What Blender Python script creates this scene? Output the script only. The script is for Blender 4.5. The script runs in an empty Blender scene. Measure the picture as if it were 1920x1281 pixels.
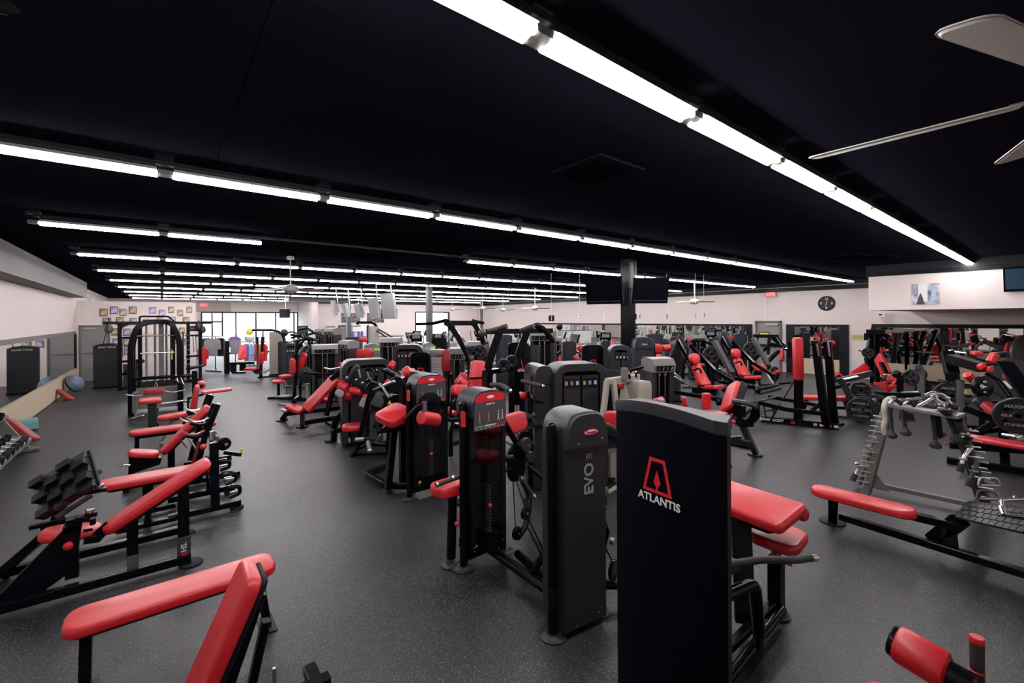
import bpy, math, random
from mathutils import Vector, Matrix
random.seed(7)
SC = bpy.context.scene
COL = SC.collection
RAD = math.radians
# ---------------------------------------------------------------- camera
FPX, EYE, CY, ROLL, YAW = 828.0, 2.18, 597.8, RAD(.36), RAD(38.47)
FW = Vector((math.sin(YAW), math.cos(YAW), 0)); RT = Vector((math.cos(YAW), -math.sin(YAW), 0)); UPV = Vector((0, 0, 1))
cam = bpy.data.cameras.new('camera'); camo = bpy.data.objects.new('camera', cam); COL.objects.link(camo)
cam.sensor_width = 36; cam.lens = FPX / 1920 * 36
cam.shift_y = (CY - 640.5) / 1920
cam.clip_start = .05; cam.clip_end = 300
cx_, cu_ = RT * math.cos(ROLL) - UPV * math.sin(ROLL), RT * math.sin(ROLL) + UPV * math.cos(ROLL)
camo.matrix_world = Matrix((( cx_.x, cu_.x, -FW.x, 0), (cx_.y, cu_.y, -FW.y, 0), (cx_.z, cu_.z, -FW.z, EYE), (0, 0, 0, 1)))
SC.camera = camo
# ---------------------------------------------------------------- world, exposure
SC.view_settings.view_transform = 'Standard'; SC.view_settings.look = 'None'
SC.view_settings.exposure = 0.38; SC.view_settings.gamma = 1.0
SC.view_settings.use_curve_mapping = False
SC.cycles.use_denoising = True
SC.cycles.caustics_reflective = False; SC.cycles.caustics_refractive = False
SC.cycles.max_bounces = 7; SC.cycles.diffuse_bounces = 3; SC.cycles.glossy_bounces = 4
SC.cycles.sample_clamp_indirect = 4.0
W = bpy.data.worlds.new('sky'); SC.world = W; W.use_nodes = True
W.node_tree.nodes['Background'].inputs[0].default_value = (.93, .96, 1, 1)
W.node_tree.nodes['Background'].inputs[1].default_value = 5.0
TUBE_STRENGTH = 46.0
# ---------------------------------------------------------------- pixel of the photo -> point of the room (metres)
def _ray(u, v):
    a = (u - 960) / FPX; b = (CY - v) / FPX
    x = a * math.cos(ROLL) + b * math.sin(ROLL); z = -a * math.sin(ROLL) + b * math.cos(ROLL)
    return Vector((FW.x + RT.x * x, FW.y + RT.y * x, z))
def P(u, v, z=0.0):
    d = _ray(u, v); t = (z - EYE) / d.z; return Vector((d.x * t, d.y * t, z))
def PX(u, v, X):
    d = _ray(u, v); t = X / d.x; return Vector((X, d.y * t, EYE + d.z * t))
def PY(u, v, Y):
    d = _ray(u, v); t = Y / d.y; return Vector((d.x * t, Y, EYE + d.z * t))
def PD(u, v, D):
    d = _ray(u, v); return Vector((d.x * D, d.y * D, EYE + d.z * D))
# ---------------------------------------------------------------- materials
MATS = {}
def mat(name, col, rough=.5, metal=0., emit=None, es=0., coat=0., spec=.5, alpha=1., trans=0., noise=0., nscale=30., bump=0.):
    m = bpy.data.materials.new(name); m.use_nodes = True; nt = m.node_tree; b = nt.nodes['Principled BSDF']
    b.inputs['Base Color'].default_value = (*col, 1); b.inputs['Roughness'].default_value = rough
    b.inputs['Metallic'].default_value = metal; b.inputs['Specular IOR Level'].default_value = spec
    b.inputs['Coat Weight'].default_value = coat; b.inputs['Coat Roughness'].default_value = .2
    b.inputs['Transmission Weight'].default_value = trans; b.inputs['Alpha'].default_value = alpha
    if emit: b.inputs['Emission Color'].default_value = (*emit, 1); b.inputs['Emission Strength'].default_value = es
    if noise or bump:
        tc = nt.nodes.new('ShaderNodeTexCoord'); n = nt.nodes.new('ShaderNodeTexNoise'); n.inputs['Scale'].default_value = nscale
        n.inputs['Detail'].default_value = 4
        nt.links.new(tc.outputs['Object'], n.inputs['Vector'])
        if noise:
            mx = nt.nodes.new('ShaderNodeMixRGB'); mx.inputs[1].default_value = (*[c * (1 - noise) for c in col], 1)
            mx.inputs[2].default_value = (*[min(1, c * (1 + noise)) for c in col], 1)
            nt.links.new(n.outputs['Fac'], mx.inputs[0]); nt.links.new(mx.outputs[0], b.inputs['Base Color'])
        if bump:
            bp = nt.nodes.new('ShaderNodeBump'); bp.inputs['Strength'].default_value = bump; bp.inputs['Distance'].default_value = .004
            nt.links.new(n.outputs['Fac'], bp.inputs['Height']); nt.links.new(bp.outputs[0], b.inputs['Normal'])
    MATS[name] = m; return m
mat('red', (.60, .009, .018), .42, noise=.05, nscale=14, bump=.06, spec=.75, coat=.12)
mat('red_dull', (.30, .014, .02), .5, noise=.1)
mat('black', (.0022, .0026, .005), .25, spec=.16, noise=.2, nscale=40)
mat('black_matte', (.006, .006, .009), .6, spec=.25)
mat('charcoal', (.016, .0175, .023), .42, spec=.36, noise=.08, nscale=60, bump=.15)
mat('charcoal_light', (.05, .05, .055), .4, noise=.08, nscale=60)
mat('lid', (.17, .16, .16), .38, noise=.08)
mat('navy_black', (.0012, .0015, .0042), .5, spec=.05)
mat('chrome', (.85, .85, .87), .24, metal=1)
mat('bright_steel', (.82, .82, .84), .45, metal=1)
mat('steel', (.42, .42, .42), .35, metal=1)
mat('grey_paint', (.17, .165, .15), .42, noise=.1)
mat('beige_paint', (.36, .34, .29), .4, noise=.05)
mat('white', (.78, .76, .75), .5)
mat('paper', (.8, .8, .82), .6)
mat('logo_red', (.6, .01, .02), .45)
mat('label_white', (.78, .76, .78), .5)
mat('label_grey', (.3, .3, .32), .5)
mat('yellow', (.75, .6, .05), .5)
mat('green', (.05, .4, .12), .5)
mat('lime', (.45, .75, .15), .5)
mat('blue', (.06, .12, .5), .5)
mat('blue_light', (.4, .55, .8), .7)
mat('purple', (.22, .12, .5), .6)
mat('teal', (.18, .42, .45), .6)
mat('ball_blue', (.12, .17, .26), .3)
mat('rope_black', (.01, .01, .012), .8)
mat('rope_white', (.5, .46, .38), .85)
mat('rubber_grip', (.018, .018, .02), .7)
mat('orange', (.7, .25, .04), .5)
mat('wall_paint', (.80, .705, .68), .75, noise=.03, nscale=2.5)
mat('wall_beige', (.62, .50, .36), .7, noise=.04, nscale=2)
mat('header_beige', (.50, .42, .37), .75)
mat('ceil_paint', (.010, .0096, .0165), .85, spec=.0, noise=.3, nscale=1.3)
mat('ceil_trim', (.016, .016, .021), .6, spec=.2)
mat('black_trim', (.004, .004, .006), .45, spec=.2)
mat('grey_door', (.25, .235, .235), .5, noise=.05, nscale=3)
mat('grey_soffit', (.15, .14, .14), .7, noise=.06, nscale=4)
mat('mirror', (.86, .88, .87), .015, metal=1)
mat('screen', (.004, .005, .012), .12)
mat('screen_lit', (.02, .05, .08), .1, emit=(.02, .04, .06), es=.15)
mat('fan_white', (.62, .6, .55), .45)
mat('exit_red', (.7, .05, .05), .5, emit=(1, .12, .12), es=.9)
mat('sign_face', (.6, .5, .2), .6)
mat('tube_glow', (1, 1, 1), .5, emit=(1, .955, .965), es=TUBE_STRENGTH)
mat('reflector', (.85, .85, .85), .4)
mat('asphalt', (.5, .5, .5), .9)
mat('skin', (.5, .3, .22), .6)
g = mat('smoked', (.05, .05, .055), .06); 
def glass_mat(name, tint, fac):
    m = bpy.data.materials.new(name); m.use_nodes = True; nt = m.node_tree; nt.nodes.clear()
    o = nt.nodes.new('ShaderNodeOutputMaterial'); mx = nt.nodes.new('ShaderNodeMixShader'); t = nt.nodes.new('ShaderNodeBsdfTransparent'); gl = nt.nodes.new('ShaderNodeBsdfGlossy')
    t.inputs[0].default_value = (*tint, 1); gl.inputs['Roughness'].default_value = .04; mx.inputs[0].default_value = fac
    nt.links.new(t.outputs[0], mx.inputs[1]); nt.links.new(gl.outputs[0], mx.inputs[2]); nt.links.new(mx.outputs[0], o.inputs[0]); MATS[name] = m
glass_mat('clear_shield', (.5, .5, .53), .06)
glass_mat('window_glass', (.93, .95, .97), .04)
def floor_material():
    m = bpy.data.materials.new('speckled_rubber'); m.use_nodes = True; nt = m.node_tree; b = nt.nodes['Principled BSDF']
    geo = nt.nodes.new('ShaderNodeNewGeometry')
    vo = nt.nodes.new('ShaderNodeTexVoronoi'); vo.inputs['Scale'].default_value = 120
    nt.links.new(geo.outputs['Position'], vo.inputs['Vector'])
    lt = nt.nodes.new('ShaderNodeMath'); lt.operation = 'LESS_THAN'; lt.inputs[1].default_value = .26
    nt.links.new(vo.outputs['Distance'], lt.inputs[0])
    sep = nt.nodes.new('ShaderNodeSeparateColor'); nt.links.new(vo.outputs['Color'], sep.inputs[0])
    gt = nt.nodes.new('ShaderNodeMath'); gt.operation = 'GREATER_THAN'; gt.inputs[1].default_value = .5; nt.links.new(sep.outputs[0], gt.inputs[0])
    mu = nt.nodes.new('ShaderNodeMath'); mu.operation = 'MULTIPLY'; nt.links.new(lt.outputs[0], mu.inputs[0]); nt.links.new(gt.outputs[0], mu.inputs[1])
    n = nt.nodes.new('ShaderNodeTexNoise'); n.inputs['Scale'].default_value = .9; n.inputs['Detail'].default_value = 5; nt.links.new(geo.outputs['Position'], n.inputs['Vector'])
    base = nt.nodes.new('ShaderNodeMixRGB'); base.inputs[1].default_value = (.0085, .0086, .011, 1); base.inputs[2].default_value = (.0165, .016, .018, 1)
    nt.links.new(n.outputs['Fac'], base.inputs[0])
    mx = nt.nodes.new('ShaderNodeMixRGB'); mx.inputs[2].default_value = (.27, .27, .31, 1)
    nt.links.new(mu.outputs[0], mx.inputs[0]); nt.links.new(base.outputs[0], mx.inputs[1]); nt.links.new(mx.outputs[0], b.inputs['Base Color'])
    b.inputs['Roughness'].default_value = .45; b.inputs['Specular IOR Level'].default_value = .5
    n2 = nt.nodes.new('ShaderNodeTexNoise'); n2.inputs['Scale'].default_value = 180; nt.links.new(geo.outputs['Position'], n2.inputs['Vector'])
    bp = nt.nodes.new('ShaderNodeBump'); bp.inputs['Strength'].default_value = .25; bp.inputs['Distance'].default_value = .003
    nt.links.new(n2.outputs['Fac'], bp.inputs['Height']); nt.links.new(bp.outputs[0], b.inputs['Normal'])
    MATS['floor'] = m
floor_material()
def photo_mat(name, cols, scale):
    m = bpy.data.materials.new(name); m.use_nodes = True; nt = m.node_tree; b = nt.nodes['Principled BSDF']
    tc = nt.nodes.new('ShaderNodeTexCoord'); n = nt.nodes.new('ShaderNodeTexNoise'); n.inputs['Scale'].default_value = scale; n.inputs['Detail'].default_value = 3
    nt.links.new(tc.outputs['Object'], n.inputs['Vector']); r = nt.nodes.new('ShaderNodeValToRGB'); nt.links.new(n.outputs['Fac'], r.inputs[0])
    e = r.color_ramp.elements
    while len(e) < len(cols): e.new(.5)
    for i, c in enumerate(cols): e[i].position = .3 + .4 * i / max(1, len(cols) - 1); e[i].color = (*c, 1)
    nt.links.new(r.outputs[0], b.inputs['Base Color']); b.inputs['Roughness'].default_value = .4; MATS[name] = m
photo_mat('print_warm', [(.12, .1, .08), (.5, .3, .15), (.75, .65, .5)], 9)
photo_mat('print_cool', [(.15, .15, .35), (.5, .35, .6), (.8, .7, .75)], 9)
photo_mat('print_green', [(.1, .12, .08), (.45, .42, .3), (.7, .7, .6)], 9)
photo_mat('print_grey', [(.1, .1, .11), (.4, .42, .48), (.75, .78, .85)], 5)
photo_mat('board_dark', [(.03, .03, .035), (.04, .04, .045), (.3, .3, .3)], 14)
# ---------------------------------------------------------------- geometry helpers
class G:
    def __init__(s): s.v = []; s.f = []
    def add(s, vs, fs):
        o = len(s.v); s.v += [Vector(p) for p in vs]; s.f += [tuple(i + o for i in f) for f in fs]; return s
    def box(s, x0, x1, y0, y1, z0, z1):
        return s.add([(x0, y0, z0), (x1, y0, z0), (x1, y1, z0), (x0, y1, z0), (x0, y0, z1), (x1, y0, z1), (x1, y1, z1), (x0, y1, z1)],
                     [(3, 2, 1, 0), (4, 5, 6, 7), (0, 1, 5, 4), (1, 2, 6, 5), (2, 3, 7, 6), (3, 0, 4, 7)])
    def sweep(s, pts, prof, up=None, close=True):
        pts = [Vector(p) for p in pts]; n = len(pts); k = len(prof); vs = []; fs = []
        u0 = Vector(up) if up else None; pu = None
        for i, p in enumerate(pts):
            d1 = (pts[i] - pts[i - 1]).normalized() if i else None; d2 = (pts[i + 1] - pts[i]).normalized() if i < n - 1 else None
            t = d1 if d2 is None else d2 if d1 is None else (d1 + d2)
            t = (d1 or d2) if t.length < 1e-6 else t.normalized()
            if u0 is None:
                a = Vector((0, 0, 1)) if abs(t.z) < .95 else Vector((1, 0, 0))
                if pu is not None: a = pu
            else: a = u0 if abs(t.dot(u0.normalized())) < .99 else (Vector((1, 0, 0)) if abs(t.x) < .9 else Vector((0, 1, 0)))
            sd = t.cross(a); sd = sd.normalized() if sd.length > 1e-6 else t.orthogonal().normalized()
            a = sd.cross(t).normalized(); pu = a
            sc = 1.0
            if d1 is not None and d2 is not None:
                c = max(.35, math.cos(d1.angle(d2, 0) / 2)); sc = 1 / c
            # mitre only stretches in the bend plane
            bn = (d1.cross(d2)) if (d1 is not None and d2 is not None) else Vector((0, 0, 0))
            for (x, y) in prof:
                off = sd * x + a * y
                if sc > 1.0001 and bn.length > 1e-6:
                    b = bn.normalized(); inpl = t.cross(b).normalized(); off = off + inpl * off.dot(inpl) * (sc - 1)
                vs.append(p + off)
        for i in range(n - 1):
            for j in range(k):
                j2 = (j + 1) % k; fs.append((i * k + j, i * k + j2, (i + 1) * k + j2, (i + 1) * k + j))
        if close: fs.append(tuple(reversed(range(k)))); fs.append(tuple((n - 1) * k + j for j in range(k)))
        return s.add(vs, fs)
    def tube(s, pts, r, n=10, bend=0):
        pts = fillet(pts, bend) if bend else pts
        return s.sweep(pts, [(r * math.cos(2 * math.pi * j / n), r * math.sin(2 * math.pi * j / n)) for j in range(n)])
    def beam(s, pts, w, h=None, up=(0, 0, 1), bend=0, ch=.006):
        h = h or w; pts = fillet(pts, bend) if bend else pts; a, b = w / 2, h / 2; c = min(ch, a * .4, b * .4)
        return s.sweep(pts, [(-a + c, -b), (a - c, -b), (a, -b + c), (a, b - c), (a - c, b), (-a + c, b), (-a, b - c), (-a, -b + c)], up)
    def lathe(s, o, ax, prof, n=20):
        o = Vector(o); ax = Vector(ax).normalized(); e1 = ax.orthogonal().normalized(); e2 = ax.cross(e1); vs = []; fs = []; k = len(prof)
        for (r, h) in prof:
            for j in range(n):
                t = 2 * math.pi * j / n; vs.append(o + ax * h + e1 * (r * math.cos(t)) + e2 * (r * math.sin(t)))
        for i in range(k - 1):
            for j in range(n): j2 = (j + 1) % n; fs.append((i * n + j, i * n + j2, (i + 1) * n + j2, (i + 1) * n + j))
        fs.append(tuple(reversed(range(n)))); fs.append(tuple((k - 1) * n + j for j in range(n)))
        return s.add(vs, fs)
    def disc(s, o, ax, r, t, n=20): return s.lathe(o, ax, [(r * .93, 0), (r, t * .2), (r, t * .8), (r * .93, t)], n)
    def roll(s, p, q, r, n=18):
        p = Vector(p); q = Vector(q); L = (q - p).length
        return s.lathe(p, q - p, [(r * .72, 0), (r * .93, .008), (r, .025), (r, L - .025), (r * .93, L - .008), (r * .72, L)], n)
    def ball(s, c, r, n=14, sq=1.0):
        return s.lathe(c, (0, 0, 1), [(max(.001, r * math.sin(math.pi * i / 8)), -r * sq * math.cos(math.pi * i / 8)) for i in range(9)], n)
    def slab(s, a, b, w, t, up=(0, 0, 1), w2=None, rc=.05, k=4):
        a = Vector(a); b = Vector(b); D = b - a; L = D.length; D.normalize(); U = Vector(up); U = (U - D * U.dot(D)).normalized(); S = D.cross(U)
        w2 = w2 or w; rc = min(rc, w / 2 * .98, w2 / 2 * .98, L / 2 * .98); vs = []; fs = []
        def ring(ins, h):
            o = []
            for (cx, sx, ww, a0) in ((L - rc, 1, w2, -90), (L - rc, 1, w2, 0), (rc, -1, w, 90), (rc, -1, w, 180)):
                sy = -1 if a0 in (-90, 180) else 1
                for i in range(k + 1):
                    th = RAD(a0 + 90 * i / k); r = max(.002, rc - ins)
                    o.append(a + D * (cx + r * math.cos(th)) + S * (sy * (ww / 2 - rc) + r * math.sin(th)) + U * h)
            return o
        lv = [(.014, -t), (.002, -t + .012), (0, -t * .45), (.004, -t * .2), (.012, -t * .06), (.028, 0)]
        rs = [ring(*l) for l in lv]; n = len(rs[0])
        for r in rs: vs += r
        for i in range(len(rs) - 1):
            for j in range(n): j2 = (j + 1) % n; fs.append((i * n + j, i * n + j2, (i + 1) * n + j2, (i + 1) * n + j))
        fs.append(tuple(reversed(range(n)))); fs.append(tuple((len(rs) - 1) * n + j for j in range(n)))
        return s.add(vs, fs)
    def prism(s, poly, vec):
        poly = [Vector(p) for p in poly]; vec = Vector(vec); n = len(poly)
        return s.add(poly + [p + vec for p in poly], [tuple(range(n)), tuple(n + i for i in reversed(range(n)))] + [((i + 1) % n, i, n + i, n + (i + 1) % n) for i in range(n)])
def fillet(pts, rad, k=5):
    pts = [Vector(p) for p in pts]; out = [pts[0]]
    for i in range(1, len(pts) - 1):
        a, b, c = pts[i - 1], pts[i], pts[i + 1]; d1 = (a - b); d2 = (c - b); r = min(rad, d1.length * .48, d2.length * .48)
        p = b + d1.normalized() * r; q = b + d2.normalized() * r
        for j in range(k + 1): t = j / k; out.append(p * (1 - t) ** 2 + b * 2 * t * (1 - t) + q * t * t)
    out.append(pts[-1]); return out
def mesh_obj(name, geo, m, M=None, smooth=True):
    me = bpy.data.meshes.new(name); me.from_pydata([(M @ p) if M else p for p in geo.v], [], geo.f)
    if smooth:
        me.polygons.foreach_set('use_smooth', [True] * len(me.polygons)); me.set_sharp_from_angle(angle=RAD(38))
    me.materials.append(MATS[m]); me.update()
    o = bpy.data.objects.new(name, me); COL.objects.link(o); return o
def tag(o, label=None, cat=None, group=None, kind=None):
    if label: o['label'] = label
    if cat: o['category'] = cat
    if group: o['group'] = group
    if kind: o['kind'] = kind
    return o
class T:
    """a thing: an empty at its base; parts are given in its own frame, or in room coordinates when w is True"""
    def __init__(s, name, label, cat, loc=(0, 0, 0), rz=0, group=None, w=False):
        s.o = bpy.data.objects.new(name, None); COL.objects.link(s.o); s.o.empty_display_size = .1
        s.M = Matrix.Translation(Vector(loc)) @ Matrix.Rotation(RAD(rz), 4, 'Z'); s.o.location = loc; s.o.rotation_euler = (0, 0, RAD(rz))
        s.Mi = s.M.inverted() if w else None; tag(s.o, label, cat, group)
    def p(s, name, m, geo, parent=None, label=None, smooth=True, kind=None):
        o = mesh_obj(name, geo, m, s.Mi, smooth); o.parent = parent or s.o
        tag(o, label, None, None, kind); return o
    def text(s, txt, pos, xd, up, size, m, parent=None, name='lettering', bold=.02, depth=.002, sx=1.0):
        cu = bpy.data.curves.new('t', 'FONT'); cu.body = txt; cu.size = size; cu.align_x = 'CENTER'; cu.align_y = 'CENTER'; cu.extrude = depth; cu.offset = bold * size; cu.resolution_u = 3
        to = bpy.data.objects.new('t', cu); COL.objects.link(to); dg = bpy.context.evaluated_depsgraph_get(); me = bpy.data.meshes.new_from_object(to.evaluated_get(dg)); bpy.data.objects.remove(to)
        X = Vector(xd).normalized(); U = Vector(up); U = (U - X * U.dot(X)).normalized(); N = X.cross(U)
        pos = Vector(pos); R = Matrix((( X.x * sx, U.x, N.x, pos.x), (X.y * sx, U.y, N.y, pos.y), (X.z * sx, U.z, N.z, pos.z), (0, 0, 0, 1)))
        me.transform((s.Mi @ R) if s.Mi else R); me.name = name; me.materials.clear(); me.materials.append(MATS[m]); o = bpy.data.objects.new(name, me); COL.objects.link(o); o.parent = parent or s.o; return o
def single(name, m, geo, label, cat, group=None, kind=None, smooth=True):
    o = mesh_obj(name, geo, m, None, smooth); tag(o, label, cat, group, kind); return o
def struct(name, m, geo, smooth=False):
    o = mesh_obj(name, geo, m, None, smooth); o['kind'] = 'structure'; return o
def sub(name, m, geo, parent, smooth=True):
    o = mesh_obj(name, geo, m, None, smooth); o.parent = parent; return o
def dup(o, parent, off):
    c = o.copy(); COL.objects.link(c); c.parent = parent; c.location = Vector(o.location) + Vector(off); return c
V = Vector
# ================================================================ THE ROOM
XL, XR, YB, CEIL = -2.35, 19.35, 34.0, 3.5
YP, YD, YN = 22.35, 28.8, -3.0       # picture wall, desk wall, wall behind the camera
struct('floor', 'floor', G().box(XL - .2, XR + .2, YN - .2, YB + .2, -.1, 0))
ce = struct('ceiling', 'black_trim', G().box(XL - .2, XR + .2, YN - .2, YB + .2, CEIL + .02, CEIL + .2))
pm = None
for i in range(8):
    for j in range(15):
        x0 = XL + i * 2.72; y0 = YN + j * 2.47; x1 = min(x0 + 2.715, XR); y1 = min(y0 + 2.465, YB)
        if pm is None: pm = sub('ceiling_panel', 'ceil_paint', G().box(x0, x1, y0, y1, CEIL, CEIL + .018), ce, False)
        elif (i, j) != (0, 0): dup(pm, ce, (i * 2.72, j * 2.47, 0))
wl = struct('wall_left', 'wall_paint', G().box(XL - .2, XL, YN, YP, 0, CEIL))
wr = struct('wall_right', 'wall_paint', G().box(XR, XR + .2, YN, YB, 0, CEIL))
struct('wall_back', 'wall_paint', G().box(XL - .2, XR + .2, YN - .2, YN, 0, CEIL))
# picture wall: a low partition with the grey door, photographs hang on it
struct('wall_pictures', 'wall_paint', G().box(-1.5, 1.12, YP, YP + .15, 0, 2.93).box(XL, -1.5, YP, YP + .15, 2.06, 2.93))
struct('wall_left_far', 'wall_paint', G().box(XL - .2, XL, YP, YB, 0, CEIL))
# front window wall
struct('wall_front', 'wall_paint', G().box(XL, 8.3, YB, YB + .2, 2.74, CEIL).box(XL, 2.0, YB, YB + .2, 0, 2.74))
struct('wall_front_header', 'header_beige', G().box(1.12, 3.55, YB - .25, YB - .01, 2.76, 3.3))
struct('wall_desk', 'wall_paint', G().box(7.6, 14.1, YD, YD + .2, 0, CEIL).box(14.1, XR, YD, YD + .2, 2.72, CEIL).box(16.9, XR, YD, YD + .2, 0, 2.72))
struct('wall_desk_return', 'wall_paint', G().box(7.6, 7.75, YD + .2, YB, 0, CEIL))
# front windows: seven panes, and the glazed door
xs = [2.0, 2.55, 3.1, 3.85, 5.0, 6.2, 7.35, 7.59]
wf = struct('window_1', 'black_trim', G().box(2.0, 7.6, YB, YB + .1, 2.66, 2.74).box(2.0, 7.6, YB, YB + .1, 0, .1))
for x in xs: sub('mullion', 'black_trim', G().box(x - .04, x + .04, YB - .02, YB + .12, 0, 2.7), wf, False)
for a, b in zip(xs[:-1], xs[1:]): sub('pane', 'window_glass', G().box(a + .04, b - .04, YB + .04, YB + .05, .1, 2.66), wf, False)
sub('door_rail', 'black_trim', G().box(2.0, 3.1, YB - .01, YB + .1, 2.05, 2.15), wf, False)
wr2 = struct('window_2', 'black_trim', G().box(14.1, 16.9, YD, YD + .1, 2.64, 2.72).box(14.1, 16.9, YD, YD + .1, 0, .5))
for x in (14.14, 15.4, 16.86): sub('mullion', 'black_trim', G().box(x - .04, x + .04, YD - .02, YD + .12, 0, 2.7), wr2, False)
for a, b in ((14.18, 15.36), (15.44, 16.82)): sub('pane', 'window_glass', G().box(a, b, YD + .04, YD + .05, .5, 2.64), wr2, False)
struct('pavement_outside', 'asphalt', G().box(-30, 60, YD + 5.4, 80, -.12, -.02))
# ceiling-height trims
struct('trim_1', 'grey_soffit', G().box(XL, XL + .38, YN, YP - 1.6, 2.98, CEIL - .005))
struct('trim_2', 'black_trim', G().box(XR - .12, XR - .005, 3.3, YD, 3.18, 3.33))
struct('trim_3', 'ceil_trim', G().box(XR - .3, XR - .005, 3.3, YD, 3.36, CEIL - .005))
struct('wall_bulkhead', 'wall_paint', G().box(14.5, XR - .005, YN + .005, 3.24, 2.34, 3.21))
struct('trim_4', 'black_trim', G().box(14.46, XR - .01, YN + .01, 3.29, 3.215, 3.3))
struct('trim_5', 'ceil_trim', G().box(14.46, XR - .01, YN + .01, 3.29, 3.305, CEIL - .005))
struct('trim_6', 'black_trim', G().box(7.6, XR, YD - .06, YD - .005, 3.2, 3.45))
# left wall: wide low mirror above a beige panel
struct('baseboard_left', 'wall_beige', G().box(XL + .005, XL + .06, 4.0, 21.4, 0.02, .56))
m1 = T('wall_mirror', 'long low mirror on the left wall above the beige panel', 'mirror', (XL, 12, .57))
Mi = m1.M.inverted(); m1.Mi = Mi
m1.p('mirror_glass', 'mirror', G().box(XL + .006, XL + .022, 4.0, 21.35, .57, 1.74), smooth=False)
m1.p('frame', 'grey_soffit', G().box(XL + .004, XL + .045, 4.0, 21.4, 1.74, 1.84), smooth=False)
m1.p('frame', 'black_trim', G().box(XL + .004, XL + .05, 21.3, 21.5, .2, 1.76), smooth=False)
# grey door in the picture wall corner
def grey_door(n, x0, x1, y, axis, z1=2.04):
    if axis == 'y':
        d = struct('door_%d' % n, 'grey_door', G().box(x0 + .05, x1 - .05, y + .02, y + .06, .01, z1 - .05))
        sub('door_frame', 'grey_soffit', G().box(x0, x0 + .05, y - .01, y + .12, 0, z1).box(x1 - .05, x1, y - .01, y + .12, 0, z1).box(x0, x1, y - .01, y + .12, z1 - .05, z1), d, False)
        sub('door_closer', 'steel', G().box(x0 + .1, x0 + .45, y - .02, y + .015, z1 - .16, z1 - .1), d, False)
        sub('push_bar', 'steel', G().tube([(x0 + .1, y - .03, 1.02), (x1 - .1, y - .03, 1.02)], .018), d)
    else:
        d = struct('door_%d' % n, 'grey_door', G().box(y - .06, y - .02, x0 + .05, x1 - .05, .01, z1 - .05))
        sub('door_frame', 'grey_soffit', G().box(y - .12, y + .0, x0, x0 + .06, 0, z1).box(y - .12, y, x1 - .06, x1, 0, z1).box(y - .12, y, x0, x1, z1 - .06, z1), d, False)
        sub('door_closer', 'steel', G().box(y - .13, y - .07, x0 + .1, x0 + .55, z1 - .18, z1 - .1), d, False)
        sub('push_bar', 'black_trim', G().box(y - .14, y - .07, x0 + .15, x1 - .1, .98, 1.08), d, False)
        sub('warning_sign', 'black_trim', G().box(y - .075, y - .061, x0 + .42, x0 + .82, 1.42, 1.58), d, False)
        sub('warning_sign', 'yellow', G().box(y - .08, y - .07, x0 + .45, x0 + .79, 1.46, 1.54), d, False)
    return d
grey_door(1, XL + .01, -1.5, YP, 'y')
ya = PX(1466, 650, XR).y; yb = PX(1418, 650, XR).y
grey_door(2, ya, yb, XR, 'x', 2.03)
# right wall mirrors: frame, panes, beige panel under them
def right_mirror(u0, u1, lab, zt=1.80, zb=.60, fl=.1, nb=2, x=XR):
    a = PX(u1, 650, x).y; b = PX(u0, 650, x).y
    t = T('wall_mirror', lab, 'mirror', (x, (a + b) / 2, zb), w=True)
    for i in range(nb):
        y0 = a + fl + (b - a - 2 * fl) * i / nb; y1 = a + fl + (b - a - 2 * fl) * (i + 1) / nb
        t.p('mirror_glass', 'mirror', G().box(x - .022, x - .006, y0 + .012, y1 - .012, zb, zt), smooth=False)
    t.p('frame', 'black_trim', G().box(x - .05, x - .004, a, b, zt, zt + .09), smooth=False)
    for y0, y1 in ((a, a + fl), (b - fl, b)): t.p('frame', 'black_trim', G().box(x - .05, x - .004, y0, y1, .02, zt), smooth=False)
    return a, b
a, b = right_mirror(1475, 1592, 'framed wall mirror between the grey door and the brass plaque', fl=.28, nb=1)
struct('baseboard_1', 'wall_beige', G().box(XR - .03, XR - .004, a + .28, b - .28, .02, .59))
a, b = right_mirror(1002, 1411, 'very long wall mirror left of the grey exit door', fl=.16, nb=8)
struct('baseboard_2', 'wall_beige', G().box(XR - .03, XR - .004, a + .16, b - .16, .02, .59))
a = -2.8; b = PX(1635, 650, XR).y
t = T('wall_mirror', 'wide wall mirror under the bulkhead at the far right', 'mirror', (XR, .5, .6), w=True)
ys = [a, .35, b - .12]
for y0, y1 in zip(ys[:-1], ys[1:]): t.p('mirror_glass', 'mirror', G().box(XR - .022, XR - .006, y0 + .1, y1 - .01, .6, 1.80), smooth=False)
t.p('frame', 'black_trim', G().box(XR - .05, XR - .004, a, b, 1.80, 1.92), smooth=False)
for y in (b - .12, .3): t.p('frame', 'black_trim', G().box(XR - .05, XR - .004, y, y + .14, .02, 1.8), smooth=False)
struct('baseboard_3', 'wall_beige', G().box(XR - .03, XR - .004, a, b - .12, .1, .59))
struct('baseboard_4', 'black_trim', G().box(XR - .035, XR - .004, a, b - .12, 0, .1))
# columns
for i, (x, y, s, c) in enumerate(((8.22, 6.15, .115, 'black'), (8.3, 15.7, .1, 'charcoal_light'), (8.3, 25.3, .1, 'charcoal_light'), (17.4, 25.3, .07, 'charcoal_light'))):
    struct('column_%d' % (i + 1), c, G().box(x - s, x + s, y - s, y + s, 0, CEIL - .001), False)
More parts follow.
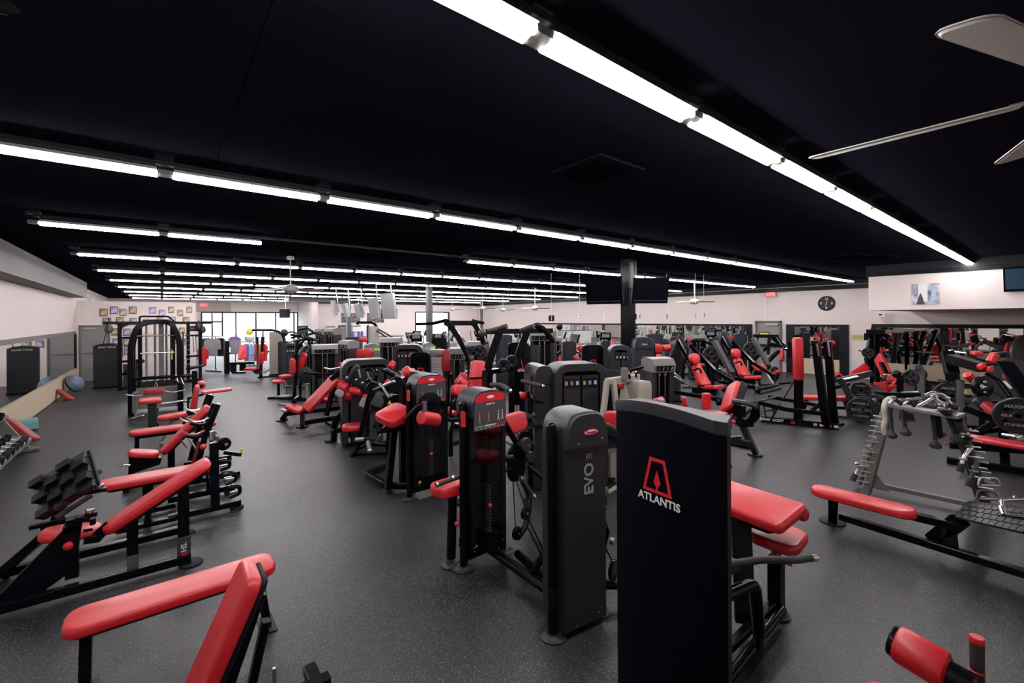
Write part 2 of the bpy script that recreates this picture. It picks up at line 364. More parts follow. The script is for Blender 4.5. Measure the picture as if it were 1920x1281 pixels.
# ================================================================ CEILING LIGHTS
ORD = ['nearest', 'second', 'third', 'fourth', 'fifth', 'sixth', 'seventh', 'eighth', 'ninth', 'tenth']
ZT = 3.36; SEG = 1.222
hs = None; tb = None
for k in range(10):
    Y = 1.39 + 3.15 * k; xs0 = -1.19 if k else -1.19; xe = 14.3 if k == 0 else 18.6
    lab = ('%s ceiling row of glowing fluorescent tubes' % ORD[k]) if k == 0 else ('%s ceiling row of fluorescent tubes counted from the nearest' % ORD[k])
    if k == 2: lab = 'third ceiling row of fluorescent tubes, with a dark unlit gap in it'
    t = T('light_strip', lab, 'ceiling light', (xs0, Y, ZT), group='rows of ceiling tube lights')
    n = int(round((xe - xs0) / SEG)); t.p('channel', 'ceil_trim', G().box(0, (n * SEG if Y < YD else 7.3), -.03, .03, .075, .105), smooth=False)
    rng = range(n)
    for i in rng:
        x = i * SEG
        if Y > YD and xs0 + x + SEG > 7.5: continue
        if Y > YP and False: continue
        if k == 2 and i in (2, 3, 4): continue
        if hs is None:
            hs = t.p('reflector', 'reflector', G().prism([(.055, -.072, .016), (.055, -.03, .05), (.055, .03, .05), (.055, .072, .016)], (SEG - .11, 0, 0)), smooth=False)
            tb = t.p('tube', 'tube_glow', G().tube([(.05, -.036, 0), (SEG - .05, -.036, 0)], .017, 8).tube([(.05, .036, 0), (SEG - .05, .036, 0)], .017, 8), label='glowing white tube')
            sk = t.p('socket', 'grey_paint', G().box(-.045, .045, -.05, .05, -.006, .03), smooth=False)
            hg = t.p('bracket', 'black_trim', G().box(-.06, .06, -.05, .05, .106, .139), smooth=False)
        else:
            for s_ in (hs, tb, sk, hg): dup(s_, t.o, (x, 0, 0))
# ================================================================ WALL FURNISHINGS
def wallbox(name, label, cat, m, X, u0, v0, u1, v1, t=.03, side=-1, grp=None):
    p = PX(u0, v0, X); q = PX(u1, v1, X); return (X, min(p.y, q.y), max(p.y, q.y), min(p.z, q.z), max(p.z, q.z))
# clock
c = PX(1550, 569, XR)
t = T('wall_clock', 'round black wall clock with white numerals above the framed mirror', 'clock', (XR, c.y, c.z), w=True)
t.p('case', 'black_trim', G().lathe((XR - .003, c.y, c.z), (-1, 0, 0), [(.27, 0), (.27, .03), (.25, .045), (.235, .03)], 32))
t.p('dial', 'charcoal', G().lathe((XR - .032, c.y, c.z), (-1, 0, 0), [(.236, 0), (.236, .002)], 32))
for s_, dy, dz in (('12', 0, .17), ('3', -.17, 0), ('6', 0, -.17), ('9', .17, 0)):
    t.text(s_, (XR - .037, c.y + dy, c.z + dz), (0, -1, 0), (0, 0, 1), .11, 'label_white', name='numeral')
t.p('hand', 'label_white', G().beam([(XR - .04, c.y, c.z), (XR - .04, c.y + .02, c.z - .12)], .012, .004, (1, 0, 0)))
t.p('hand', 'label_white', G().beam([(XR - .042, c.y, c.z), (XR - .042, c.y - .03, c.z + .16)], .008, .004, (1, 0, 0)))
# exit signs
c = PX(1446, 552, XR)
t = T('exit_sign', 'lit red EXIT sign above the right wall door', 'sign', tuple(c), w=True)
t.p('housing', 'label_grey', G().box(XR - .06, XR - .004, c.y - .2, c.y + .2, c.z - .11, c.z + .11), smooth=False)
t.p('face', 'exit_red', G().box(XR - .065, XR - .061, c.y - .17, c.y + .17, c.z - .085, c.z + .085), smooth=False)
t.text('EXIT', (XR - .068, c.y, c.z), (0, -1, 0), (0, 0, 1), .16, 'label_white')
c = PY(382, 572, YB - .26)
t = T('exit_sign', 'lit red EXIT sign on the beige header beside the front windows', 'sign', tuple(c), w=True)
t.p('face', 'exit_red', G().box(c.x - .2, c.x + .2, YB - .31, YB - .26, c.z - .1, c.z + .1), smooth=False)
t.text('EXIT', (c.x, YB - .315, c.z), (1, 0, 0), (0, 0, 1), .17, 'label_white')
c = PX(1438, 575, XR); struct('trim_7', 'white', G().box(XR - .02, XR - .002, c.y - .012, c.y + .012, 2.05, 3.05))
# extinguisher
c = PX(1468, 664, XR)
t = T('fire_extinguisher', 'red fire extinguisher hanging beside the grey exit door', 'fire extinguisher', (XR - .1, c.y, c.z - .2), w=True)
t.p('cylinder', 'red', G().lathe((XR - .1, c.y, c.z - .25), (0, 0, 1), [(.05, 0), (.08, .02), (.08, .34), (.05, .41), (.025, .43)], 16))
t.p('valve', 'white', G().beam([(XR - .1, c.y, c.z + .18), (XR - .1, c.y, c.z + .26)], .05).beam([(XR - .1, c.y - .09, c.z + .26), (XR - .1, c.y + .04, c.z + .27)], .03, .02))
t.p('wall_card', 'label_white', G().box(XR - .015, XR - .004, c.y - .1, c.y + .08, c.z + .28, c.z + .5), smooth=False)
c = PX(1610, 633, XR)
t = T('wall_plaque', 'brass coloured plaque on the wall between the two mirrors', 'plaque', tuple(c), w=True)
t.p('board', 'sign_face', G().box(XR - .02, XR - .004, c.y - .2, c.y + .2, c.z - .1, c.z + .1), smooth=False)
t.p('text_line', 'grey_paint', G().box(XR - .024, XR - .02, c.y - .14, c.y + .14, c.z + .03, c.z + .05).box(XR - .024, XR - .02, c.y - .16, c.y + .16, c.z - .03, c.z - .01), smooth=False)
c = PX(1652, 590, XR - .3)
t = T('security_camera', 'small white camera box under the bulkhead corner', 'camera', tuple(c), w=True)
t.p('body', 'white', G().box(c.x - .1, c.x + .05, c.y - .13, c.y + .1, c.z - .06, c.z + .06)); t.p('lens', 'black', G().box(c.x - .112, c.x - .1, c.y - .05, c.y + .04, c.z - .02, c.z + .02))
t.p('arm', 'white', G().beam([(c.x, c.y, c.z), (XR - .003, c.y, c.z + .02)], .03))
# poster on the bulkhead
p = PX(1709, 535, 14.495); q = PX(1762, 570, 14.495); zt = PX(1735, 532, 14.495).z
t = T('poster', 'large photo poster on the white bulkhead', 'poster', (14.495, (p.y + q.y) / 2, q.z), w=True)
y0, y1 = q.y, p.y; zb = q.z
t.p('sheet', 'print_grey', G().box(14.485, 14.497, y0, y1, zb, zt), smooth=False)
t.p('print', 'paper', G().box(14.482, 14.4845, y0 + (y1 - y0) * .42, y0 + (y1 - y0) * .76, zb + .06, zt), smooth=False)
t.p('print', 'blue_light', G().prism([(14.48, y0 + (y1 - y0) * .12, zb + .1), (14.48, y0 + (y1 - y0) * .34, zb + .06), (14.48, y0 + (y1 - y0) * .26, zb + .34), (14.48, y0 + (y1 - y0) * .14, zb + .38)], (.003, 0, 0)), smooth=False)
t.p('print', 'charcoal_light', G().prism([(14.48, y0 + (y1 - y0) * .52, zb + .0), (14.48, y0 + (y1 - y0) * .82, zb + .0), (14.48, y0 + (y1 - y0) * .74, zb + .18), (14.48, y0 + (y1 - y0) * .67, zb + .28), (14.48, y0 + (y1 - y0) * .6, zb + .18)], (.003, 0, 0)), smooth=False)
# television on the bulkhead
p = PX(1881, 503, 14.3); q = PX(1922, 546, 14.3)
t = T('television', 'flat television with bright reflections high on the bulkhead', 'television', (14.3, p.y - .5, q.z), w=True)
t.p('housing', 'black', G().prism([(14.22, p.y, p.z), (14.22, p.y - 1.15, p.z), (14.38, p.y - 1.15, q.z), (14.38, p.y, q.z)], (.06, 0, .01)), smooth=False)
t.p('screen', 'screen_lit', G().prism([(14.215, p.y - .03, p.z - .03), (14.215, p.y - 1.12, p.z - .03), (14.372, p.y - 1.12, q.z + .04), (14.372, p.y - .03, q.z + .04)], (-.004, 0, 0)), smooth=False)
t.p('mount', 'black_trim', G().beam([(14.3, p.y - .55, (p.z + q.z) / 2), (14.5, p.y - .55, (p.z + q.z) / 2)], .1))
# twin televisions on the near column
def tv(label, cpos, rz, w, h, tilt, mk='navy_black'):
    t = T('television', label, 'television', cpos, rz, 'televisions on the black column')
    c, s_ = math.cos(RAD(tilt)), math.sin(RAD(tilt))
    def q(x, y, z): return (x, y * c + z * s_ * -1, z * c + y * s_)
    g = G(); a = [q(-w / 2, 0, -h / 2), q(w / 2, 0, -h / 2), q(w / 2, 0, h / 2), q(-w / 2, 0, h / 2)]
    n = V(q(0, 1, 0)) - V(q(0, 0, 0))
    t.p('housing', 'black', G().prism(a, n * .06), smooth=False)
    b = [V(q(-w / 2 + .02, 0, -h / 2 + .07)), V(q(w / 2 - .02, 0, -h / 2 + .07)), V(q(w / 2 - .02, 0, h / 2 - .02)), V(q(-w / 2 + .02, 0, h / 2 - .02))]
    t.p('screen', mk, G().prism([p - n * .003 for p in b], n * .002), smooth=False)
    b = [V(q(-w / 2 + .04, 0, -h / 2 + .06)), V(q(w / 2 - .04, 0, -h / 2 + .06)), V(q(w / 2 - .04, 0, -h / 2 + .068)), V(q(-w / 2 + .04, 0, -h / 2 + .068))]
    t.p('trim', 'steel', G().prism([p - n * .006 for p in b], n * .005), smooth=False)
    t.p('bracket', 'steel', G().beam([V(q(0, .06, 0)), V(q(0, .3, .02))], .05).beam([V(q(-.15, .06, -.2)), V(q(-.15, .09, .2))], .03).beam([V(q(.15, .06, -.2)), V(q(.15, .09, .2))], .03), smooth=False)
    return t
tv('black television tilted down on the left of the black column', (7.60, 6.33, 2.78), -68, .82, .60, 14)
tv('black television on the right of the black column', (8.36, 5.66, 2.77), -36, .80, .56, 14)
t = T('cable_bundle', 'grey cable duct running up the black column to the ceiling', 'cables', (8.15, 6.0, 2.9), w=True)
t.p('duct', 'charcoal_light', G().box(8.1, 8.2, 5.98, 6.03, 2.85, 3.42), smooth=False)
t.p('wire', 'label_grey', G().tube([(8.27, 5.99, 3.45), (8.29, 5.98, 3.1), (8.24, 5.97, 2.8), (8.3, 5.96, 2.55)], .006, 6, bend=.1).tube([(8.33, 6.0, 3.45), (8.31, 5.98, 3.0), (8.35, 5.96, 2.75)], .005, 6, bend=.1))
# pictures on the partition
fr = [(202, 586, 15, 'print_warm'), (214, 582, 14, 'print_cool'), (231, 586, 13, 'print_green'), (249, 582, 14, 'print_warm'), (286, 582, 13, 'print_cool'), (304, 587, 12, 'print_cool'), (321, 581, 12, 'print_green'), (338, 587, 12, 'print_warm'), (355, 581, 12, 'print_green'),
      (201, 603, 14, 'print_green'), (225, 602, 14, 'print_warm'), (250, 603, 13, 'print_cool'), (300, 601, 13, 'print_grey'), (323, 600, 13, 'print_grey'), (349, 601, 14, 'print_warm'), (216, 622, 13, 'print_warm'), (238, 623, 13, 'print_cool'), (341, 620, 12, 'print_warm'),
      (218, 641, 12, 'print_cool'), (239, 641, 14, 'print_green'), (242, 657, 17, 'print_cool'), (329, 639, 12, 'print_green'), (351, 640, 12, 'print_green')]
fr[0] = (194.5, 586, 14, 'print_warm')
rowname = ['top', 'second', 'third', 'fourth']
nm = {0: 0, 1: 0, 2: 0, 3: 0}
nth = ['leftmost', 'second', 'third', 'fourth', 'fifth', 'sixth', 'seventh', 'eighth', 'ninth']
for u, v, w_, m_ in fr:
    r_ = 0 if v < 595 else 1 if v < 610 else 2 if v < 630 else 3
    c = PY(u, v, YP); s_ = w_ / 1920 * 44
    lb = '%s picture from the left in the %s row on the partition' % (nth[nm[r_]], rowname[r_]) if nm[r_] else 'leftmost picture in the %s row on the partition' % rowname[r_]
    nm[r_] += 1
    t = T('framed_picture', lb, 'picture', tuple(c), group='framed photographs on the partition', w=True)
    s_ = w_ / 128; sh = w_ * .95 / 94
    t.p('frame', 'black_trim', G().box(c.x - s_, c.x + s_, YP - .025, YP - .004, c.z - sh, c.z + sh), smooth=False)
    t.p('photograph', m_, G().box(c.x - s_ * .86, c.x + s_ * .86, YP - .03, YP - .025, c.z - sh * .86, c.z + sh * .86), smooth=False)
# boards, wall television, doors and counter on the desk wall
c0, c1 = PY(640, 587, YD), PY(675, 605, YD)
t = T('menu_board', 'dark menu board left of the far column', 'board', (c0.x, YD, c1.z), w=True)
t.p('panel', 'board_dark', G().box(c0.x, c1.x, YD - .03, YD - .004, c1.z, c0.z), smooth=False)
c0, c1 = PY(688, 587, YD), PY(720, 605, YD)
t = T('menu_board', 'dark menu board right of the far column', 'board', (c0.x, YD, c1.z), w=True)
t.p('panel', 'board_dark', G().box(c0.x, c1.x, YD - .03, YD - .004, c1.z, c0.z), smooth=False)
c0, c1 = PY(714, 579, YD), PY(744, 597, YD)
t = T('television', 'dark flat television on the white desk wall', 'television', (c0.x, YD, c1.z), w=True)
t.p('housing', 'black', G().box(c0.x, c1.x, YD - .09, YD - .03, c1.z, c0.z), smooth=False); t.p('screen', 'screen', G().box(c0.x + .03, c1.x - .03, YD - .095, YD - .09, c1.z + .04, c0.z - .03), smooth=False)
t.p('mount', 'black_trim', G().box(c0.x + .3, c1.x - .3, YD - .03, YD - .002, c1.z + .2, c0.z - .2), smooth=False)
for n_, (u0, u1, vt, m_) in enumerate(((610, 628, 611, 'label_grey'), (636, 655, 612, 'grey_door'))):
    c0 = PY(u0, vt, YD); c1 = PY(u1, vt, YD)
    d = struct('door_%d' % (n_ + 3), m_, G().box(c0.x, c1.x, YD - .05, YD - .004, 0, c0.z))
    sub('door_frame', 'black_trim' if n_ else 'white', G().box(c0.x - .06, c0.x, YD - .06, YD - .002, 0, c0.z + .06).box(c1.x, c1.x + .06, YD - .06, YD - .002, 0, c0.z + .06).box(c0.x, c1.x, YD - .06, YD - .002, c0.z, c0.z + .06), d, False)
    sub('door_handle', 'steel', G().tube([(c1.x - .12, YD - .06, 1.0), (c1.x - .12, YD - .1, 1.0), (c1.x - .22, YD - .1, 1.0)], .015), d)
c0, c1 = PY(661, 609, YD - .6), PY(690, 609, YD - .6)
t = T('drink_cooler', 'white double door cabinet behind the desk', 'cabinet', (c0.x, YD - .3, 0), w=True)
t.p('body', 'white', G().box(c0.x, c1.x, YD - .6, YD - .02, 0, c0.z), smooth=False)
for k_ in (-1, 1):
    xm = (c0.x + c1.x) / 2
    t.p('door', 'paper', G().box(min(xm + k_ * .02, xm + k_ * .5), max(xm + k_ * .02, xm + k_ * .5), YD - .63, YD - .6, .1, c0.z - .08), smooth=False)
    t.p('handle', 'black', G().tube([(xm + k_ * .06, YD - .64, 1.2), (xm + k_ * .06, YD - .66, 1.3), (xm + k_ * .06, YD - .64, 1.4)], .015))
t = T('front_desk', 'white reception counter in front of the desk wall', 'counter', (10.5, 26.5, 0))
t.p('counter_front', 'white', G().box(-1.9, 1.6, 0, .12, 0, 1.12), smooth=False); t.p('countertop', 'lid', G().box(-1.95, 1.65, -.08, .5, 1.12, 1.16), smooth=False)
for i, (dx, m_) in enumerate(((-1.55, 'purple'), (-1.37, 'white'), (-1.18, 'purple'), (-.98, 'purple'))):
    tt = T('supplement_tub', ['purple tub at the left end of the reception counter', 'white tub between purple tubs on the reception counter', 'purple tub just right of the white tub', 'rightmost purple tub on the reception counter'][i], 'tub', (10.5 + dx, 26.6, 1.16), group='tubs on the reception counter')
    tt.p('jar', m_, G().lathe((0, 0, 0), (0, 0, 1), [(.075, 0), (.08, .01), (.08, .24), (.06, .26)], 12)); tt.p('cap', 'black', G().disc((0, 0, .26), (0, 0, 1), .065, .05, 12))
# ================================================================ FANS
def fan(label, x, y, z, r, n, a0, rod=True):
    t = T('ceiling_fan', label, 'ceiling fan', (x, y, z), group='white ceiling fans')
    t.p('motor', 'fan_white', G().lathe((0, 0, -.06), (0, 0, 1), [(.05, -.03), (.11, -.01), (.15, .03), (.15, .1), (.1, .14), (.03, .16)], 20))
    t.p('downrod', 'fan_white', G().tube([(0, 0, .08), (0, 0, CEIL - z - .03)], .012, 8).disc((0, 0, CEIL - z - .06), (0, 0, 1), .07, .06, 14))
    for k in range(n):
        a = RAD(a0 + 360 * k / n); d = V((math.cos(a), math.sin(a), 0)); s_ = V((-d.y, d.x, 0)); u_ = (UPV + s_ * .22).normalized()
        b = t.p('blade', 'fan_white', G().slab(d * .2, d * r, .12, .012, u_, w2=.15, rc=.05, k=3))
        t.p('blade_iron', 'steel', G().beam([d * .1, d * .24], .04, .01), b)
fan('white ceiling fan nearest the camera, blades entering at the top right', 2.62, -.1, 3.0, .92, 5, 90)
fan('white ceiling fan above the left aisle', 2.1, 10.0, 2.82, .68, 5, 10)
fan('white ceiling fan in front of the exit door wall', 14.2, 7.9, 2.72, .66, 5, 25)
for i, (u, v, D) in enumerate(((848, 580, 25), (905, 578, 22), (943, 581, 23), (1003, 578, 19), (672, 572, 27))):
    c = PD(u, v, D); fan(['far ceiling fan just right of the grey column', 'far ceiling fan beside the thin column', 'far ceiling fan right of the thin column', 'far ceiling fan left of the hanging number one', 'far ceiling fan behind the hanging televisions'][i], c.x, c.y, c.z, .66, 5, 20 + 31 * i)
# hanging numbers
for u, v, s_, edge, D in ((1034, 597, '1', 0, 13), (1087, 594, '2', 1, 13), (1133, 594, '8', 2, 13), (1188, 594, '3', 0, 13), (1199, 594, '4', 1, 13), (1250, 594, '5', 1, 13), (1304, 593, '7', 1, 13), (1320, 591, '6', 1, 13.5)):
    c = PD(u, v, D); rz = {0: -38, 1: 15, 2: 45}[edge]
    t = T('hanging_number', {'1': 'black sign with a yellow 1 hanging over the middle block', '3': 'black sign with a yellow digit half hidden by the black column', '2': 'first narrow white hanging sign right of the yellow 1', '8': 'x', '4': 'narrow white hanging sign with 4 next to the black column', '5': 'narrow white hanging sign with 5, halfway to the ceiling fan', '7': 'white hanging sign with 7 under the small ceiling fan', '6': 'rightmost white hanging sign with 6, past the 7'}[s_], 'sign', tuple(c), rz, 'hanging zone numbers')
    if edge == 2: t.o['label'] = 'thin sign seen edge-on hanging left of the black column'
    t.p('board', 'black' if edge == 0 else 'white', G().box(-.085, .085, -.008, .008, -.085, .085), smooth=False)
    if edge < 2: t.text(s_, (0, -.012, 0), (1, 0, 0), (0, 0, 1), .17, 'yellow' if edge == 0 else 'charcoal', name='numeral')
    t.p('cord', 'label_white', G().tube([(0, 0, .085), (0, 0, CEIL - c.z - .01)], .004, 5))
# hanging televisions seen from behind, on a rail far back
for i, (u, v, w_, h_) in enumerate(((628, 578, .5, .62), (650, 582, .48, .52), (674, 583, .48, .52), (703, 578, .62, .72), (730, 574, .75, .85))):
    c = PD(u, v, 19 - i * .9)
    t = T('hanging_television', '%s of the grey televisions hanging in a row, seen from behind' % ['leftmost', 'second from left', 'middle', 'second from right', 'rightmost'][i], 'television', tuple(c), -95 + i * 4, 'televisions hanging in a row')
    t.p('housing', 'label_grey', G().prism([(-w_ / 2, -.02, -h_ / 2 - .02), (w_ / 2, -.02, -h_ / 2 - .02), (w_ / 2, -.14, h_ / 2), (-w_ / 2, -.14, h_ / 2)], (0, .1, .03)), smooth=False)
    t.p('back_cover', 'label_grey', G().prism([(-w_ * .3, .08, -h_ * .3), (w_ * .3, .08, -h_ * .3), (w_ * .3, -.02, h_ * .3), (-w_ * .3, -.02, h_ * .3)], (0, .08, .02)), smooth=False)
    t.p('hanger', 'steel', G().tube([(0, .1, 0), (0, .12, .2), (0, .05, CEIL - c.z - .01)], .02, 8))
c = PD(532, 588, 22)
t = T('hanging_television', 'small television hanging in front of the front windows', 'television', tuple(c), -60)
t.p('housing', 'black', G().box(-.3, .3, 0, .12, -.22, .22), smooth=False); t.p('screen', 'screen', G().box(-.27, .27, -.006, 0, -.19, .19), smooth=False); t.p('hanger', 'fan_white', G().tube([(0, .1, .2), (0, .1, CEIL - c.z - .01)], .02, 8))
# ceiling vents
for i, (u, v) in enumerate(((1118, 324), (1595, 482), (1642, 483), (680, 478))):
    c = P(u, v, CEIL - .02); s_ = .3
    t = T('ceiling_vent', ['square ceiling vent between the two nearest light rows', 'dark ceiling vent above the wall clock side', 'dark ceiling vent near the end of the nearest light row', 'dark ceiling vent above the unlit gap'][i], 'vent', tuple(c), group='ceiling vents')
    t.p('frame', 'ceil_paint', G().box(-s_, s_, -s_, s_, 0, .02), smooth=False)
    for k in range(6): t.p('louvre', 'ceil_paint', G().prism([(-s_ + .04, -s_ + .06 + k * .09, -.012), (s_ - .04, -s_ + .06 + k * .09, -.012), (s_ - .04, -s_ + .1 + k * .09, 0), (-s_ + .04, -s_ + .1 + k * .09, 0)], (0, .006, 0)), smooth=False)
t = T('ceiling_duct', 'dark flat duct across the ceiling near the front windows', 'duct', (7, 26.5, 3.2))
t.p('duct_body', 'charcoal_light', G().box(-1.6, 1.6, -.3, .3, 0, .29), smooth=False)
# ================================================================ EQUIPMENT, NEAR THE CAMERA
def X3(x, y, z): return V((x, y, z))
def foot(t, x, y, r=.07, m='black_matte', parent=None): return t.p('foot_pad', m, G().lathe((x, y, 0), (0, 0, 1), [(r, 0), (r, .012), (r * .85, .022)], 18), parent)
# --- flat bench, front left (L1)
def flat_bench(label, x0, x1, y, z=.47, w=.28, grp='red flat benches', plate=True, rz=0, loc=None):
    L = x1 - x0; t = T('flat_bench', label, 'bench', (x0, y, 0) if loc is None else loc, rz, grp)
    t.p('pad', 'red', G().slab((0, 0, z), (L, 0, z), w, .065, rc=.09))
    t.p('pad_board', 'black_matte', G().slab((.03, 0, z - .064), (L - .03, 0, z - .064), w - .03, .014, rc=.07))
    t.p('spine', 'black', G().beam([(.1, 0, z - .105), (L - .1, 0, z - .105)], .05, .05))
    for s_ in (0, 1):
        xt = .1 if not s_ else L - .1; xb = xt + (.05 if s_ else -.01)
        lg = t.p('leg', 'black', G().beam([(xt, 0, z - .09), (xb, 0, .012)], .07, .055, (1, 0, 0)))
        t.p('foot_plate', 'black', G().box(xb - .05, xb + .05, -.11, .11, 0, .01), lg)
        for q in (-1, 1): t.p('bolt', 'chrome', G().disc((xb, q * .085, .01), (0, 0, 1), .012, .012, 8), lg)
    return t
b = flat_bench('red flat bench nearest the camera, crossed by a steep back pad', -.45, .63, 3.57, .47)
t = T('incline_bench', 'steep red incline pad cut off by the lower left frame edge', 'bench', (.1, 2.6, 0))
a = V((-.06, 0, .30)); c = V((.225, 0, .93))
n = V((-.9, 0, .42)).normalized()
t.p('back_pad', 'red', G().slab(a, c, .29, .075, n, rc=.06)); t.p('pad_board', 'black_matte', G().slab(a - n * .076, c - n * .076, .25, .03, n, rc=.05))
t.p('back_support', 'black', G().beam([a - n * .13 + V((.05, 0, .0)), c - n * .13 - V((.05, 0, .1))], .06, .05))
t.p('seat_pad', 'red', G().slab((-.16, 0, .30), (-.5, 0, .36), .3, .07, rc=.06))
t.p('frame', 'black', G().beam([(-.45, 0, .1), (-.1, 0, .2), (.62, 0, .14)], .07, .07).beam([(0, 0, .2), (0, 0, .3)], .07, .07).beam([(.22, 0, .17), (.32, 0, .62)], .05, .04))
t.p('leg', 'black', G().beam([(.6, -.3, .045), (.6, .3, .045)], .07, .06)); t.p('leg', 'black', G().beam([(-.42, -.25, .045), (-.42, .25, .045)], .07, .06))
t.p('upright', 'black', G().beam([(.6, 0, .06), (.6, 0, .18)], .07)); t.p('adjuster', 'chrome', G().tube([(.42, .02, .16), (.36, .02, .2), (.36, .02, .34)], .01))
t.p('upright', 'black', G().beam([(-.42, 0, .06), (-.42, 0, .12)], .07))
# --- decline bench with footplate (L3)
t = T('decline_bench', 'long sloping red decline bench with a black tread block at its foot end', 'bench', (-.4, 5.2, 0), w=True)
t.p('back_pad', 'red', G().slab((-.40, 5.0, .47), (.33, 5.0, .90), .27, .07, (-.5, 0, .86), rc=.09))
t.p('pad_board', 'black_matte', G().slab((-.33, 5.0, .43), (.33, 5.0, .82), .2, .03, (-.5, 0, .86), rc=.05))
t.p('rail', 'black', G().beam([(-1.25, 4.93, .06), (.2, 4.9, .06)], .07, .07)); t.p('rail', 'black', G().beam([(-1.1, 5.6, .06), (.2, 5.62, .06)], .07, .07))
t.p('cross_rail', 'black', G().beam([(-1.08, 4.93, .05), (-1.08, 5.62, .05)], .07, .07))
t.p('upright', 'black', G().beam([(-.2, 4.96, .09), (-.2, 4.98, .5)], .075, .075)); t.p('upright', 'black', G().beam([(.15, 4.96, .09), (.15, 5.0, .72)], .085, .085))
t.p('cross_rail', 'black', G().beam([(.15, 4.93, .06), (.15, 5.62, .06)], .06, .06))
g_ = t.p('gusset', 'steel', G().box(-.235, -.165, 4.915, 4.925, .08, .2)); g_ = t.p('gusset', 'charcoal_light', G().box(.1, .2, 4.905, 4.915, .08, .25))
t.text('HS.', (.15, 4.9, .165), (0, 0, 1), (-1, 0, 0), .06, 'label_white', g_)
t.p('label', 'logo_red', G().box(.13, .175, 4.898, 4.903, .09, .115), g_, smooth=False)
foot(t, .2, 4.9, .09); foot(t, .2, 5.62, .07); foot(t, -1.08, 5.62, .06); foot(t, -1.1, 4.93, .08)
t.p('brace', 'black', G().prism([(-1.0, 4.95, .09), (-.55, 4.95, .60), (-.5, 4.95, .60), (-.55, 4.95, .2), (-.72, 4.95, .09)], (0, .06, 0)))
t.p('brace', 'black', G().beam([(-1.05, 5.55, .09), (-.66, 5.3, .5)], .07, .07))
t.p('column', 'black', G().beam([(-.57, 5.0, .12), (-.57, 5.03, .58)], .08, .08)); t.p('collar', 'black', G().beam([(-.57, 5.0, .5), (-.57, 5.0, .54)], .1, .1))
t.p('knob', 'red', G().lathe((-.58, 4.9, .42), (0, -1, 0), [(.01, -.05), (.02, 0), (.03, .01), (.03, .03), (.01, .04)], 12))
t.p('seat_pad', 'red', G().slab((-.77, 5.12, .505), (-.40, 5.08, .46), .25, .065, rc=.1, w2=.24))
t.p('adjuster', 'black', G().disc((-.45, 5.02, .50), (0, 0, 1), .02, .05, 10).tube([(-.5, 4.98, .48), (-.45, 4.96, .48)], .012))
t.p('elbow', 'black', G().beam([(-.5, 5.0, .40), (-.42, 5.0, .39), (-.36, 5.0, .46)], .07, .06).beam([(-.42, 5.0, .41), (-.34, 5.0, .48)], .04, .08))
# tread block: pads in a grid on a tilted plate
ex = V((.36, .0, -.72)).normalized(); ey = V((.55, .55, .3)); n = V((-.55, -.62, .45)).normalized()
ex = V((.33, -.12, -.52)); ex = (ex - n * ex.dot(n)).normalized(); ey = n.cross(ex).normalized()
if ey.z < 0: ey = -ey
O = PD(60, 905, 3.72)
bp = t.p('tread_plate', 'black_matte', G().prism([O - n * .05, O + ex * .36 - n * .05, O + ex * .36 + ey * .44 - n * .05, O + ey * .44 - n * .05], n * .02), smooth=False)
for i in range(5):
    for j in range(4):
        hgt = .0 if (i + j) % 2 else .035; o = O + ex * (i * .074 + .004) + ey * (j * .107 + .004) - n * .03
        q = [o, o + ex * .068, o + ex * .068 + ey * .1, o + ey * .1]
        t.p('tread', 'charcoal' if (i + j) % 2 else 'black_matte', G().add([p for p in q] + [p + n * (.03 + hgt) + (n * .02 if k_ in (1, 2) else V((0, 0, 0))) for k_, p in enumerate(q)], [(3, 2, 1, 0), (4, 5, 6, 7), (0, 1, 5, 4), (1, 2, 6, 5), (2, 3, 7, 6), (3, 0, 4, 7)]), bp, smooth=False)
for k_, (u, v) in enumerate(((168, 962), (186, 915))):
    c = PD(u, v, 3.85); t.p('arm', 'black', G().beam([c + V((-.36, .0, -.02)), c + V((.05, 0, -.02))], .05, .035))
    t.p('roller_cup', 'chrome', G().lathe(c, (0, 0, 1), [(.028, 0), (.03, .012), (.03, .03), (.014, .03), (.012, .015)], 16))
    t.p('grip', 'rubber_grip', G().tube([c + V((-.2, -.05, .03)), c + V((0, .1, .12))], .022))
t.p('arm', 'black', G().beam([PD(82, 992, 3.75), PD(165, 975, 3.8)], .06, .06).beam([PD(100, 985, 3.78), PD(115, 950, 3.8)], .06, .06))
# --- olympic flat bench (L4)
t = T('olympic_bench', 'red flat pad with black racking posts on the aisle side', 'bench', (.1, 6.25, 0), w=True)
t.p('pad', 'red', G().slab((-.53, 6.2, .52), (.52, 6.2, .52), .29, .07, rc=.12))
t.p('pad_board', 'black_matte', G().slab((-.45, 6.2, .45), (.48, 6.2, .45), .2, .03, rc=.05))
t.p('leg', 'black', G().beam([(-.12, 6.2, .42), (-.12, 6.2, .1)], .09, .09)); t.p('cross_foot', 'black', G().beam([(-.36, 6.0, .05), (.12, 6.0, .05)], .05, .05)); t.p('cross_foot', 'black', G().beam([(-.36, 6.42, .05), (.12, 6.42, .05)], .05, .05))
t.p('link', 'black', G().beam([(-.12, 5.95, .1), (-.12, 6.45, .1)], .06, .04)); t.p('bolt', 'chrome', G().disc((-.19, 6.02, .14), (0, -1, 0), .012, .01, 8).disc((-.06, 6.02, .14), (0, -1, 0), .012, .01, 8))
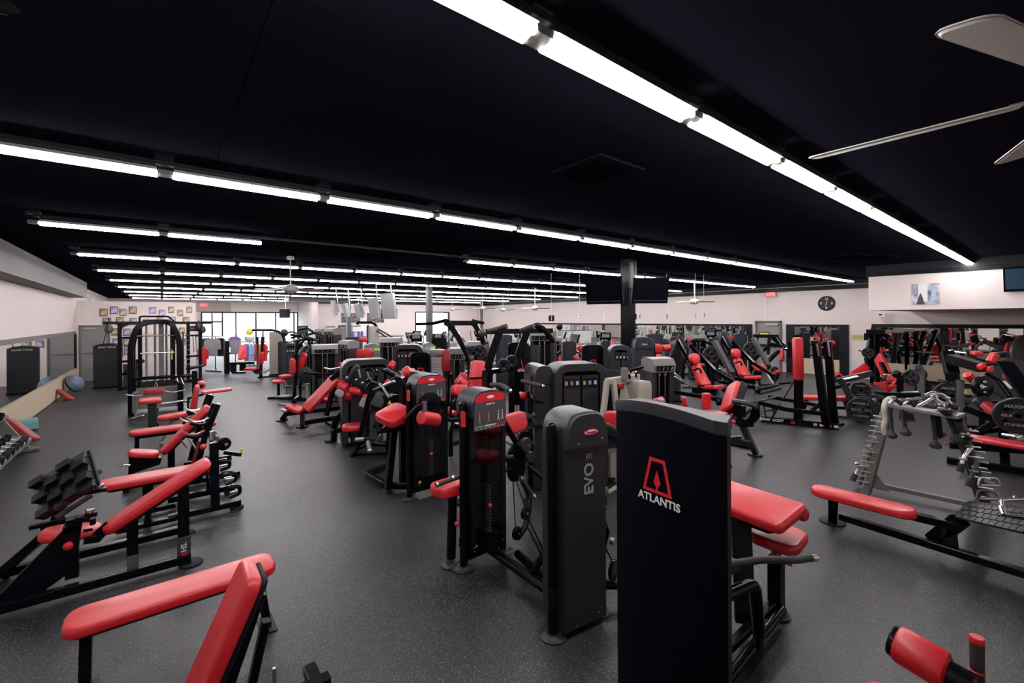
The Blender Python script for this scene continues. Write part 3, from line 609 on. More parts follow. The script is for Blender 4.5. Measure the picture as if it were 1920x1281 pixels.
for y in (6.02, 6.62):
    t.p('rail', 'black', G().beam([(.05, y, .06), (.72, y, .06)], .065, .065)); foot(t, .68, y, .07)
    t.p('upright', 'black', G().beam([(.47, y, .09), (.46, y, .80 if y < 6.3 else .5)], .085, .085))
    for zz, xx in ((.14, .56), (.3, .52)):
        t.p('plate_hook', 'black', G().tube([(xx, y, zz + .08), (xx + .05, y, zz + .12), (xx + .15, y, zz + .1), (xx + .15, y, zz + .02), (xx + .05, y, zz)], .022, 8, bend=.03))
        t.p('hook_face', 'steel', G().box(xx + .05, xx + .13, y - .03, y + .0, zz + .045, zz + .065), smooth=False)
t.p('cross_rail', 'black', G().beam([(.46, 6.05, .3), (.46, 6.6, .3)], .05, .05)); t.p('cross_rail', 'black', G().beam([(.2, 6.05, .06), (.2, 6.6, .06)], .05, .05))
t.p('pivot_plate', 'black', G().lathe((.55, 5.98, .78), (0, 1, 0), [(.02, -.04), (.065, -.035), (.075, -.02), (.075, .02), (.065, .035), (.02, .04)], 18).beam([(.55, 5.98, .68), (.72, 5.98, .62)], .05, .04))
t.p('bolt', 'chrome', G().disc((.57, 5.93, .78), (0, -1, 0), .018, .012, 12)); t.p('knob', 'red', G().ball((.36, 5.97, .78), .032, 12))
t.p('band_clip', 'yellow', G().tube([(.71, 5.98, .62), (.73, 5.97, .69)], .012, 8)); t.p('bar_end', 'chrome', G().tube([(.44, 5.98, .84), (.44, 5.98, .94)], .022, 10))
# --- incline olympic bench with leaning racks (L5)
t = T('olympic_incline_bench', 'red incline bench with chrome bar hooks and leaning black racks', 'bench', (.2, 7.7, 0), w=True)
t.p('back_pad', 'red', G().slab((-.03, 7.7, .40), (.50, 7.7, .98), .28, .075, (-.75, 0, .68), rc=.09)); t.p('pad_board', 'black_matte', G().slab((.06, 7.7, .40), (.55, 7.7, .93), .2, .04, (-.75, 0, .68), rc=.05))
t.p('seat_pad', 'red', G().slab((-.34, 7.62, .50), (-.02, 7.62, .42), .26, .07, (.2, 0, 1), rc=.09))
t.p('post', 'black', G().beam([(.1, 7.7, .12), (.1, 7.7, .42)], .08, .08)); t.p('rail', 'black', G().beam([(-.3, 7.68, .12), (.1, 7.7, .09), (.75, 7.7, .12)], .07, .07))
t.p('leg', 'black', G().beam([(-.32, 7.65, .02), (-.3, 7.65, .44)], .08, .07)); t.p('cross_foot', 'black', G().beam([(-.36, 7.4, .04), (-.36, 7.95, .04)], .06, .06))
t.p('strut', 'steel', G().beam([(.25, 7.66, .62), (.5, 7.62, .12)], .035, .02).beam([(.17, 7.63, .6), (.27, 7.63, .42)], .06, .02))
t.p('pop_pin', 'chrome', G().tube([(-.45, 7.5, .33), (-.38, 7.5, .35), (-.32, 7.5, .33)], .012, 8, bend=.02)); t.p('gusset', 'black', G().prism([(-.34, 7.56, .42), (0, 7.56, .34), (-.02, 7.56, .26), (-.3, 7.56, .2)], (0, .1, 0)))
for y in (7.2, 8.15):
    u_ = t.p('rack_post', 'black', G().beam([(.33, y, .1), (.45, y, .62), (.6, y, 1.04)], .06, .07)); t.p('rack_post', 'black', G().beam([(.42, y + .07, .62), (.56, y + .07, 1.05)], .04, .045))
    t.p('end_cap', 'chrome', G().disc((.603, y, 1.045), (.3, 0, 1), .025, .01, 10), u_)
    for zz in (.70, .86):
        a = zz * .3 + .16
        t.p('bar_hook', 'chrome', G().beam([(a + .08, y, zz + .01), (a, y, zz - .03), (a - .1, y, zz - .02), (a - .16, y, zz + .04)], .07, .016, bend=.06)); t.p('hook_base', 'black', G().beam([(a + .08, y, zz - .05), (a - .02, y, zz - .075), (a - .13, y, zz - .03)], .07, .03, bend=.04))
    t.p('floor_rail', 'black', G().beam([(.25, y, .05), (.85, y, .05)], .06, .06)); foot(t, .8, y, .06)
t.p('cross_rail', 'black', G().beam([(.4, 7.2, .35), (.4, 8.15, .35)], .06, .06)); t.p('link', 'black', G().beam([(.4, 7.2, .1), (.4, 8.15, .1)], .05, .05))
t.p('drop_arm', 'red_dull', G().beam([(.30, 7.32, .08), (.42, 7.32, .55)], .07, .07))
flat_bench('red flat bench behind the leaning black bar racks', -.40, .72, 9.0, .48, grp='red flat benches')
# --- utility chair (L7)
t = T('utility_chair', 'short upright red chair facing the pulldown tower', 'bench', (.2, 10.0, 0), w=True)
t.p('seat_pad', 'red', G().slab((-.06, 9.95, .5), (.36, 9.95, .53), .3, .07, rc=.08)); t.p('back_pad', 'red', G().slab((.40, 9.97, .52), (.48, 9.97, 1.0), .28, .07, (-1, 0, .15), rc=.07))
t.p('frame', 'grey_paint', G().beam([(-.02, 9.95, .02), (.15, 9.95, .42), (.5, 9.95, .42), (.82, 9.97, .02)], .05, .05)); t.p('back_tube', 'grey_paint', G().beam([(.46, 9.97, .42), (.53, 9.97, .9)], .04, .04))
t.p('cross_foot', 'grey_paint', G().beam([(.8, 9.7, .03), (.8, 10.25, .03)], .05, .05)); t.p('cross_foot', 'grey_paint', G().beam([(0, 9.75, .03), (0, 10.2, .03)], .05, .05))
# --- adduction style pad with roller on the aisle (L8)
t = T('roller_pad_machine', 'small black post machine with a red roller and a flat red pad', 'machine', (.9, 12.6, 0), w=True)
c = PY(365, 722, 12.6); t.p('post', 'black', G().beam([(c.x, 12.6, .0), (c.x, 12.6, 1.02)], .1, .1)); t.p('arm', 'black', G().beam([(c.x - .75, 12.6, .93), (c.x, 12.6, .9)], .05, .05))
q = PY(375, 722, 12.5); t.p('roller', 'red', G().roll(q + V((.02, -.15, 0)), q + V((.02, .2, 0)), .085)); t.p('roller_core', 'black', G().disc(q + V((.02, -.16, 0)), (0, -1, 0), .04, .01, 12))
t.p('seat_pad', 'red', G().slab((c.x + .12, 12.55, c.z - .16), (c.x + .72, 12.55, c.z - .13), .3, .06, rc=.05)); t.p('brace', 'black', G().beam([(c.x + .2, 12.55, c.z - .22), (c.x - .12, 12.55, .4), (c.x - .14, 12.55, .03)], .04, .05))
t.p('floor_rail', 'black', G().beam([(c.x - .6, 12.6, .04), (c.x + .3, 12.6, .04)], .07, .07))
t.p('strut', 'steel', G().beam([(c.x - .1, 12.3, .35), (c.x + .1, 12.3, .1)], .03, .03))
# --- low pulley tower with arched tops (L9)
t = T('cable_tower', 'black arched cable tower with chrome bars and a red seat in front', 'cable machine', (-.1, 13.6, 0), w=True)
for y in (13.35, 14.25):
    t.p('arched_frame', 'black', G().beam([(-.55, y, .0), (-.55, y, 1.65), (-.42, y, 2.12), (.0, y + .05, 2.17), (.2, y, 2.12), (.36, y, 1.7), (.36, y, .0)], .11, .1, (0, 1, 0), bend=.2))
t.p('top_plate', 'charcoal_light', G().slab((-.35, 13.8, 2.22), (.2, 13.8, 2.22), .9, .05, rc=.2))
for x in (-.28, -.12, .1): t.p('guide_rod', 'steel', G().tube([(x, 13.8, .1), (x, 13.8, 2.15)], .022, 8))
t.p('inner_post', 'grey_paint', G().beam([(.0, 13.8, .1), (.0, 13.8, 2.15)], .09, .1)); t.p('inner_post', 'black', G().beam([(.22, 13.7, .1), (.22, 13.7, 2.15)], .1, .1)); t.p('inner_post', 'black', G().beam([(-.4, 13.9, .1), (-.4, 13.9, 2.1)], .08, .08))
t.p('chrome_bar', 'chrome', G().tube([(-.48, 13.5, 1.83), (.3, 13.5, 1.83)], .018, 8)); t.p('chrome_bar', 'chrome', G().tube([(-.38, 13.5, 1.42), (.25, 13.5, 1.42)], .018, 8)); t.p('strap', 'yellow', G().beam([(.2, 13.42, 1.5), (.2, 13.4, 1.25)], .05, .02))
t.p('weight_stack', 'charcoal', G().box(-.4, .25, 13.6, 13.9, .12, .75)); t.p('shroud', 'grey_paint', G().box(-.46, .3, 13.42, 13.46, .12, .62))
t.p('shroud', 'grey_paint', G().box(-.52, -.44, 13.1, 13.46, .12, .55)); t.p('base_rail', 'black', G().beam([(-.55, 13.35, .04), (-.55, 14.25, .04)], .08, .08)); t.p('base_rail', 'black', G().beam([(.36, 13.35, .04), (.36, 14.25, .04)], .08, .08)); t.p('base_rail', 'black', G().beam([(-.1, 11.6, .04), (-.1, 13.8, .04)], .1, .08))
t.p('crossbeam', 'black', G().beam([(-.55, 13.35, .85), (.36, 13.35, .85)], .06, .08))
t.p('low_bar', 'chrome', G().tube([(-.62, 13.0, .55), (-.4, 13.0, .48), (-.1, 13.0, .62), (.2, 13.0, .5), (.45, 13.0, .55)], .016, 8, bend=.1)); t.p('carabiner', 'chrome', G().tube([(-.1, 13.0, .62), (-.13, 13.0, .7), (-.1, 13.0, .78), (-.07, 13.0, .7), (-.1, 13.0, .62)], .01, 6)); t.p('cable', 'black', G().tube([(-.1, 13.05, .78), (-.1, 13.5, 1.2), (-.1, 13.6, 2.1)], .006, 5))
c = V((-.2, 11.6, 0)); t.p('seat_pad', 'red', G().slab((-.36, 11.5, .62), (.0, 11.5, .62), .42, .08, rc=.06)); t.p('seat_post', 'charcoal', G().beam([(-.15, 11.5, .0), (-.15, 11.5, .56)], .14, .14))
t.p('thigh_pad', 'red_dull', G().slab((-.3, 12.3, .72), (.05, 12.3, .72), .14, .12, rc=.04)); t.p('foot_bar', 'chrome', G().tube([(-.5, 12.4, .1), (-.3, 12.2, .18)], .02, 8).tube([(.0, 12.4, .36), (.35, 12.4, .38), (.5, 12.6, .3)], .02, 8))
t.p('handle', 'chrome', G().tube([(.25, 12.9, .92), (.35, 12.9, .85), (.4, 12.9, .7), (.3, 12.9, .76), (.25, 12.9, .92)], .014, 6))
# --- cable crossover (L10)
t = T('cable_crossover', 'wide black cable crossover frame with a long top beam', 'cable machine', (0, 19.2, 0), w=True)
t.p('top_beam', 'black', G().beam([(-1.42, 18.6, 2.13), (1.42, 19.6, 2.10)], .12, .09)); t.p('chin_up_bar', 'black', G().tube([(-.55, 18.9, 2.1), (-.55, 18.9, 2.33), (.2, 19.1, 2.33), (.35, 19.2, 2.15)], .03, 8, bend=.06))
for x, y in ((-1.02, 18.5), (-.55, 18.9), (.75, 19.5), (1.12, 19.9)):
    t.p('post', 'black', G().beam([(x, y, .0), (x, y, 2.08)], .1, .1)); foot(t, x, y, .09)
t.p('arched_frame', 'black', G().beam([(-1.02, 18.5, 1.6), (-1.0, 18.5, 2.0), (-.8, 18.6, 2.1)], .08, .08, (0, 1, 0), bend=.1))
for z in (1.65, .9, .5, .06): t.p('cross_rail', 'black', G().beam([(-1.02, 18.55, z), (-.5, 18.9, z)], .06, .07)); t.p('cross_rail', 'black', G().beam([(.7, 19.5, z), (1.12, 19.85, z)], .06, .06))
for i in range(9): t.p('rung', 'steel', G().tube([(.62, 19.3, .3 + .17 * i), (.80, 19.4, .3 + .17 * i)], .012, 6))
t.p('side_post', 'charcoal', G().beam([(.6, 19.3, 0), (.6, 19.3, 1.8)], .05, .05)); t.p('base_rail', 'black', G().beam([(-1.02, 18.5, .05), (1.12, 19.6, .05)], .08, .08))
t.p('weight_stack', 'charcoal', G().box(-.95, -.6, 18.6, 18.9, .1, .8)); t.p('header_panel', 'charcoal', G().box(.75, 1.15, 19.55, 19.6, 1.8, 2.0)); t.text('PANATTA', (.95, 19.54, 1.9), (1, 0, 0), (0, 0, 1), .07, 'label_grey')
t.p('seat_pad', 'black', G().slab((.7, 19.0, .55), (1.15, 19.2, .62), .3, .07)); t.p('side_pad', 'black', G().slab((-.9, 18.4, .55), (-.5, 18.7, .95), .25, .08, (-.5, -.3, .8)))
for i, (x, dy) in enumerate(((-.97, -.05), (-.75, 0), (.9, .2), (.98, .3))): t.p('hanging_strap', 'rope_black', G().tube([(x, 18.6 + dy + (.9 if x > 0 else 0), 1.65), (x + .02, 18.5 + dy + (.9 if x > 0 else 0), 1.05)], .012, 5))
c = PY(204, 616, 18.5); q_ = T('speed_bag', 'grey speed bag hanging from the left end of the crossover beam', 'punching bag', tuple(c), w=True)
q_.p('bag', 'charcoal_light', G().lathe(c - V((0, 0, .16)), (0, 0, 1), [(.01, 0), (.09, .05), (.11, .13), (.09, .22), (.02, .3)], 16)); q_.p('swivel', 'black', G().tube([c + V((0, 0, .13)), c + V((0, .05, .32))], .02, 8)); q_.p('cord', 'black', G().tube([c + V((-.05, -.05, -.1)), c + V((-.14, -.08, -.55))], .01, 5))
for i, (u, v, m_) in enumerate(((372, 612, 'charcoal'), (384, 618, 'charcoal'))):
    c = PY(u if i == 0 else 380, v, 19.4); q_ = T('medicine_bag', ['dark bag hanging under the right part of the beam', 'dark bag hanging at the right end of the beam'][i], 'punching bag', tuple(c), w=True, group='bags on the crossover')
    q_.p('bag', m_, G().lathe(c - V((0, 0, .14)), (0, 0, 1), [(.01, 0), (.09, .04), (.1, .14), (.07, .24), (.02, .27)], 14)); q_.p('strap', 'black', G().tube([c + V((0, 0, .12)), c + V((0, 0, .22))], .015, 6))
# --- tall black cabinet-like machine by the door (L11)
t = T('tower_machine', 'tall dark shrouded tower beside the grey left door', 'machine', (-1.4, 19.55, 0), -6)
t.p('shroud', 'charcoal', G().prism([(-.33, 0, .02), (.33, 0, .02), (.33, 0, 1.38), (.2, 0, 1.43), (0, 0, 1.455), (-.2, 0, 1.43), (-.33, 0, 1.38)], (0, .4, 0)), smooth=False)
t.text('BODY SOLID', (.02, -.004, 1.33), (1, 0, 0), (0, 0, 1), .075, 'label_white'); t.p('lettering', 'logo_red', G().box(-.2, -.17, -.004, 0, 1.3, 1.36), smooth=False); t.p('base', 'black', G().box(-.35, .35, -.02, .44, 0, .04), smooth=False)
# --- against the left wall: balance ball, leaning pads, step
c = P(150, 738, 0)
t = T('balance_ball', 'blue half ball trainer leaning in the left corner', 'ball', (c.x, c.y, .3), w=True)
ax = V((.8, -.35, .45)).normalized(); cc = V((c.x - .13, c.y, .31))
t.p('dome', 'ball_blue', G().lathe(cc, ax, [(.27, 0), (.262, .05), (.23, .12), (.165, .175), (.08, .21), (.01, .215)], 22)); t.p('platform', 'black_matte', G().lathe(cc - ax * .03, ax, [(.26, -.02), (.275, 0), (.275, .03)], 22))
for i, (u0, v0, u1, v1, wd) in enumerate(((20, 783, 72, 822, .2), (112, 730, 137, 748, .26))):
    q = P(u1, v1, .03); p = PX(u0, v0, XL + .12)
    t = T('leaning_pad', ['long dull red pad leaning on the left wall near the dumbbells', 'shorter dull red pad leaning on the left wall near the blue ball'][i], 'pad', (q.x, q.y, 0), w=True, group='red pads against the left wall')
    t.p('pad', 'red_dull', G().slab(p, q, wd, .08, (.6, 0, 1), rc=.08)); t.p('backing', 'black_matte', G().slab(p - V((.0, 0, .082)) * 1.0, q - V((.05, 0, .0)) + V((0, 0, -.01)), wd * .8, .02, (.6, 0, 1), rc=.05))
c = P(53, 805, 0)
t = T('foam_block', 'pale teal foam block on the floor against the left wall', 'block', (c.x, c.y, 0), 10); t.p('block', 'teal', G().slab((-.14, 0, .2), (.14, 0, .2), .35, .19, rc=.02))
# --- dumbbell rack (left edge)
t = T('dumbbell_rack', 'grey two shelf rack along the left wall at the photo edge', 'rack', (-2.0, 9.0, 0), w=True)
t.p('shelf', 'grey_paint', G().prism([(-1.95, 8.0, .30), (-1.72, 8.0, .22), (-1.72, 8.0, .17), (-1.97, 8.0, .25)], (0, 2.9, 0)), smooth=False)
t.p('shelf', 'grey_paint', G().prism([(-2.2, 8.0, .72), (-1.98, 8.0, .64), (-1.98, 8.0, .60), (-2.22, 8.0, .68)], (0, 2.9, 0)), smooth=False)
for y in (8.3, 10.85):
    t.p('end_frame', 'grey_paint', G().beam([(-1.62, y, .03), (-2.25, y, .03)], .07, .05)); t.p('end_frame', 'grey_paint', G().beam([(-1.8, y, .03), (-2.2, y, .74)], .16, .05, (0, 1, 0)))
names = ['dumbbell']
for lev, (x, z, n_) in enumerate(((-1.84, .315, 9), (-2.09, .735, 8))):
    for i in range(n_):
        y = 8.35 + i * (.265 if lev == 0 else .3); r = .075
        d = T('dumbbell', '%s dumbbell from the wall end on the %s shelf' % (['nearest', 'second', 'third', 'fourth', 'fifth', 'sixth', 'seventh', 'eighth', 'ninth'][n_ - 1 - i], ['lower', 'upper'][lev]), 'dumbbell', (x, y, z), 0, 'dumbbells on the left rack')
        d.p('head', 'black', G().lathe((-.13, 0, .02), (1, 0, -.33), [(.05, 0), (r, .015), (r, .075), (.05, .09)], 12)); d.p('head', 'black', G().lathe((.05, 0, -.04), (1, 0, -.33), [(.05, 0), (r, .015), (r, .075), (.05, .09)], 12))
        d.p('handle', 'chrome', G().tube([(-.06, 0, 0), (.06, 0, -.04)], .017, 8)); d.p('end_cap', 'chrome', G().disc((.14, 0, -.068), (1, 0, -.33), .04, .006, 12))
c = P(14, 862, .12)
t = T('blue_ball', 'dark blue glittery ball under the dumbbell rack', 'ball', (-1.98, 8.75, .13)); t.p('shell', 'blue', G().ball((0, 0, 0), .13, 18)); t.p('plug', 'white', G().disc((.1, -.06, .05), (.8, -.5, .4), .012, .01, 8))
# ================================================================ WEIGHT STACK MACHINES
def feet(t, pts, r=.085):
    for x, y in pts: t.p('foot_pad', 'charcoal', G().lathe((x, y, 0), (0, 0, 1), [(r, 0), (r, .012), (r * .7, .02), (r * .6, .03)], 18))
def arch(w, z0, z1, n=8):
    """outline of a dome-topped panel in x,z"""
    h = z1 - z0; o = [(-w / 2, z0)]
    for i in range(1, n): a = math.pi * (1 - i / n); o.append((w / 2 * math.copysign(abs(math.cos(a)) ** .6, math.cos(a)), z0 + h * math.sin(a) ** .75))
    return o + [(w / 2, z0)]
def open_tower(t, w=.46, d=.22, H=1.54, plates=15):
    """weight stack tower with an arched instruction head, smoked shields and a numbered stack; front is -y"""
    for s_ in (-1, 1):
        t.p('post', 'black', G().tube([(s_ * w / 2, 0, .02), (s_ * w / 2, 0, H - .12)], .034, 12).ball((s_ * w / 2, 0, H - .12), .034, 10))
    feet(t, ((-w / 2, 0), (w / 2, 0)), .1)
    t.p('reflector', 'red', G().box(-w / 2 - .036, -w / 2 - .012, -.06, -.02, H - .30, H - .17))
    pr = arch(w * .86, H - .22, H)
    t.p('head', 'charcoal', G().prism([(x, -.10, z) for x, z in pr], (0, d + .02, 0)), smooth=True)
    fc = t.p('instruction_panel', 'charcoal_light', G().prism([(x * .94, -.106, H - .22 + (z - H + .22) * .94) for x, z in pr] , (0, .006, 0)), smooth=False)
    t.p('instruction_card', 'charcoal_light', G().box(-w * .405, w * .405, -.108, -.102, H - .345, H - .2), fc, smooth=False)
    a2 = arch(w * .74, H - .10, H - .02); t.p('red_band', 'logo_red', G().prism([(x, -.11, z) for x, z in a2], (0, .004, 0)), fc, smooth=False)
    t.p('badge', 'label_white', G().prism([(.04 * math.cos(a_ * .3927), -.1108, H - .06 + .014 * math.sin(a_ * .3927)) for a_ in range(16)], (0, -.002, 0)), fc, smooth=False)
    for k, m_ in enumerate(('green', 'label_white', 'logo_red')): t.p('stripe', m_, G().box(-w * .4 + k * w * .27, -w * .4 + (k + 1) * w * .265, -.112, -.108, H - .315, H - .305), fc, smooth=False)
    for k in range(7): t.p('stripe', 'label_grey', G().box(-w * .38 + k * w * .11, -w * .31 + k * w * .11, -.112, -.108, H - .335, H - .325), fc, smooth=False)
    for k, (x, m_) in enumerate(((-.12, 'orange'), (-.02, 'orange'), (.09, 'label_white'), (.135, 'label_white'))):
        t.p('pictogram', m_, G().lathe((x, -.1085, H - .20), (0, -1, 0), [(.007, 0), (.007, .002)], 8).beam([(x, -.11, H - .215), (x, -.11, H - .245)], .009, .003, (0, 1, 0)).beam([(x, -.11, H - .245), (x + .012, -.11, H - .28)], .005, .003, (0, 1, 0)).beam([(x, -.11, H - .245), (x - .010, -.11, H - .28)], .005, .003, (0, 1, 0)), fc, smooth=False)
    t.text('PANATTA', (0, -.1105, H - .125), (1, 0, 0), (0, 0, 1), .022, 'label_white', fc)
    for x in (-.055, .055): t.p('guide_rod', 'steel', G().tube([(x, .02, .12), (x, .02, H - .2)], .011, 8))
    t.p('base_block', 'black', G().box(-w / 2 + .03, w / 2 - .03, -.07, .12, .13, .22)); t.p('lower_rail', 'black', G().beam([(-w / 2, 0, .1), (w / 2, 0, .1)], .06, .07))
    p0 = None
    for k in range(plates):
        if p0 is None: p0 = t.p('weight_plate', 'charcoal', G().box(-.15, .15, -.04, .08, .25, .25 + .026)); n0 = t.p('weight_number', 'label_grey', G().box(-.012, .018, -.048, -.04, .256, .272), smooth=False); n1 = t.p('weight_number', 'label_white', G().box(.024, .05, -.048, -.04, .256, .272), smooth=False)
        else: dup(p0, t.o, (0, 0, .0295 * k)); dup(n0, t.o, (0, 0, .0295 * k)); dup(n1, t.o, (0, 0, .0295 * k))
    t.p('selector_pin', 'red', G().tube([(.0, -.05, .52), (.0, -.09, .52)], .01, 8).ball((.0, -.095, .52), .02, 10))
    t.p('counterweight_post', 'black', G().tube([(0, .02, .7), (0, .02, 1.0)], .02, 10)); t.p('cable', 'black', G().tube([(0, .02, 1.0), (0, .02, H - .2)], .005, 6))
    t.p('smoked_shield', 'clear_shield', G().box(-w / 2 + .06, w / 2 - .05, -.085, -.08, .24, H - .34), smooth=False)
    t.p('shield_edge', 'black_trim', G().box(-w / 2 + .03, -w / 2 + .07, -.09, .1, .2, H - .22)); t.p('shield_edge', 'black_trim', G().box(w / 2 - .07, w / 2 - .03, -.09, .1, .2, H - .22))
    t.p('rear_panel', 'black_trim', G().box(-w / 2 + .05, w / 2 - .05, .1, .11, .13, H - .2))
    t.p('clamp', 'black', G().box(-w / 2 + .02, -w / 2 + .09, -.095, -.08, .93, .97)); t.p('bolt', 'chrome', G().disc((-.16, -.075, .16), (0, -1, 0), .008, .006, 8).disc((.16, -.075, .16), (0, -1, 0), .008, .006, 8)); t.p('warning_triangle', 'yellow', G().prism([(-.17, -.072, .185), (-.12, -.072, .185), (-.145, -.072, .225)], (0, .002, 0)), smooth=False)
def red_A(t, x, y, z, s, xd=(1, 0, 0), nrm=(0, -1, 0), word=None, parent=None):
    """red trapezoid outline with a spear head inside"""
    X = V(xd).normalized(); N = V(nrm); O = V((x, y, z)) + N * .002
    def q(a, b): return O + X * (a * s) + V((0, 0, b * s))
    out = [(-.5, -.5), (.5, -.5), (.27, .5), (-.25, .5)]; inn = [(-.39, -.41), (.38, -.41), (.2, .4), (-.18, .4)]
    vs = [q(*p) for p in out] + [q(*p) for p in inn]; vs += [p - N * .002 for p in vs]
    fs = []
    for i in range(4): j = (i + 1) % 4; fs += [(i, j, 4 + j, 4 + i), (8 + i, 12 + i, 12 + j, 8 + j), (i, 8 + i, 8 + j, j), (4 + i, 4 + j, 12 + j, 12 + i)]
    t.p('emblem', 'logo_red', G().add(vs, fs).prism([q(-.035, -.42), q(.035, -.42), q(.03, -.33), q(.12, -.2), q(.0, .17), q(-.12, -.2), q(-.03, -.33)], N * -.002), parent, smooth=False)
    if word: t.text(word, O + V((0, 0, -.66 * s)), xd, (0, 0, 1), .26 * s, 'label_white', parent, bold=.035)
# M1: the nearest tower, black, bowed front, with preacher table behind it
t = T('curl_machine', 'tall black tower nearest the camera with a red emblem over white lettering', 'machine', (2.0, 1.25, 0), w=True)
front = []; N_ = 10; A0 = V((1.885, 1.49, 0)); A1 = V((1.845, .945, 0))
for i in range(N_ + 1):
    s_ = i / N_; p = A0.lerp(A1, s_); b_ = 1 - (2 * s_ - 1) ** 2; front.append((p + V((-.035 * b_, 0, 0)), 1.735 + .03 * b_ - .008 * s_))
plan = [f_[0] for f_ in front] + [V((1.90, .912, 0)), V((2.12, 1.0, 0)), V((2.12, 1.5, 0))]; tops = [f_[1] for f_ in front] + [1.715, 1.70, 1.715]
nn = len(plan); vs = [V((p.x, p.y, .03)) for p in plan] + [V((p.x, p.y, z)) for p, z in zip(plan, tops)]
t.p('tower_shroud', 'navy_black', G().add(vs, [tuple(reversed(range(nn))), tuple(nn + i for i in range(nn))] + [(i, (i + 1) % nn, nn + (i + 1) % nn, nn + i) for i in range(nn)][::1]))
vs = []; 
for k in range(nn): vs.append(V((plan[k].x, plan[k].y, tops[k] - .0)))
cen = sum((p for p in plan), V((0, 0, 0))) / nn
rim = [V((p.x + (p.x - cen.x) * .02, p.y + (p.y - cen.y) * .02, z - .045)) for p, z in zip(plan, tops)]; rim2 = [V((p.x + (p.x - cen.x) * .02, p.y + (p.y - cen.y) * .02, z + .004)) for p, z in zip(plan, tops)]; rim3 = [V((p.x, p.y, z + .012)) for p, z in zip(plan, tops)]
t.p('top_trim', 'charcoal', G().add(rim + rim2 + rim3, [(i, (i + 1) % nn, nn + (i + 1) % nn, nn + i) for i in range(nn)] + [(nn + i, nn + (i + 1) % nn, 2 * nn + (i + 1) % nn, 2 * nn + i) for i in range(nn)] + [tuple(2 * nn + i for i in range(nn))]))
t.p('base', 'black', G().box(1.86, 2.14, .9, 1.52, 0, .05))
lo = PX(1235, 895, 1.84); xd = (A1 - A0).normalized(); red_A(t, 1.835 - .008, lo.y, lo.z + .008, .165, xd, (-1, 0, 0))
lt = PX(1237, 939, 1.83); t.text('ATLANTIS', (1.822, lt.y + .002, lt.z - .0), xd, (0, 0, 1), .052, 'label_white', bold=.018, depth=.0015)
t.p('arm_pad', 'red', G().slab((3.40, 1.17, .825), (3.46, 2.08, .83), .42, .075, (-.12, 0, 1), rc=.045))
t.p('pad_roll', 'red', G().roll((3.62, 1.168, .755), (3.69, 2.08, .76), .05))
t.p('pad_board', 'black_matte', G().slab((3.4, 1.25, .72), (3.45, 2.0, .725), .3, .02, (-.12, 0, 1)))
t.p('seat_pad', 'red', G().slab((3.42, 1.35, .575), (3.86, 1.35, .55), .34, .075, rc=.1, w2=.28)); t.p('seat_post', 'steel', G().beam([(3.5, 1.33, .3), (3.5, 1.33, .5)], .05, .05)); t.p('seat_tube', 'black', G().beam([(3.5, 1.33, .02), (3.5, 1.33, .4)], .09, .09)); t.p('seat_collar', 'black', G().beam([(3.5, 1.33, .39), (3.5, 1.33, .42)], .11, .11))
t.p('lever', 'red', G().tube([(3.42, 1.28, .5), (3.38, 1.24, .48), (3.42, 1.2, .46)], .014, 8)); feet(t, ((3.52, 1.33),), .085)
t.p('table_post', 'black', G().beam([(3.16, 1.4, .06), (3.32, 1.5, .74)], .13, .07)); t.p('base_rail', 'black', G().beam([(2.1, 1.33, .11), (3.5, 1.33, .11)], .055, .05)); t.p('base_rail', 'black', G().tube([(2.1, 1.2, .1), (3.45, 1.27, .1)], .03, 10))
t.p('grip', 'rubber_grip', G().tube([(2.4, 1.25, .78), (2.75, 1.12, .76), (3.1, 1.06, .66), (3.28, 1.04, .62)], .022, 10, bend=.06)); t.p('grip_end', 'chrome', G().tube([(3.28, 1.04, .62), (3.34, 1.03, .605)], .023, 10))
t.p('lever_arm', 'black', G().tube([(2.2, 1.25, .62), (2.72, 1.15, .62), (2.78, 1.15, .3), (2.9, 1.2, .15)], .035, 10, bend=.06)); t.p('frame', 'charcoal', G().beam([(2.2, 1.3, .7), (2.7, 1.25, .7)], .08, .05))
t.p('knob', 'black', G().ball(PD(1368, 875, 3.2), .018, 10))
# M2: grey shrouded tower
c2 = V((2.31, 2.12, 0))
t = T('press_machine', 'rounded dark grey tower with vertical grey lettering, left of the nearest tower', 'machine', c2, -8)
w = .44
def closed_tower(t, w, d, H, hd=.24, body='charcoal', y0=-.03, z0=.05):
    t.p('shroud', body, G().prism([(-w / 2, y0, z0), (w / 2, y0, z0), (w / 2, y0, H - hd), (-w / 2, y0, H - hd)], (0, d, 0)), smooth=False)
    pr = arch(w * 1.04, H - hd, H, 14); n = len(pr)
    ch = [(x, y0 - .02, z) for x, z in pr]
    g_ = G(); lv = [(-.012, .0), (-.03, .25), (-.0, 0)]
    rings = [[V((x * .93, y0 - .035, H - hd + (z - H + hd) * .93)) for x, z in pr], [V((x * .985, y0 - .022, H - hd + (z - H + hd) * .985)) for x, z in pr], [V((x, y0 - .0, z)) for x, z in pr], [V((x, y0 + d * .9, z)) for x, z in pr], [V((x * .94, y0 + d, H - hd + (z - H + hd) * .94)) for x, z in pr]]
    vs = [p for r in rings for p in r]; fs = []
    for i in range(len(rings) - 1):
        for j in range(n): j2 = (j + 1) % n; fs.append((i * n + j, i * n + j2, (i + 1) * n + j2, (i + 1) * n + j))
    fs.append(tuple(range(n))); fs.append(tuple(len(rings) * n - 1 - j for j in range(n)))
    return t.p('domed_top', body, G().add(vs, fs))
dm = closed_tower(t, .365, .27, 1.535)
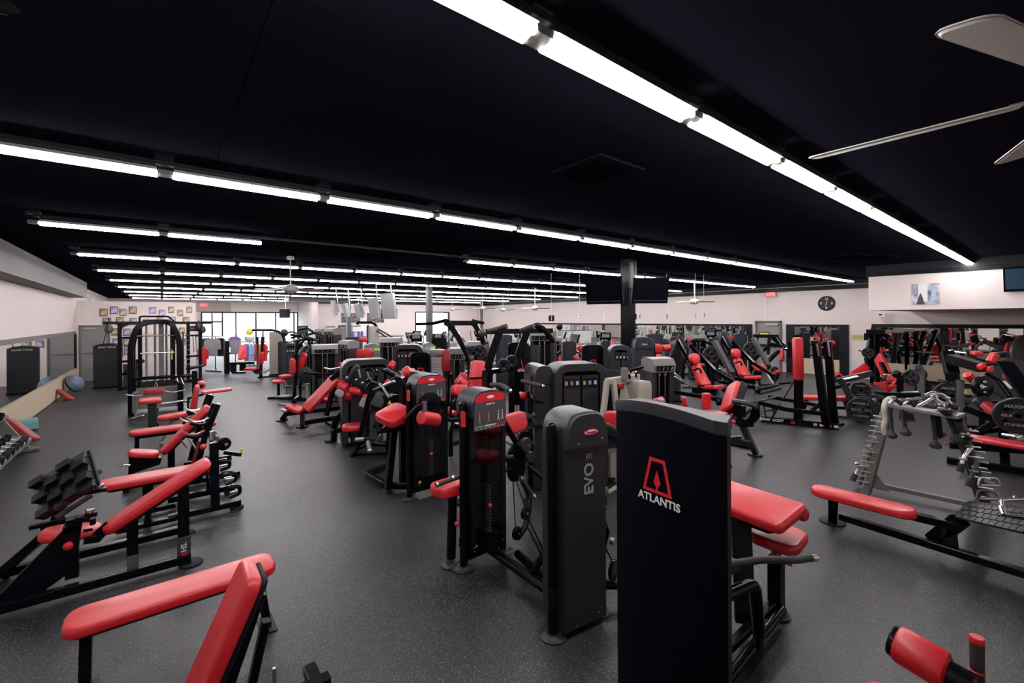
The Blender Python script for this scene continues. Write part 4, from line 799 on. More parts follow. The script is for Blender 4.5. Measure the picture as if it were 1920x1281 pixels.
t.p('post', 'black', G().tube([(-w / 2 - .005, .06, .02), (-w / 2 - .005, .06, 1.43)], .036, 14).ball((-w / 2 - .005, .06, 1.43), .036, 12)); t.p('post', 'black', G().tube([(w / 2, .1, .02), (w / 2, .1, 1.3)], .032, 12)); feet(t, ((-w / 2, .06), (w / 2, .1)), .1)
ov = [(.062 * math.cos(a_ * .2618), 1.395 + .02 * math.sin(a_ * .2618)) for a_ in range(24)]
t.p('badge_ring', 'logo_red', G().prism([(.02 + x, -.066, z) for x, z in ov], (0, -.004, 0)), dm, smooth=False); t.p('badge', 'label_white', G().prism([(.02 + x * .9, -.0685, 1.395 + (z - 1.395) * .82) for x, z in ov], (0, -.004, 0)), dm, smooth=False)
t.text('Panatta', (.02, -.0735, 1.395), (1, 0, 0), (0, 0, 1), .03, 'logo_red', dm)
for x, z in ((-.09, 1.33), (.12, 1.34), (-.08, .07), (.11, .10)): t.p('screw', 'chrome', G().disc((x, -.064 if z > 1 else -.03, z), (0, -1, 0), .007, .004, 8))
t.text('EVO', (.03, -.033, 1.06), (0, 0, 1), (-1, 0, 0), .115, 'label_grey', bold=.02); t.text('FIT', (.035, -.033, 1.215), (1, 0, 0), (0, 0, 1), .05, 'label_grey', bold=.03)
t.p('label', 'black_trim', G().box(-.285, -.215, .018, .03, .2, .34), smooth=False)
t.p('seat_pad', 'red', G().slab((.14, .62, .80), (.38, .62, .80), .26, .08, rc=.06)); t.p('seat_post', 'steel', G().beam([(.25, .62, .05), (.25, .62, .74)], .05)); t.p('base_rail', 'black', G().tube([(0, .1, .12), (0, .9, .12)], .035, 10))
t.p('cable_wheel', 'black', G().disc((.31, .18, .74), (.4, -.9, 0), .075, .035, 24)); t.p('hub', 'steel', G().disc((.32, .15, .86), (.3, -.9, 0), .03, .03, 14).disc((.325, .14, .74), (.4, -.9, 0), .012, .012, 8)); t.p('cable_wheel', 'black', G().disc((.29, .25, .87), (.4, -.9, 0), .10, .03, 24)); t.p('cable_wheel', 'black', G().disc((.34, .08, .28), (.4, -.9, 0), .075, .03, 24))
t.p('lever_arm', 'black', G().tube([(.3, .2, .74), (.33, .12, .55), (.3, .2, .2)], .022, 10).tube([(.2, .2, .15), (.5, .05, .13)], .035, 10)); t.p('knob', 'red', G().lathe((.24, .1, .60), (-1, 0, 0), [(.008, -.06), (.012, 0), (.022, .01), (.022, .035), (.01, .045)], 12)); t.p('cable', 'black', G().tube([(.2, .1, 1.2), (.31, .12, .8)], .006, 6).tube([(.24, .1, .55), (.34, .06, .33)], .006, 6)); t.p('roller_end', 'steel', G().disc((.33, .08, .5), (.4, -.9, 0), .025, .03, 12))
# M3: near open tower with numbered stack
t = T('stack_machine', 'nearest open black weight stack with red topped instruction head, left of the rounded grey tower', 'machine', (2.28, 3.30, 0), 2)
open_tower(t, .44, .24, 1.55)
t.p('base_rail', 'black', G().tube([(.0, -.08, .13), (-.02, -1.08, .11)], .042, 12)); t.p('base_rail', 'black', G().tube([(.28, -.5, .12), (.62, .1, .12), (.7, .2, .3)], .03, 10, bend=.08)); t.p('brace', 'black', G().tube([(.0, -.62, .13), (.05, -.95, .62), (-.02, -1.1, .95)], .03, 10))
t.p('back_pad', 'red', G().slab((.30, .12, 1.12), (.66, .12, 1.15), .2, .09, (0, -1, .2), rc=.07)); t.p('seat_pad', 'red', G().slab((-.42, .16, .72), (-.1, .16, .72), .26, .09, rc=.09)); 
t.p('cam', 'black', G().slab((.50, .1, .93), (.50, .1, .55), .24, .04, (0, -1, 0), rc=.11)); t.p('pulley', 'charcoal', G().disc((.55, .06, .93), (0, -1, 0), .07, .05, 20)); t.p('pulley', 'charcoal', G().disc((.60, .05, .8), (0, -1, 0), .055, .05, 20)); t.p('hub', 'chrome', G().disc((.55, .0, .93), (0, -1, 0), .01, .012, 8))
t.p('lever_arm', 'black', G().tube([(.3, .1, 1.22), (.48, .1, .95)], .03, 10)); t.p('lever_arm', 'black', G().tube([(.5, .05, .6), (.56, 0, .45), (.52, -.05, .35), (.42, -.1, .2), (.3, -.12, .14)], .028, 10, bend=.06)); t.p('lever_arm', 'black', G().tube([(.55, .0, .72), (.66, -.1, .6), (.66, -.15, .5)], .024, 10)); t.p('arm_roller', 'black', G().tube([(.28, .05, .84), (.4, .08, .82)], .035, 12)); t.p('grip', 'rubber_grip', G().tube([(.42, -.05, .64), (.52, -.1, .47)], .022, 10)); t.p('grip_end', 'chrome', G().tube([(.405, -.043, .67), (.42, -.05, .64)], .023, 10).tube([(.51, -.095, .485), (.53, -.105, .455)], .028, 10))
t.p('pulley', 'black', G().disc((.42, -.08, .33), (.2, -1, 0), .06, .03, 18)); t.p('pulley', 'black', G().disc((.26, -.14, .21), (.2, -1, 0), .06, .03, 18)); t.p('hub', 'chrome', G().disc((.43, -.115, .33), (.2, -1, 0), .01, .01, 8).disc((.27, -.175, .21), (.2, -1, 0), .01, .01, 8)); t.p('cable', 'black', G().tube([(.4, 0, .6), (.42, -.1, .36)], .005, 6).tube([(.26, -.1, .8), (.25, -.15, .25)], .005, 6)); t.p('knob', 'red', G().ball((.64, -.2, .56), .024, 10)); t.p('cross_arm', 'black', G().beam([(.24, .1, .72), (.42, .1, .7)], .05, .04))
t.p('foot_step', 'charcoal', G().slab((.3, .5, .62), (.62, .5, .62), .25, .02)); t.p('step_post', 'steel', G().beam([(.46, .55, .1), (.46, .55, .62)], .045)); t.p('knob', 'red', G().ball((-.3, -.02, .42), .022, 10)); t.p('seat_post', 'black', G().tube([(-.26, .14, .05), (-.24, .14, .64)], .042, 12)); feet(t, ((-.27, .12),), .1); t.p('seat_handle', 'chrome', G().tube([(-.46, .06, .77), (-.44, .06, .77)], .024, 10).tube([(-.3, .06, .79), (-.28, .06, .79)], .02, 8)); t.p('grip', 'rubber_grip', G().tube([(-.44, .06, .77), (-.1, .06, .79)], .018, 10))
# M3b: second open tower
t = T('stack_machine', 'second open black weight stack with a red roller pad across its front', 'machine', (2.60, 4.98, 0), 0)
open_tower(t, .50, .24, 1.50)
t.p('cam_ring', 'black', G().lathe((-.05, -.17, 1.13), (0, 1, 0), [(.135, 0), (.16, .005), (.16, .03), (.135, .035)], 28)); t.p('cam_disc', 'navy_black', G().disc((-.05, -.18, 1.13), (0, 1, 0), .07, .05, 24)); t.p('pulley', 'black', G().disc((.29, -.22, 1.1), (0, 1, 0), .07, .04, 18)); t.p('hub', 'chrome', G().disc((.29, -.225, 1.1), (0, -1, 0), .01, .01, 8).disc((.3, -.1, .87), (0, -1, 0), .008, .01, 8))
t.p('roller_pad', 'red', G().roll((-.24, -.30, 1.04), (.02, -.20, .95), .085)); t.p('lever_arm', 'black', G().tube([(.18, -.22, .93), (.34, -.2, .92), (.33, -.2, 1.03), (.5, -.1, 1.12)], .024, 10, bend=.05)); t.p('handle', 'steel', G().tube([(-.2, -.3, 1.22), (-.19, -.3, 1.08)], .03, 10)); t.p('lever_arm', 'black', G().tube([(-.38, -.2, 1.02), (-.28, -.25, 1.15), (-.2, -.3, 1.2)], .022, 10))
t.p('seat_pad', 'red', G().slab((-.50, .25, .97), (-.16, .3, 1.09), .42, .1, (-.35, -.2, 1), rc=.09)); t.p('seat_frame', 'black', G().beam([(-.4, .3, .06), (-.3, .3, .88)], .08, .07, (0, 1, 0)).beam([(-.2, .3, .06), (-.2, .3, .85)], .08, .07, (0, 1, 0)).tube([(-.55, .25, .82), (-.1, .25, .8)], .03, 10))
t.p('base_frame', 'black', G().beam([(-.1, .15, .08), (-.38, .4, .08), (-.42, .95, .08), (-.05, 1.1, .08)], .07, .08, bend=.06)); t.p('base_rail', 'black', G().tube([(.0, -.08, .13), (.0, -1.3, .12)], .04, 12)); feet(t, ((-.35, .4),), .07); t.p('bolt', 'chrome', G().disc((-.34, .34, .09), (-.6, -.8, 0), .01, .01, 8).disc((-.28, .29, .09), (-.6, -.8, 0), .01, .01, 8))
t.p('back_pad', 'red', G().slab((.45, .1, 1.24), (.72, .15, 1.2), .16, .08, (0, -1, .3), rc=.06))
t.p('seat_pad', 'red', G().slab((.3, -.75, .9), (.55, -.7, .9), .25, .09, rc=.08))
# ================================================================ SHARED BUILDERS FOR THE MIDDLE OF THE ROOM
def rect_ring(x, y0, y1, z): return None
def lid_tower(t, w, H, d=.34, rods=True, head='lid'):
    t.p('side_panel', 'charcoal', G().box(-w / 2, -w / 2 + .07, 0, d, .02, H - .2)); t.p('side_panel', 'charcoal', G().box(w / 2 - .07, w / 2, 0, d, .02, H - .2)); t.p('rear_panel', 'black_trim', G().box(-w / 2 + .07, w / 2 - .07, d - .04, d, .05, H - .2))
    h = t.p('head', head, G().prism([(-w / 2 - .01, -.05, H - .24), (-w / 2 - .01, -.07, H - .12), (-w / 2 - .01, .0, H - .02), (-w / 2 - .01, d * .6, H), (-w / 2 - .01, d + .02, H - .05), (-w / 2 - .01, d + .02, H - .24)], (w + .02, 0, 0)))
    t.p('instruction_card', 'black_trim', G().prism([(-w * .4, -.056, H - .22), (-w * .4, -.074, H - .13), (w * .4, -.074, H - .13), (w * .4, -.056, H - .22)], (0, -.004, 0)), h, smooth=False)
    for k in range(4): t.p('pictogram', 'label_white' if k % 2 else 'label_grey', G().beam([(-w * .3 + k * w * .2, -.075, H - .2), (-w * .27 + k * w * .2, -.077, H - .15)], .02, .004), h, smooth=False)
    if rods:
        for x in (-.055, .055): t.p('guide_rod', 'steel', G().tube([(x, .03, .15), (x, .03, H - .3)], .009, 6)); t.p('pulley', 'sign_face', G().disc((x - .012, .03, H - .28), (1, 0, 0), .035, .02, 12))
    t.p('weight_stack', 'charcoal', G().box(-w * .27, w * .27, .06, .2, .12, .62)); t.p('base', 'black', G().box(-w / 2 - .02, w / 2 + .02, -.02, d + .02, 0, .03))
def slab_tower(t, w, H, d=.2, logo=True, m='black'):
    vs = [(-w / 2, .04, .02), (-w * .25, .0, .02), (w * .25, 0, .02), (w / 2, .04, .02), (w / 2, d, .02), (-w / 2, d, .02)]; tp = [H - .03, H, H, H - .03, H - .03, H - .03]
    g_ = G().add([V(p) for p in vs] + [V((p[0], p[1], z)) for p, z in zip(vs, tp)], [(5, 4, 3, 2, 1, 0), (6, 7, 8, 9, 10, 11)] + [(i, (i + 1) % 6, 6 + (i + 1) % 6, 6 + i) for i in range(6)])
    t.p('shroud', m, g_, smooth=False); t.p('top_trim', 'charcoal', G().box(-w / 2 - .006, w / 2 + .006, .03, d + .006, H - .07, H - .028)); t.p('base', 'black', G().box(-w / 2 - .03, w / 2 + .03, -.03, d + .03, 0, .04))
    if logo: red_A(t, 0, -.002, H - .42, .2, word='ATLANTIS')
def dual_tower(t, w, H, d=.4, cards=True):
    o = fillet([(-w / 2, 0, .02), (-w / 2, 0, H), (w / 2, 0, H), (w / 2, 0, .02)], .14, 5)
    t.p('cowl', 'charcoal', G().beam(o, .1, d, (0, 1, 0))); t.p('rear_panel', 'black_trim', G().box(-w / 2 + .03, w / 2 - .03, .02, .06, .1, H - .04))
    for s_ in (-1, 1): t.p('stack_cover', 'charcoal', G().box(min(s_ * .012, s_ * w * .38), max(s_ * .012, s_ * w * .38), -d / 2 + .015, .0, .06, H - .1))
    if cards:
        for s_ in (-1, 1):
            c_ = t.p('instruction_card', 'black_trim', G().box(min(s_ * .03, s_ * w * .35), max(s_ * .03, s_ * w * .35), -d / 2 + .009, -d / 2 + .015, H - .26, H - .14), smooth=False)
            for k in range(3): t.p('pictogram', ('orange', 'label_grey', 'blue_light')[k], G().box(s_ * w * .2 - .1 + k * .075, s_ * w * .2 - .065 + k * .075, -d / 2 + .005, -d / 2 + .009, H - .22, H - .17), c_, smooth=False)
    t.p('base', 'black', G().box(-w / 2, w / 2, -d / 2, d / 2, 0, .05))
def green_tower(t, w, H):
    t.p('shroud', 'grey_paint', G().prism([(-w / 2, 0, .02), (w / 2, 0, .02), (w / 2, 0, H - .12), (0, 0, H), (-w / 2, 0, H - .05)], (0, .3, 0)), smooth=False); t.p('label', 'lime', G().box(.02, w * .4, -.004, 0, H - .2, H - .13), smooth=False); t.p('instruction_card', 'label_grey', G().box(-w * .4, 0, -.004, 0, H - .22, H - .13), smooth=False); t.p('base', 'black', G().box(-w / 2 - .02, w / 2 + .02, -.02, .32, 0, .03))
def card_tower(t, w, H):
    t.p('side_panel', 'charcoal_light', G().box(-w / 2, -w / 2 + .05, 0, .25, .02, H - .12)); t.p('side_panel', 'charcoal_light', G().box(w / 2 - .05, w / 2, 0, .25, .02, H - .12)); t.p('head', 'lid', G().slab((-w / 2, .12, H), (w / 2, .12, H), .28, .14, rc=.06)); t.p('instruction_card', 'paper', G().box(-w / 2 + .05, w / 2 - .05, .0, .01, .5, H - .16), smooth=False)
    for k in range(5): t.p('text_line', 'label_grey', G().box(-w * .3, w * (.1 + .05 * (k % 3)), -.002, 0, H - .32 - .06 * k, H - .31 - .06 * k), smooth=False)
    t.p('base', 'black', G().box(-w / 2, w / 2, 0, .25, 0, .03))
STY = {'lid': lid_tower, 'slab': slab_tower, 'dual': dual_tower, 'green': green_tower, 'card': card_tower}
GRP = 'weight stack machines in the middle block'
def machine(label, u, v, D, w, style, rz=-30, grp=GRP, **kw):
    """weight stack machine whose head shows at pixel (u, v), D metres along the view"""
    c = PD(u, v, D); H = c.z; t = T('stack_machine', label, 'machine', (c.x, c.y, 0), rz, grp); t.D = D
    if style == 'dome':
        closed_tower(t, w, .3, H); t.text('EVO', (0, -.035, H - .5), (0, 0, 1), (-1, 0, 0), .1, 'label_grey', bold=.02); t.p('badge', 'label_grey', G().box(-.06, .06, -.068, -.064, H - .17, H - .14), smooth=False)
        t.p('post', 'black', G().tube([(w / 2 + .04, .1, .02), (w / 2 + .04, .1, H - .15)], .03, 10)); t.p('base', 'black', G().box(-w / 2, w / 2, -.02, .3, 0, .05))
    else: STY[style](t, w, H, **kw)
    return t
class Wm:
    """room-coordinate view of a thing, so that pads and arms can be set where they stand"""
    def __init__(s, t): s.t = t; s.Mi = t.M.inverted()
    def p(s, name, m, geo, **k):
        old = s.t.Mi; s.t.Mi = s.Mi; o = s.t.p(name, m, geo, **k); s.t.Mi = old; return o
    def seat(s, u, v, D, L=.38, W_=.36, dr=(1, 0, 0), m='red', post=True):
        c = PD(u, v, D); d = V(dr).normalized(); s.p('seat_pad', m, G().slab(c - d * L / 2, c + d * L / 2, W_, .075, rc=.09))
        if post: s.p('seat_post', 'black', G().beam([(c.x, c.y, .02), (c.x, c.y, c.z - .07)], .07, .07)); r = V((s.t.M.translation.x, s.t.M.translation.y, .05)); s.p('base_rail', 'black', G().beam([V((c.x, c.y, .05)), r], .08, .07)); s.p('cross_foot', 'black', G().beam([(c.x - .25, c.y + .1, .04), (c.x + .25, c.y - .1, .04)], .07, .06))
        return c
    def pad(s, u0, v0, u1, v1, D, W_=.28, nrm=(-.6, -.8, .2), m='red', t_=.075, D1=None, name='back_pad', post=True):
        a = PD(u0, v0, D); b = PD(u1, v1, D1 or D); s.p(name, m, G().slab(a, b, W_, t_, nrm, rc=.07)); n = V(nrm).normalized()
        if post: lo = a if a.z < b.z else b; s.p('pad_support', 'black', G().beam([a.lerp(b, .5) - n * .1, V((lo.x, lo.y, max(.1, lo.z - .35))) - V((n.x, n.y, 0)) * .12, V((lo.x, lo.y, .03)) - V((n.x, n.y, 0)) * .12], .06, .06))
    def bar(s, pts, r=.025, m='black', name='lever_arm', bend=.06): s.p(name, m, G().tube([PD(*p) if len(p) == 3 else p for p in pts], r, 8, bend=bend))
    def beam(s, pts, w=.08, m='black', name='frame', h=None, bend=.08): s.p(name, m, G().beam([PD(*p) for p in pts], w, h or w, (0, 0, 1), bend=bend))
    def roller(s, u0, v0, u1, v1, D, r=.07, m='red', D1=None): s.p('roller_pad', m, G().roll(PD(u0, v0, D), PD(u1, v1, D1 or D), r, 14))
def fl(u, v): 
    p = P(u, v, 0); return (u, v, p.dot(FW))
def plate(t, c, ax, r=.225, txt=None, th=.05, xd=None, wm=None):
    c = V(c); ax = V(ax).normalized(); s_ = wm or t
    if ax.dot(c - V((0, 0, EYE))) < 0: ax = -ax
    o = s_.p('weight_plate', 'charcoal', G().lathe(c, ax, [(.03, .012), (.06, .0), (.07, .012), (r * .82, .014), (r * .86, .0), (r * .97, .0), (r, .01), (r, th - .01), (r * .97, th), (r * .5, th), (.03, th)], 32))
    s_.p('hub', 'black', G().disc(c - ax * .004, ax, .03, .02, 14), parent=o); X = V(xd) if xd else ax.cross(UPV).normalized() * -1; Y = ax.cross(X).normalized()
    for k in range(4):
        a = math.pi / 4 + k * math.pi / 2; q = c + X * math.cos(a) * r * .58 + Y * math.sin(a) * r * .58 + ax * .006; d = (X * -math.sin(a) + Y * math.cos(a))
        s_.p('grip_slot', 'black', G().beam([q - d * r * .2, q + d * r * .2], r * .22, .014, ax), parent=o)
    if txt:
        X2 = X; U2 = X2.cross(ax) * -1
        U2 = ax.cross(X2) if ax.cross(X2).z > 0 else -ax.cross(X2)
        N = X2.cross(U2)
        if N.dot(ax) > 0: X2 = -X2
        old = t.Mi; t.Mi = (wm.Mi if wm else t.Mi)
        t.text(txt[0], c - ax * .004 + U2 * r * .52, X2, U2, r * .26, 'label_grey', o, sx=.95); t.text('STANDARD', c - ax * .004 - U2 * r * .5, X2, U2, r * .22, 'label_grey', o, sx=.9)
        if len(txt) > 1:
            for q in (-1, 1): t.text(txt[1] if q < 0 else txt[2], c - ax * .004 + X2 * q * r * .46, X2, U2, r * .2, 'label_grey', o)
        t.Mi = old
    return o
# ================================================================ MIDDLE BLOCK, LEFT TO RIGHT
# chest bench facing the left aisle (M5)
t = T('incline_press_bench', 'long red incline bench with a short seat and black frame on the aisle edge', 'bench', tuple(P(570, 800)), w=True); w_ = Wm(t); w_.Mi = None; t.Mi = t.M.inverted(); w_.Mi = t.Mi
A = P(540, 790); B = P(567, 801)
w_.p('back_pad', 'red', G().slab(PD(570, 767, 9.0), PD(628, 706, 9.3), .30, .085, (-.55, -.35, .7), rc=.05)); w_.p('seat_pad', 'red', G().slab(PD(541, 757, 9.05), PD(569, 769, 9.0), .3, .07, rc=.05))
w_.p('leg', 'black', G().beam([PD(567, 770, 9.0) - V((0, 0, .06)), P(567, 800, .02)], .09, .08)); w_.p('foot_pad', 'black', G().disc(P(567, 801), (0, 0, 1), .12, .03)); q = P(529, 789); w_.p('foot_pad', 'black', G().disc(q, (0, 0, 1), .12, .03))
w_.p('leg', 'black', G().beam([q + V((0, 0, .02)), PD(553, 752, 9.2), PD(560, 745, 9.3)], .09, .08)); w_.p('footrest', 'charcoal', G().slab(PD(520, 742, 9.2), PD(545, 742, 9.2), .25, .04)); w_.p('footrest', 'charcoal', G().slab(PD(524, 756, 9.3), PD(540, 758, 9.3), .2, .03)); w_.p('footrest', 'steel', G().slab(PD(527, 766, 9.3), PD(542, 771, 9.3), .2, .02))
w_.p('rail', 'black', G().beam([P(570, 793, .2), P(690, 775, .2)], .08, .08)); w_.p('rail', 'black', G().beam([PD(533, 777, 9.4), PD(640, 765, 9.9)], .07, .08)); w_.p('upright', 'black', G().beam([PD(628, 715, 9.4), PD(612, 780, 9.2)], .07, .09)); w_.p('hook', 'black', G().tube([PD(609, 784, 9), PD(611, 793, 9), PD(620, 798, 9)], .025, 8, bend=.05))
w_.p('bar_hook', 'black', G().beam([PD(622, 712, 9.3), PD(640, 696, 9.3)], .12, .1)); w_.p('handle', 'steel', G().tube([PD(608, 690, 9.2), PD(620, 693, 9.2), PD(645, 688, 9.3), PD(660, 691, 9.3)], .018, 8))
w_.p('lower_seat', 'red', G().slab(PD(601, 744, 9.6), PD(624, 748, 9.6), .3, .07)); w_.p('lower_back', 'red', G().slab(PD(612, 745, 9.65), PD(622, 712, 9.8), .26, .07, (-.9, 0, .4)))
# A: lid tower with three small red pads on the aisle
t = machine('silver headed tower with two guide rods at the left end of the block', 609, 646, 11.6, .62, 'lid', rz=-14); w_ = Wm(t)
w_.seat(522, 713, 12.2, .3, .3, (1, 0, 0)); w_.seat(535, 703, 12.4, .3, .3, (1, .2, 0), post=False); w_.pad(546, 702, 546, 673, 12.0, .26, (-1, -.2, 0)); w_.pad(556, 703, 570, 662, 12.1, .2, (-.8, -.4, .3)); w_.beam([fl(550, 748), (552, 740, 12), (557, 640, 12.2)], .09); w_.bar([(553, 672, 12), (560, 650, 12), (575, 632, 12)], .035); w_.bar([(560, 665, 12.1), (572, 648, 12.1), (568, 640, 12.2)], .04, 'steel')
w_.p('cam_wheel', 'charcoal', G().disc(PD(573, 702, 12), (-.5, -.8, 0), .2, .05, 24)); w_.beam([(570, 699, 11.6), (640, 704, 11.2)], .06); w_.bar([(536, 715, 12.1), (536, 740, 12.1)], .03, 'chrome', 'seat_post'); w_.p('platform_frame', 'grey_paint', G().beam([PD(531, 724, 12.0), PD(575, 724, 12.4)], .04).beam([PD(557, 724, 12), PD(557, 750, 12)], .04).beam([PD(575, 723, 12), P(577, 752, .03)], .05))
TOWERS = []; SPECS = (
    (598, 616, 16.5, .34, 'lid', -60, 'grey topped tower behind the silver headed one, nearer the windows', []),
    (618, 615, 15.0, .40, 'lid', -60, 'grey topped tower just right of its twin, below the menu boards', []),
    (645, 638, 12.6, .42, 'lid', -70, 'tall dark tower seen from its side with a sloping grey head', [('p', 640, 694, 641, 680, 10.5), ('r', 674, 636, 688, 638, 13), ('p', 676, 672, 677, 655, 12.5)]),
    (662, 632, 14.5, .5, 'slab0', -30, 'charcoal tower with a rounded flat top behind the side-on one', []),
    (700, 644, 12.2, .44, 'green', -15, 'light grey shroud with a green label', []),
    (731, 633, 11.4, .50, 'lid', -35, 'dark grey tower with two bright guide rods right of the green label', [('p', 742, 695, 747, 680, 10), ('r', 740, 706, 763, 700, 9), ('p', 685, 672, 692, 655, 12)]),
    (766, 650, 10.0, .56, 'dual', -30, 'wide rounded twin stack tower behind the red emblem tower', []),
    (788, 661, 9.2, .38, 'slab', -24, 'low black tower with red emblem between two rounded towers', []),
    (806, 642, 13.0, .36, 'green', -15, 'second shroud with a green label, near the far grey column', []),
    (819, 656, 9.6, .34, 'card', -30, 'grey tower whose front is a large white notice', [('p', 839, 697, 841, 656, 9.4)]),
    (823, 633, 13.8, .46, 'slab', -34, 'black tower with red emblem in front of the far grey column', []),
    (857, 652, 8.8, .28, 'lid', -34, 'slim tower with a silver head left of the tall curved frame', [('p', 858, 707, 874, 719, 6.2)]),
    (972, 642, 8.6, .40, 'slab', -38, 'tall black tower with red emblem behind the twin curved posts', []),
    (1001, 647, 8.9, .26, 'slab0', -38, 'narrow charcoal tower right of the emblem tower', []),
    (1016, 619, 9.8, .52, 'lid', -52, 'tallest dark tower with green pulleys below the hanging number one', []),
    (1068, 640, 11.0, .34, 'slab0', -38, 'plain charcoal tower with flat top left of a red roller arm', [('r', 1085, 648, 1092, 660, 8.2), ('p', 1082, 679, 1088, 672, 8.2)]),
    (1112, 647, 9.6, .46, 'slab', -38, 'broad black tower with red emblem behind the big twin stack', []),
    (1137, 639, 12.0, .24, 'slab0', -38, 'narrow charcoal tower just left of the black column', [('p', 1152, 682, 1157, 672, 8), ('s', 1158, 716, 8.2)]),
    (1161, 651, 9.2, .36, 'dual', -42, 'small twin stack tower partly behind the black column', [('p', 1147, 646, 1155, 646, 12)]),
    (1207, 632, 9.4, .40, 'dome', -40, 'tall grey dome topped tower with vertical lettering right of the black column', [('r', 1243, 653, 1257, 652, 9.4), ('p', 1230, 662, 1230, 645, 9.6)]),
    (1243, 671, 7.4, .38, 'lid', -26, 'shorter rounded tower with twin yellow pulleys', []),
    (1262, 646, 11.4, .4, 'slab0', -40, 'charcoal tower behind the yellow pulley tower', []),
    (1345, 634, 15.2, .34, 'slab0', -40, 'charcoal tower right of the first leg press', [('p', 1372, 665, 1372, 647, 12), ('p', 1362, 662, 1368, 654, 12), ('p', 1397, 668, 1404, 658, 12)]),
    (1387, 627, 14.2, .5, 'slab0', -40, 'dark tower in front of the long mirror', []),
    (1230, 626, 14.5, .5, 'slab0', -40, 'dark tower beyond the dome topped tower right of the black column', []),
    (1310, 628, 15.5, .5, 'lid', -40, 'far tower with pale head in front of the long mirror', []),
    (945, 628, 13.4, .5, 'slab0', -38, 'charcoal tower behind the plate loaded frames', []),
    (893, 640, 12.2, .45, 'lid', -36, 'grey headed tower seen between the two curved frames', []),
    (1040, 632, 13.6, .42, 'lid', -40, 'pale headed tower behind the tallest tower', []),
    )
for S_ in SPECS: TOWERS.append(PD(S_[0], S_[1], S_[2]).xy)
for (u, v, D, w, s_, rz, lab, pads) in SPECS:
    kw = {}
    st = s_
    if s_ == 'slab0': st = 'slab'; kw = dict(logo=False, m='charcoal', d=.32)
    t = machine(lab, u, v, D, w, st, rz, **kw); w_ = Wm(t)
    cl = lambda d_: max(D - .75, min(D + .9, d_))
    for p_ in pads:
        p_ = (*p_[:3], cl(p_[3])) if p_[0] == 's' else (*p_[:5], cl(p_[5]))
        if p_[0] == 's': w_.seat(*p_[1:4])
        elif p_[0] == 'p': w_.pad(*p_[1:6])
        else: w_.roller(*p_[1:6]); a = PD(*[p_[3], p_[4], p_[5]]); w_.bar([a, V((t.M.translation.x, t.M.translation.y, a.z))], .025)
    st_ = (t.M @ V((0, .95, 0))).xy
    if D < 13 and min((st_ - q_).length for q_ in TOWERS + [V((4.28, 4.05)), V((4.9, 6.0)), V((3.9, 4.4)), V((3.6, 7.2))]) > .8:   # seat, back pad and arms on the far side
        r_ = random.Random(u); L = .75 + r_.random() * .2
        t.p('base_rail', 'black', G().beam([(0, .1, .05), (0, L + .5, .05)], .08, .07)); t.p('cross_foot', 'black', G().beam([(-.3, L + .5, .04), (.3, L + .5, .04)], .07, .06))
        t.p('seat_pad', 'red', G().slab((0, L - .2, .52), (0, L + .2, .52), .34, .07)); t.p('seat_post', 'black', G().beam([(0, L, .05), (0, L, .46)], .08)); t.p('back_pad', 'red', G().slab((0, L + .22, .6), (0, L + .34, 1.15), .3, .07, (0, -1, .2))); t.p('back_post', 'black', G().beam([(0, L + .33, .05), (0, L + .4, 1.0)], .07))
        for q in (-1, 1): t.p('lever_arm', 'black', G().tube([(q * .15, .25, 1.35), (q * .34, .5, 1.25), (q * .34, .6, .95), (q * .3, .45, .85)], .024, 8, bend=.06)); t.p('grip', 'rubber_grip', G().tube([(q * .34, .6, 1.0), (q * .34, .62, .85)], .03, 8))
# C: row machine with black twin shield, low seat and arched frame (M6, M7)
t = machine('wide black rounded shield with a row machine and low red seat before it', 686, 678, 7.9, .74, 'dual', -12, cards=False); w_ = Wm(t)
w_.p('seat_pad', 'red', G().slab(PD(641, 797, 7.1), PD(684, 794, 7.2), .3, .09, rc=.12)); w_.beam([fl(625, 829), (626, 805, 7.9), (630, 790, 7.9), (655, 764, 7.8)], .1); w_.beam([(632, 808, 7.6), (690, 795, 7.6)], .08); w_.p('foot_pad', 'charcoal', G().disc(P(618, 828), (0, 0, 1), .09, .04)); w_.beam([(686, 795, 7.3), (688, 770, 7.2), (690, 745, 7.2)], .08)
w_.roller(636, 722, 652, 729, 7.5, .1); w_.roller(656, 732, 678, 735, 7.4, .07); w_.roller(643, 737, 660, 744, 7.6, .09); w_.p('plate_tab', 'label_grey', G().slab(PD(629, 733, 7.3), PD(643, 742, 7.3), .12, .04, (-.5, -.8, .2))); w_.roller(676, 755, 694, 765, 7.0, .09, 'red_dull'); w_.p('plate_tab', 'label_grey', G().slab(PD(675, 752, 6.9), PD(691, 758, 6.9), .16, .04, (-.5, -.8, .3))); w_.pad(680, 750, 687, 740, 7.1, .1, post=False)
w_.bar([(655, 715, 7.5), (664, 695, 7.4), (672, 686, 7.4)], .05, 'rubber_grip', 'grip'); w_.bar([(645, 718, 7.5), (660, 722, 7.5), (690, 735, 7.3), (700, 720, 7.3)], .035); w_.bar([(686, 693, 7.3), (701, 692, 7.3), (707, 700, 7.2), (700, 722, 7.2), (692, 738, 7.2)], .035); w_.bar([(688, 692, 7.3), (692, 712, 7.3)], .015, 'steel', 'rod'); w_.bar([(672, 692, 7.3), (676, 708, 7.3)], .015, 'steel', 'rod')
for u, v in ((668, 712), (680, 718), (691, 712), (651, 708)): w_.p('bolt', 'chrome', G().ball(PD(u, v, 7.25), .025, 8))
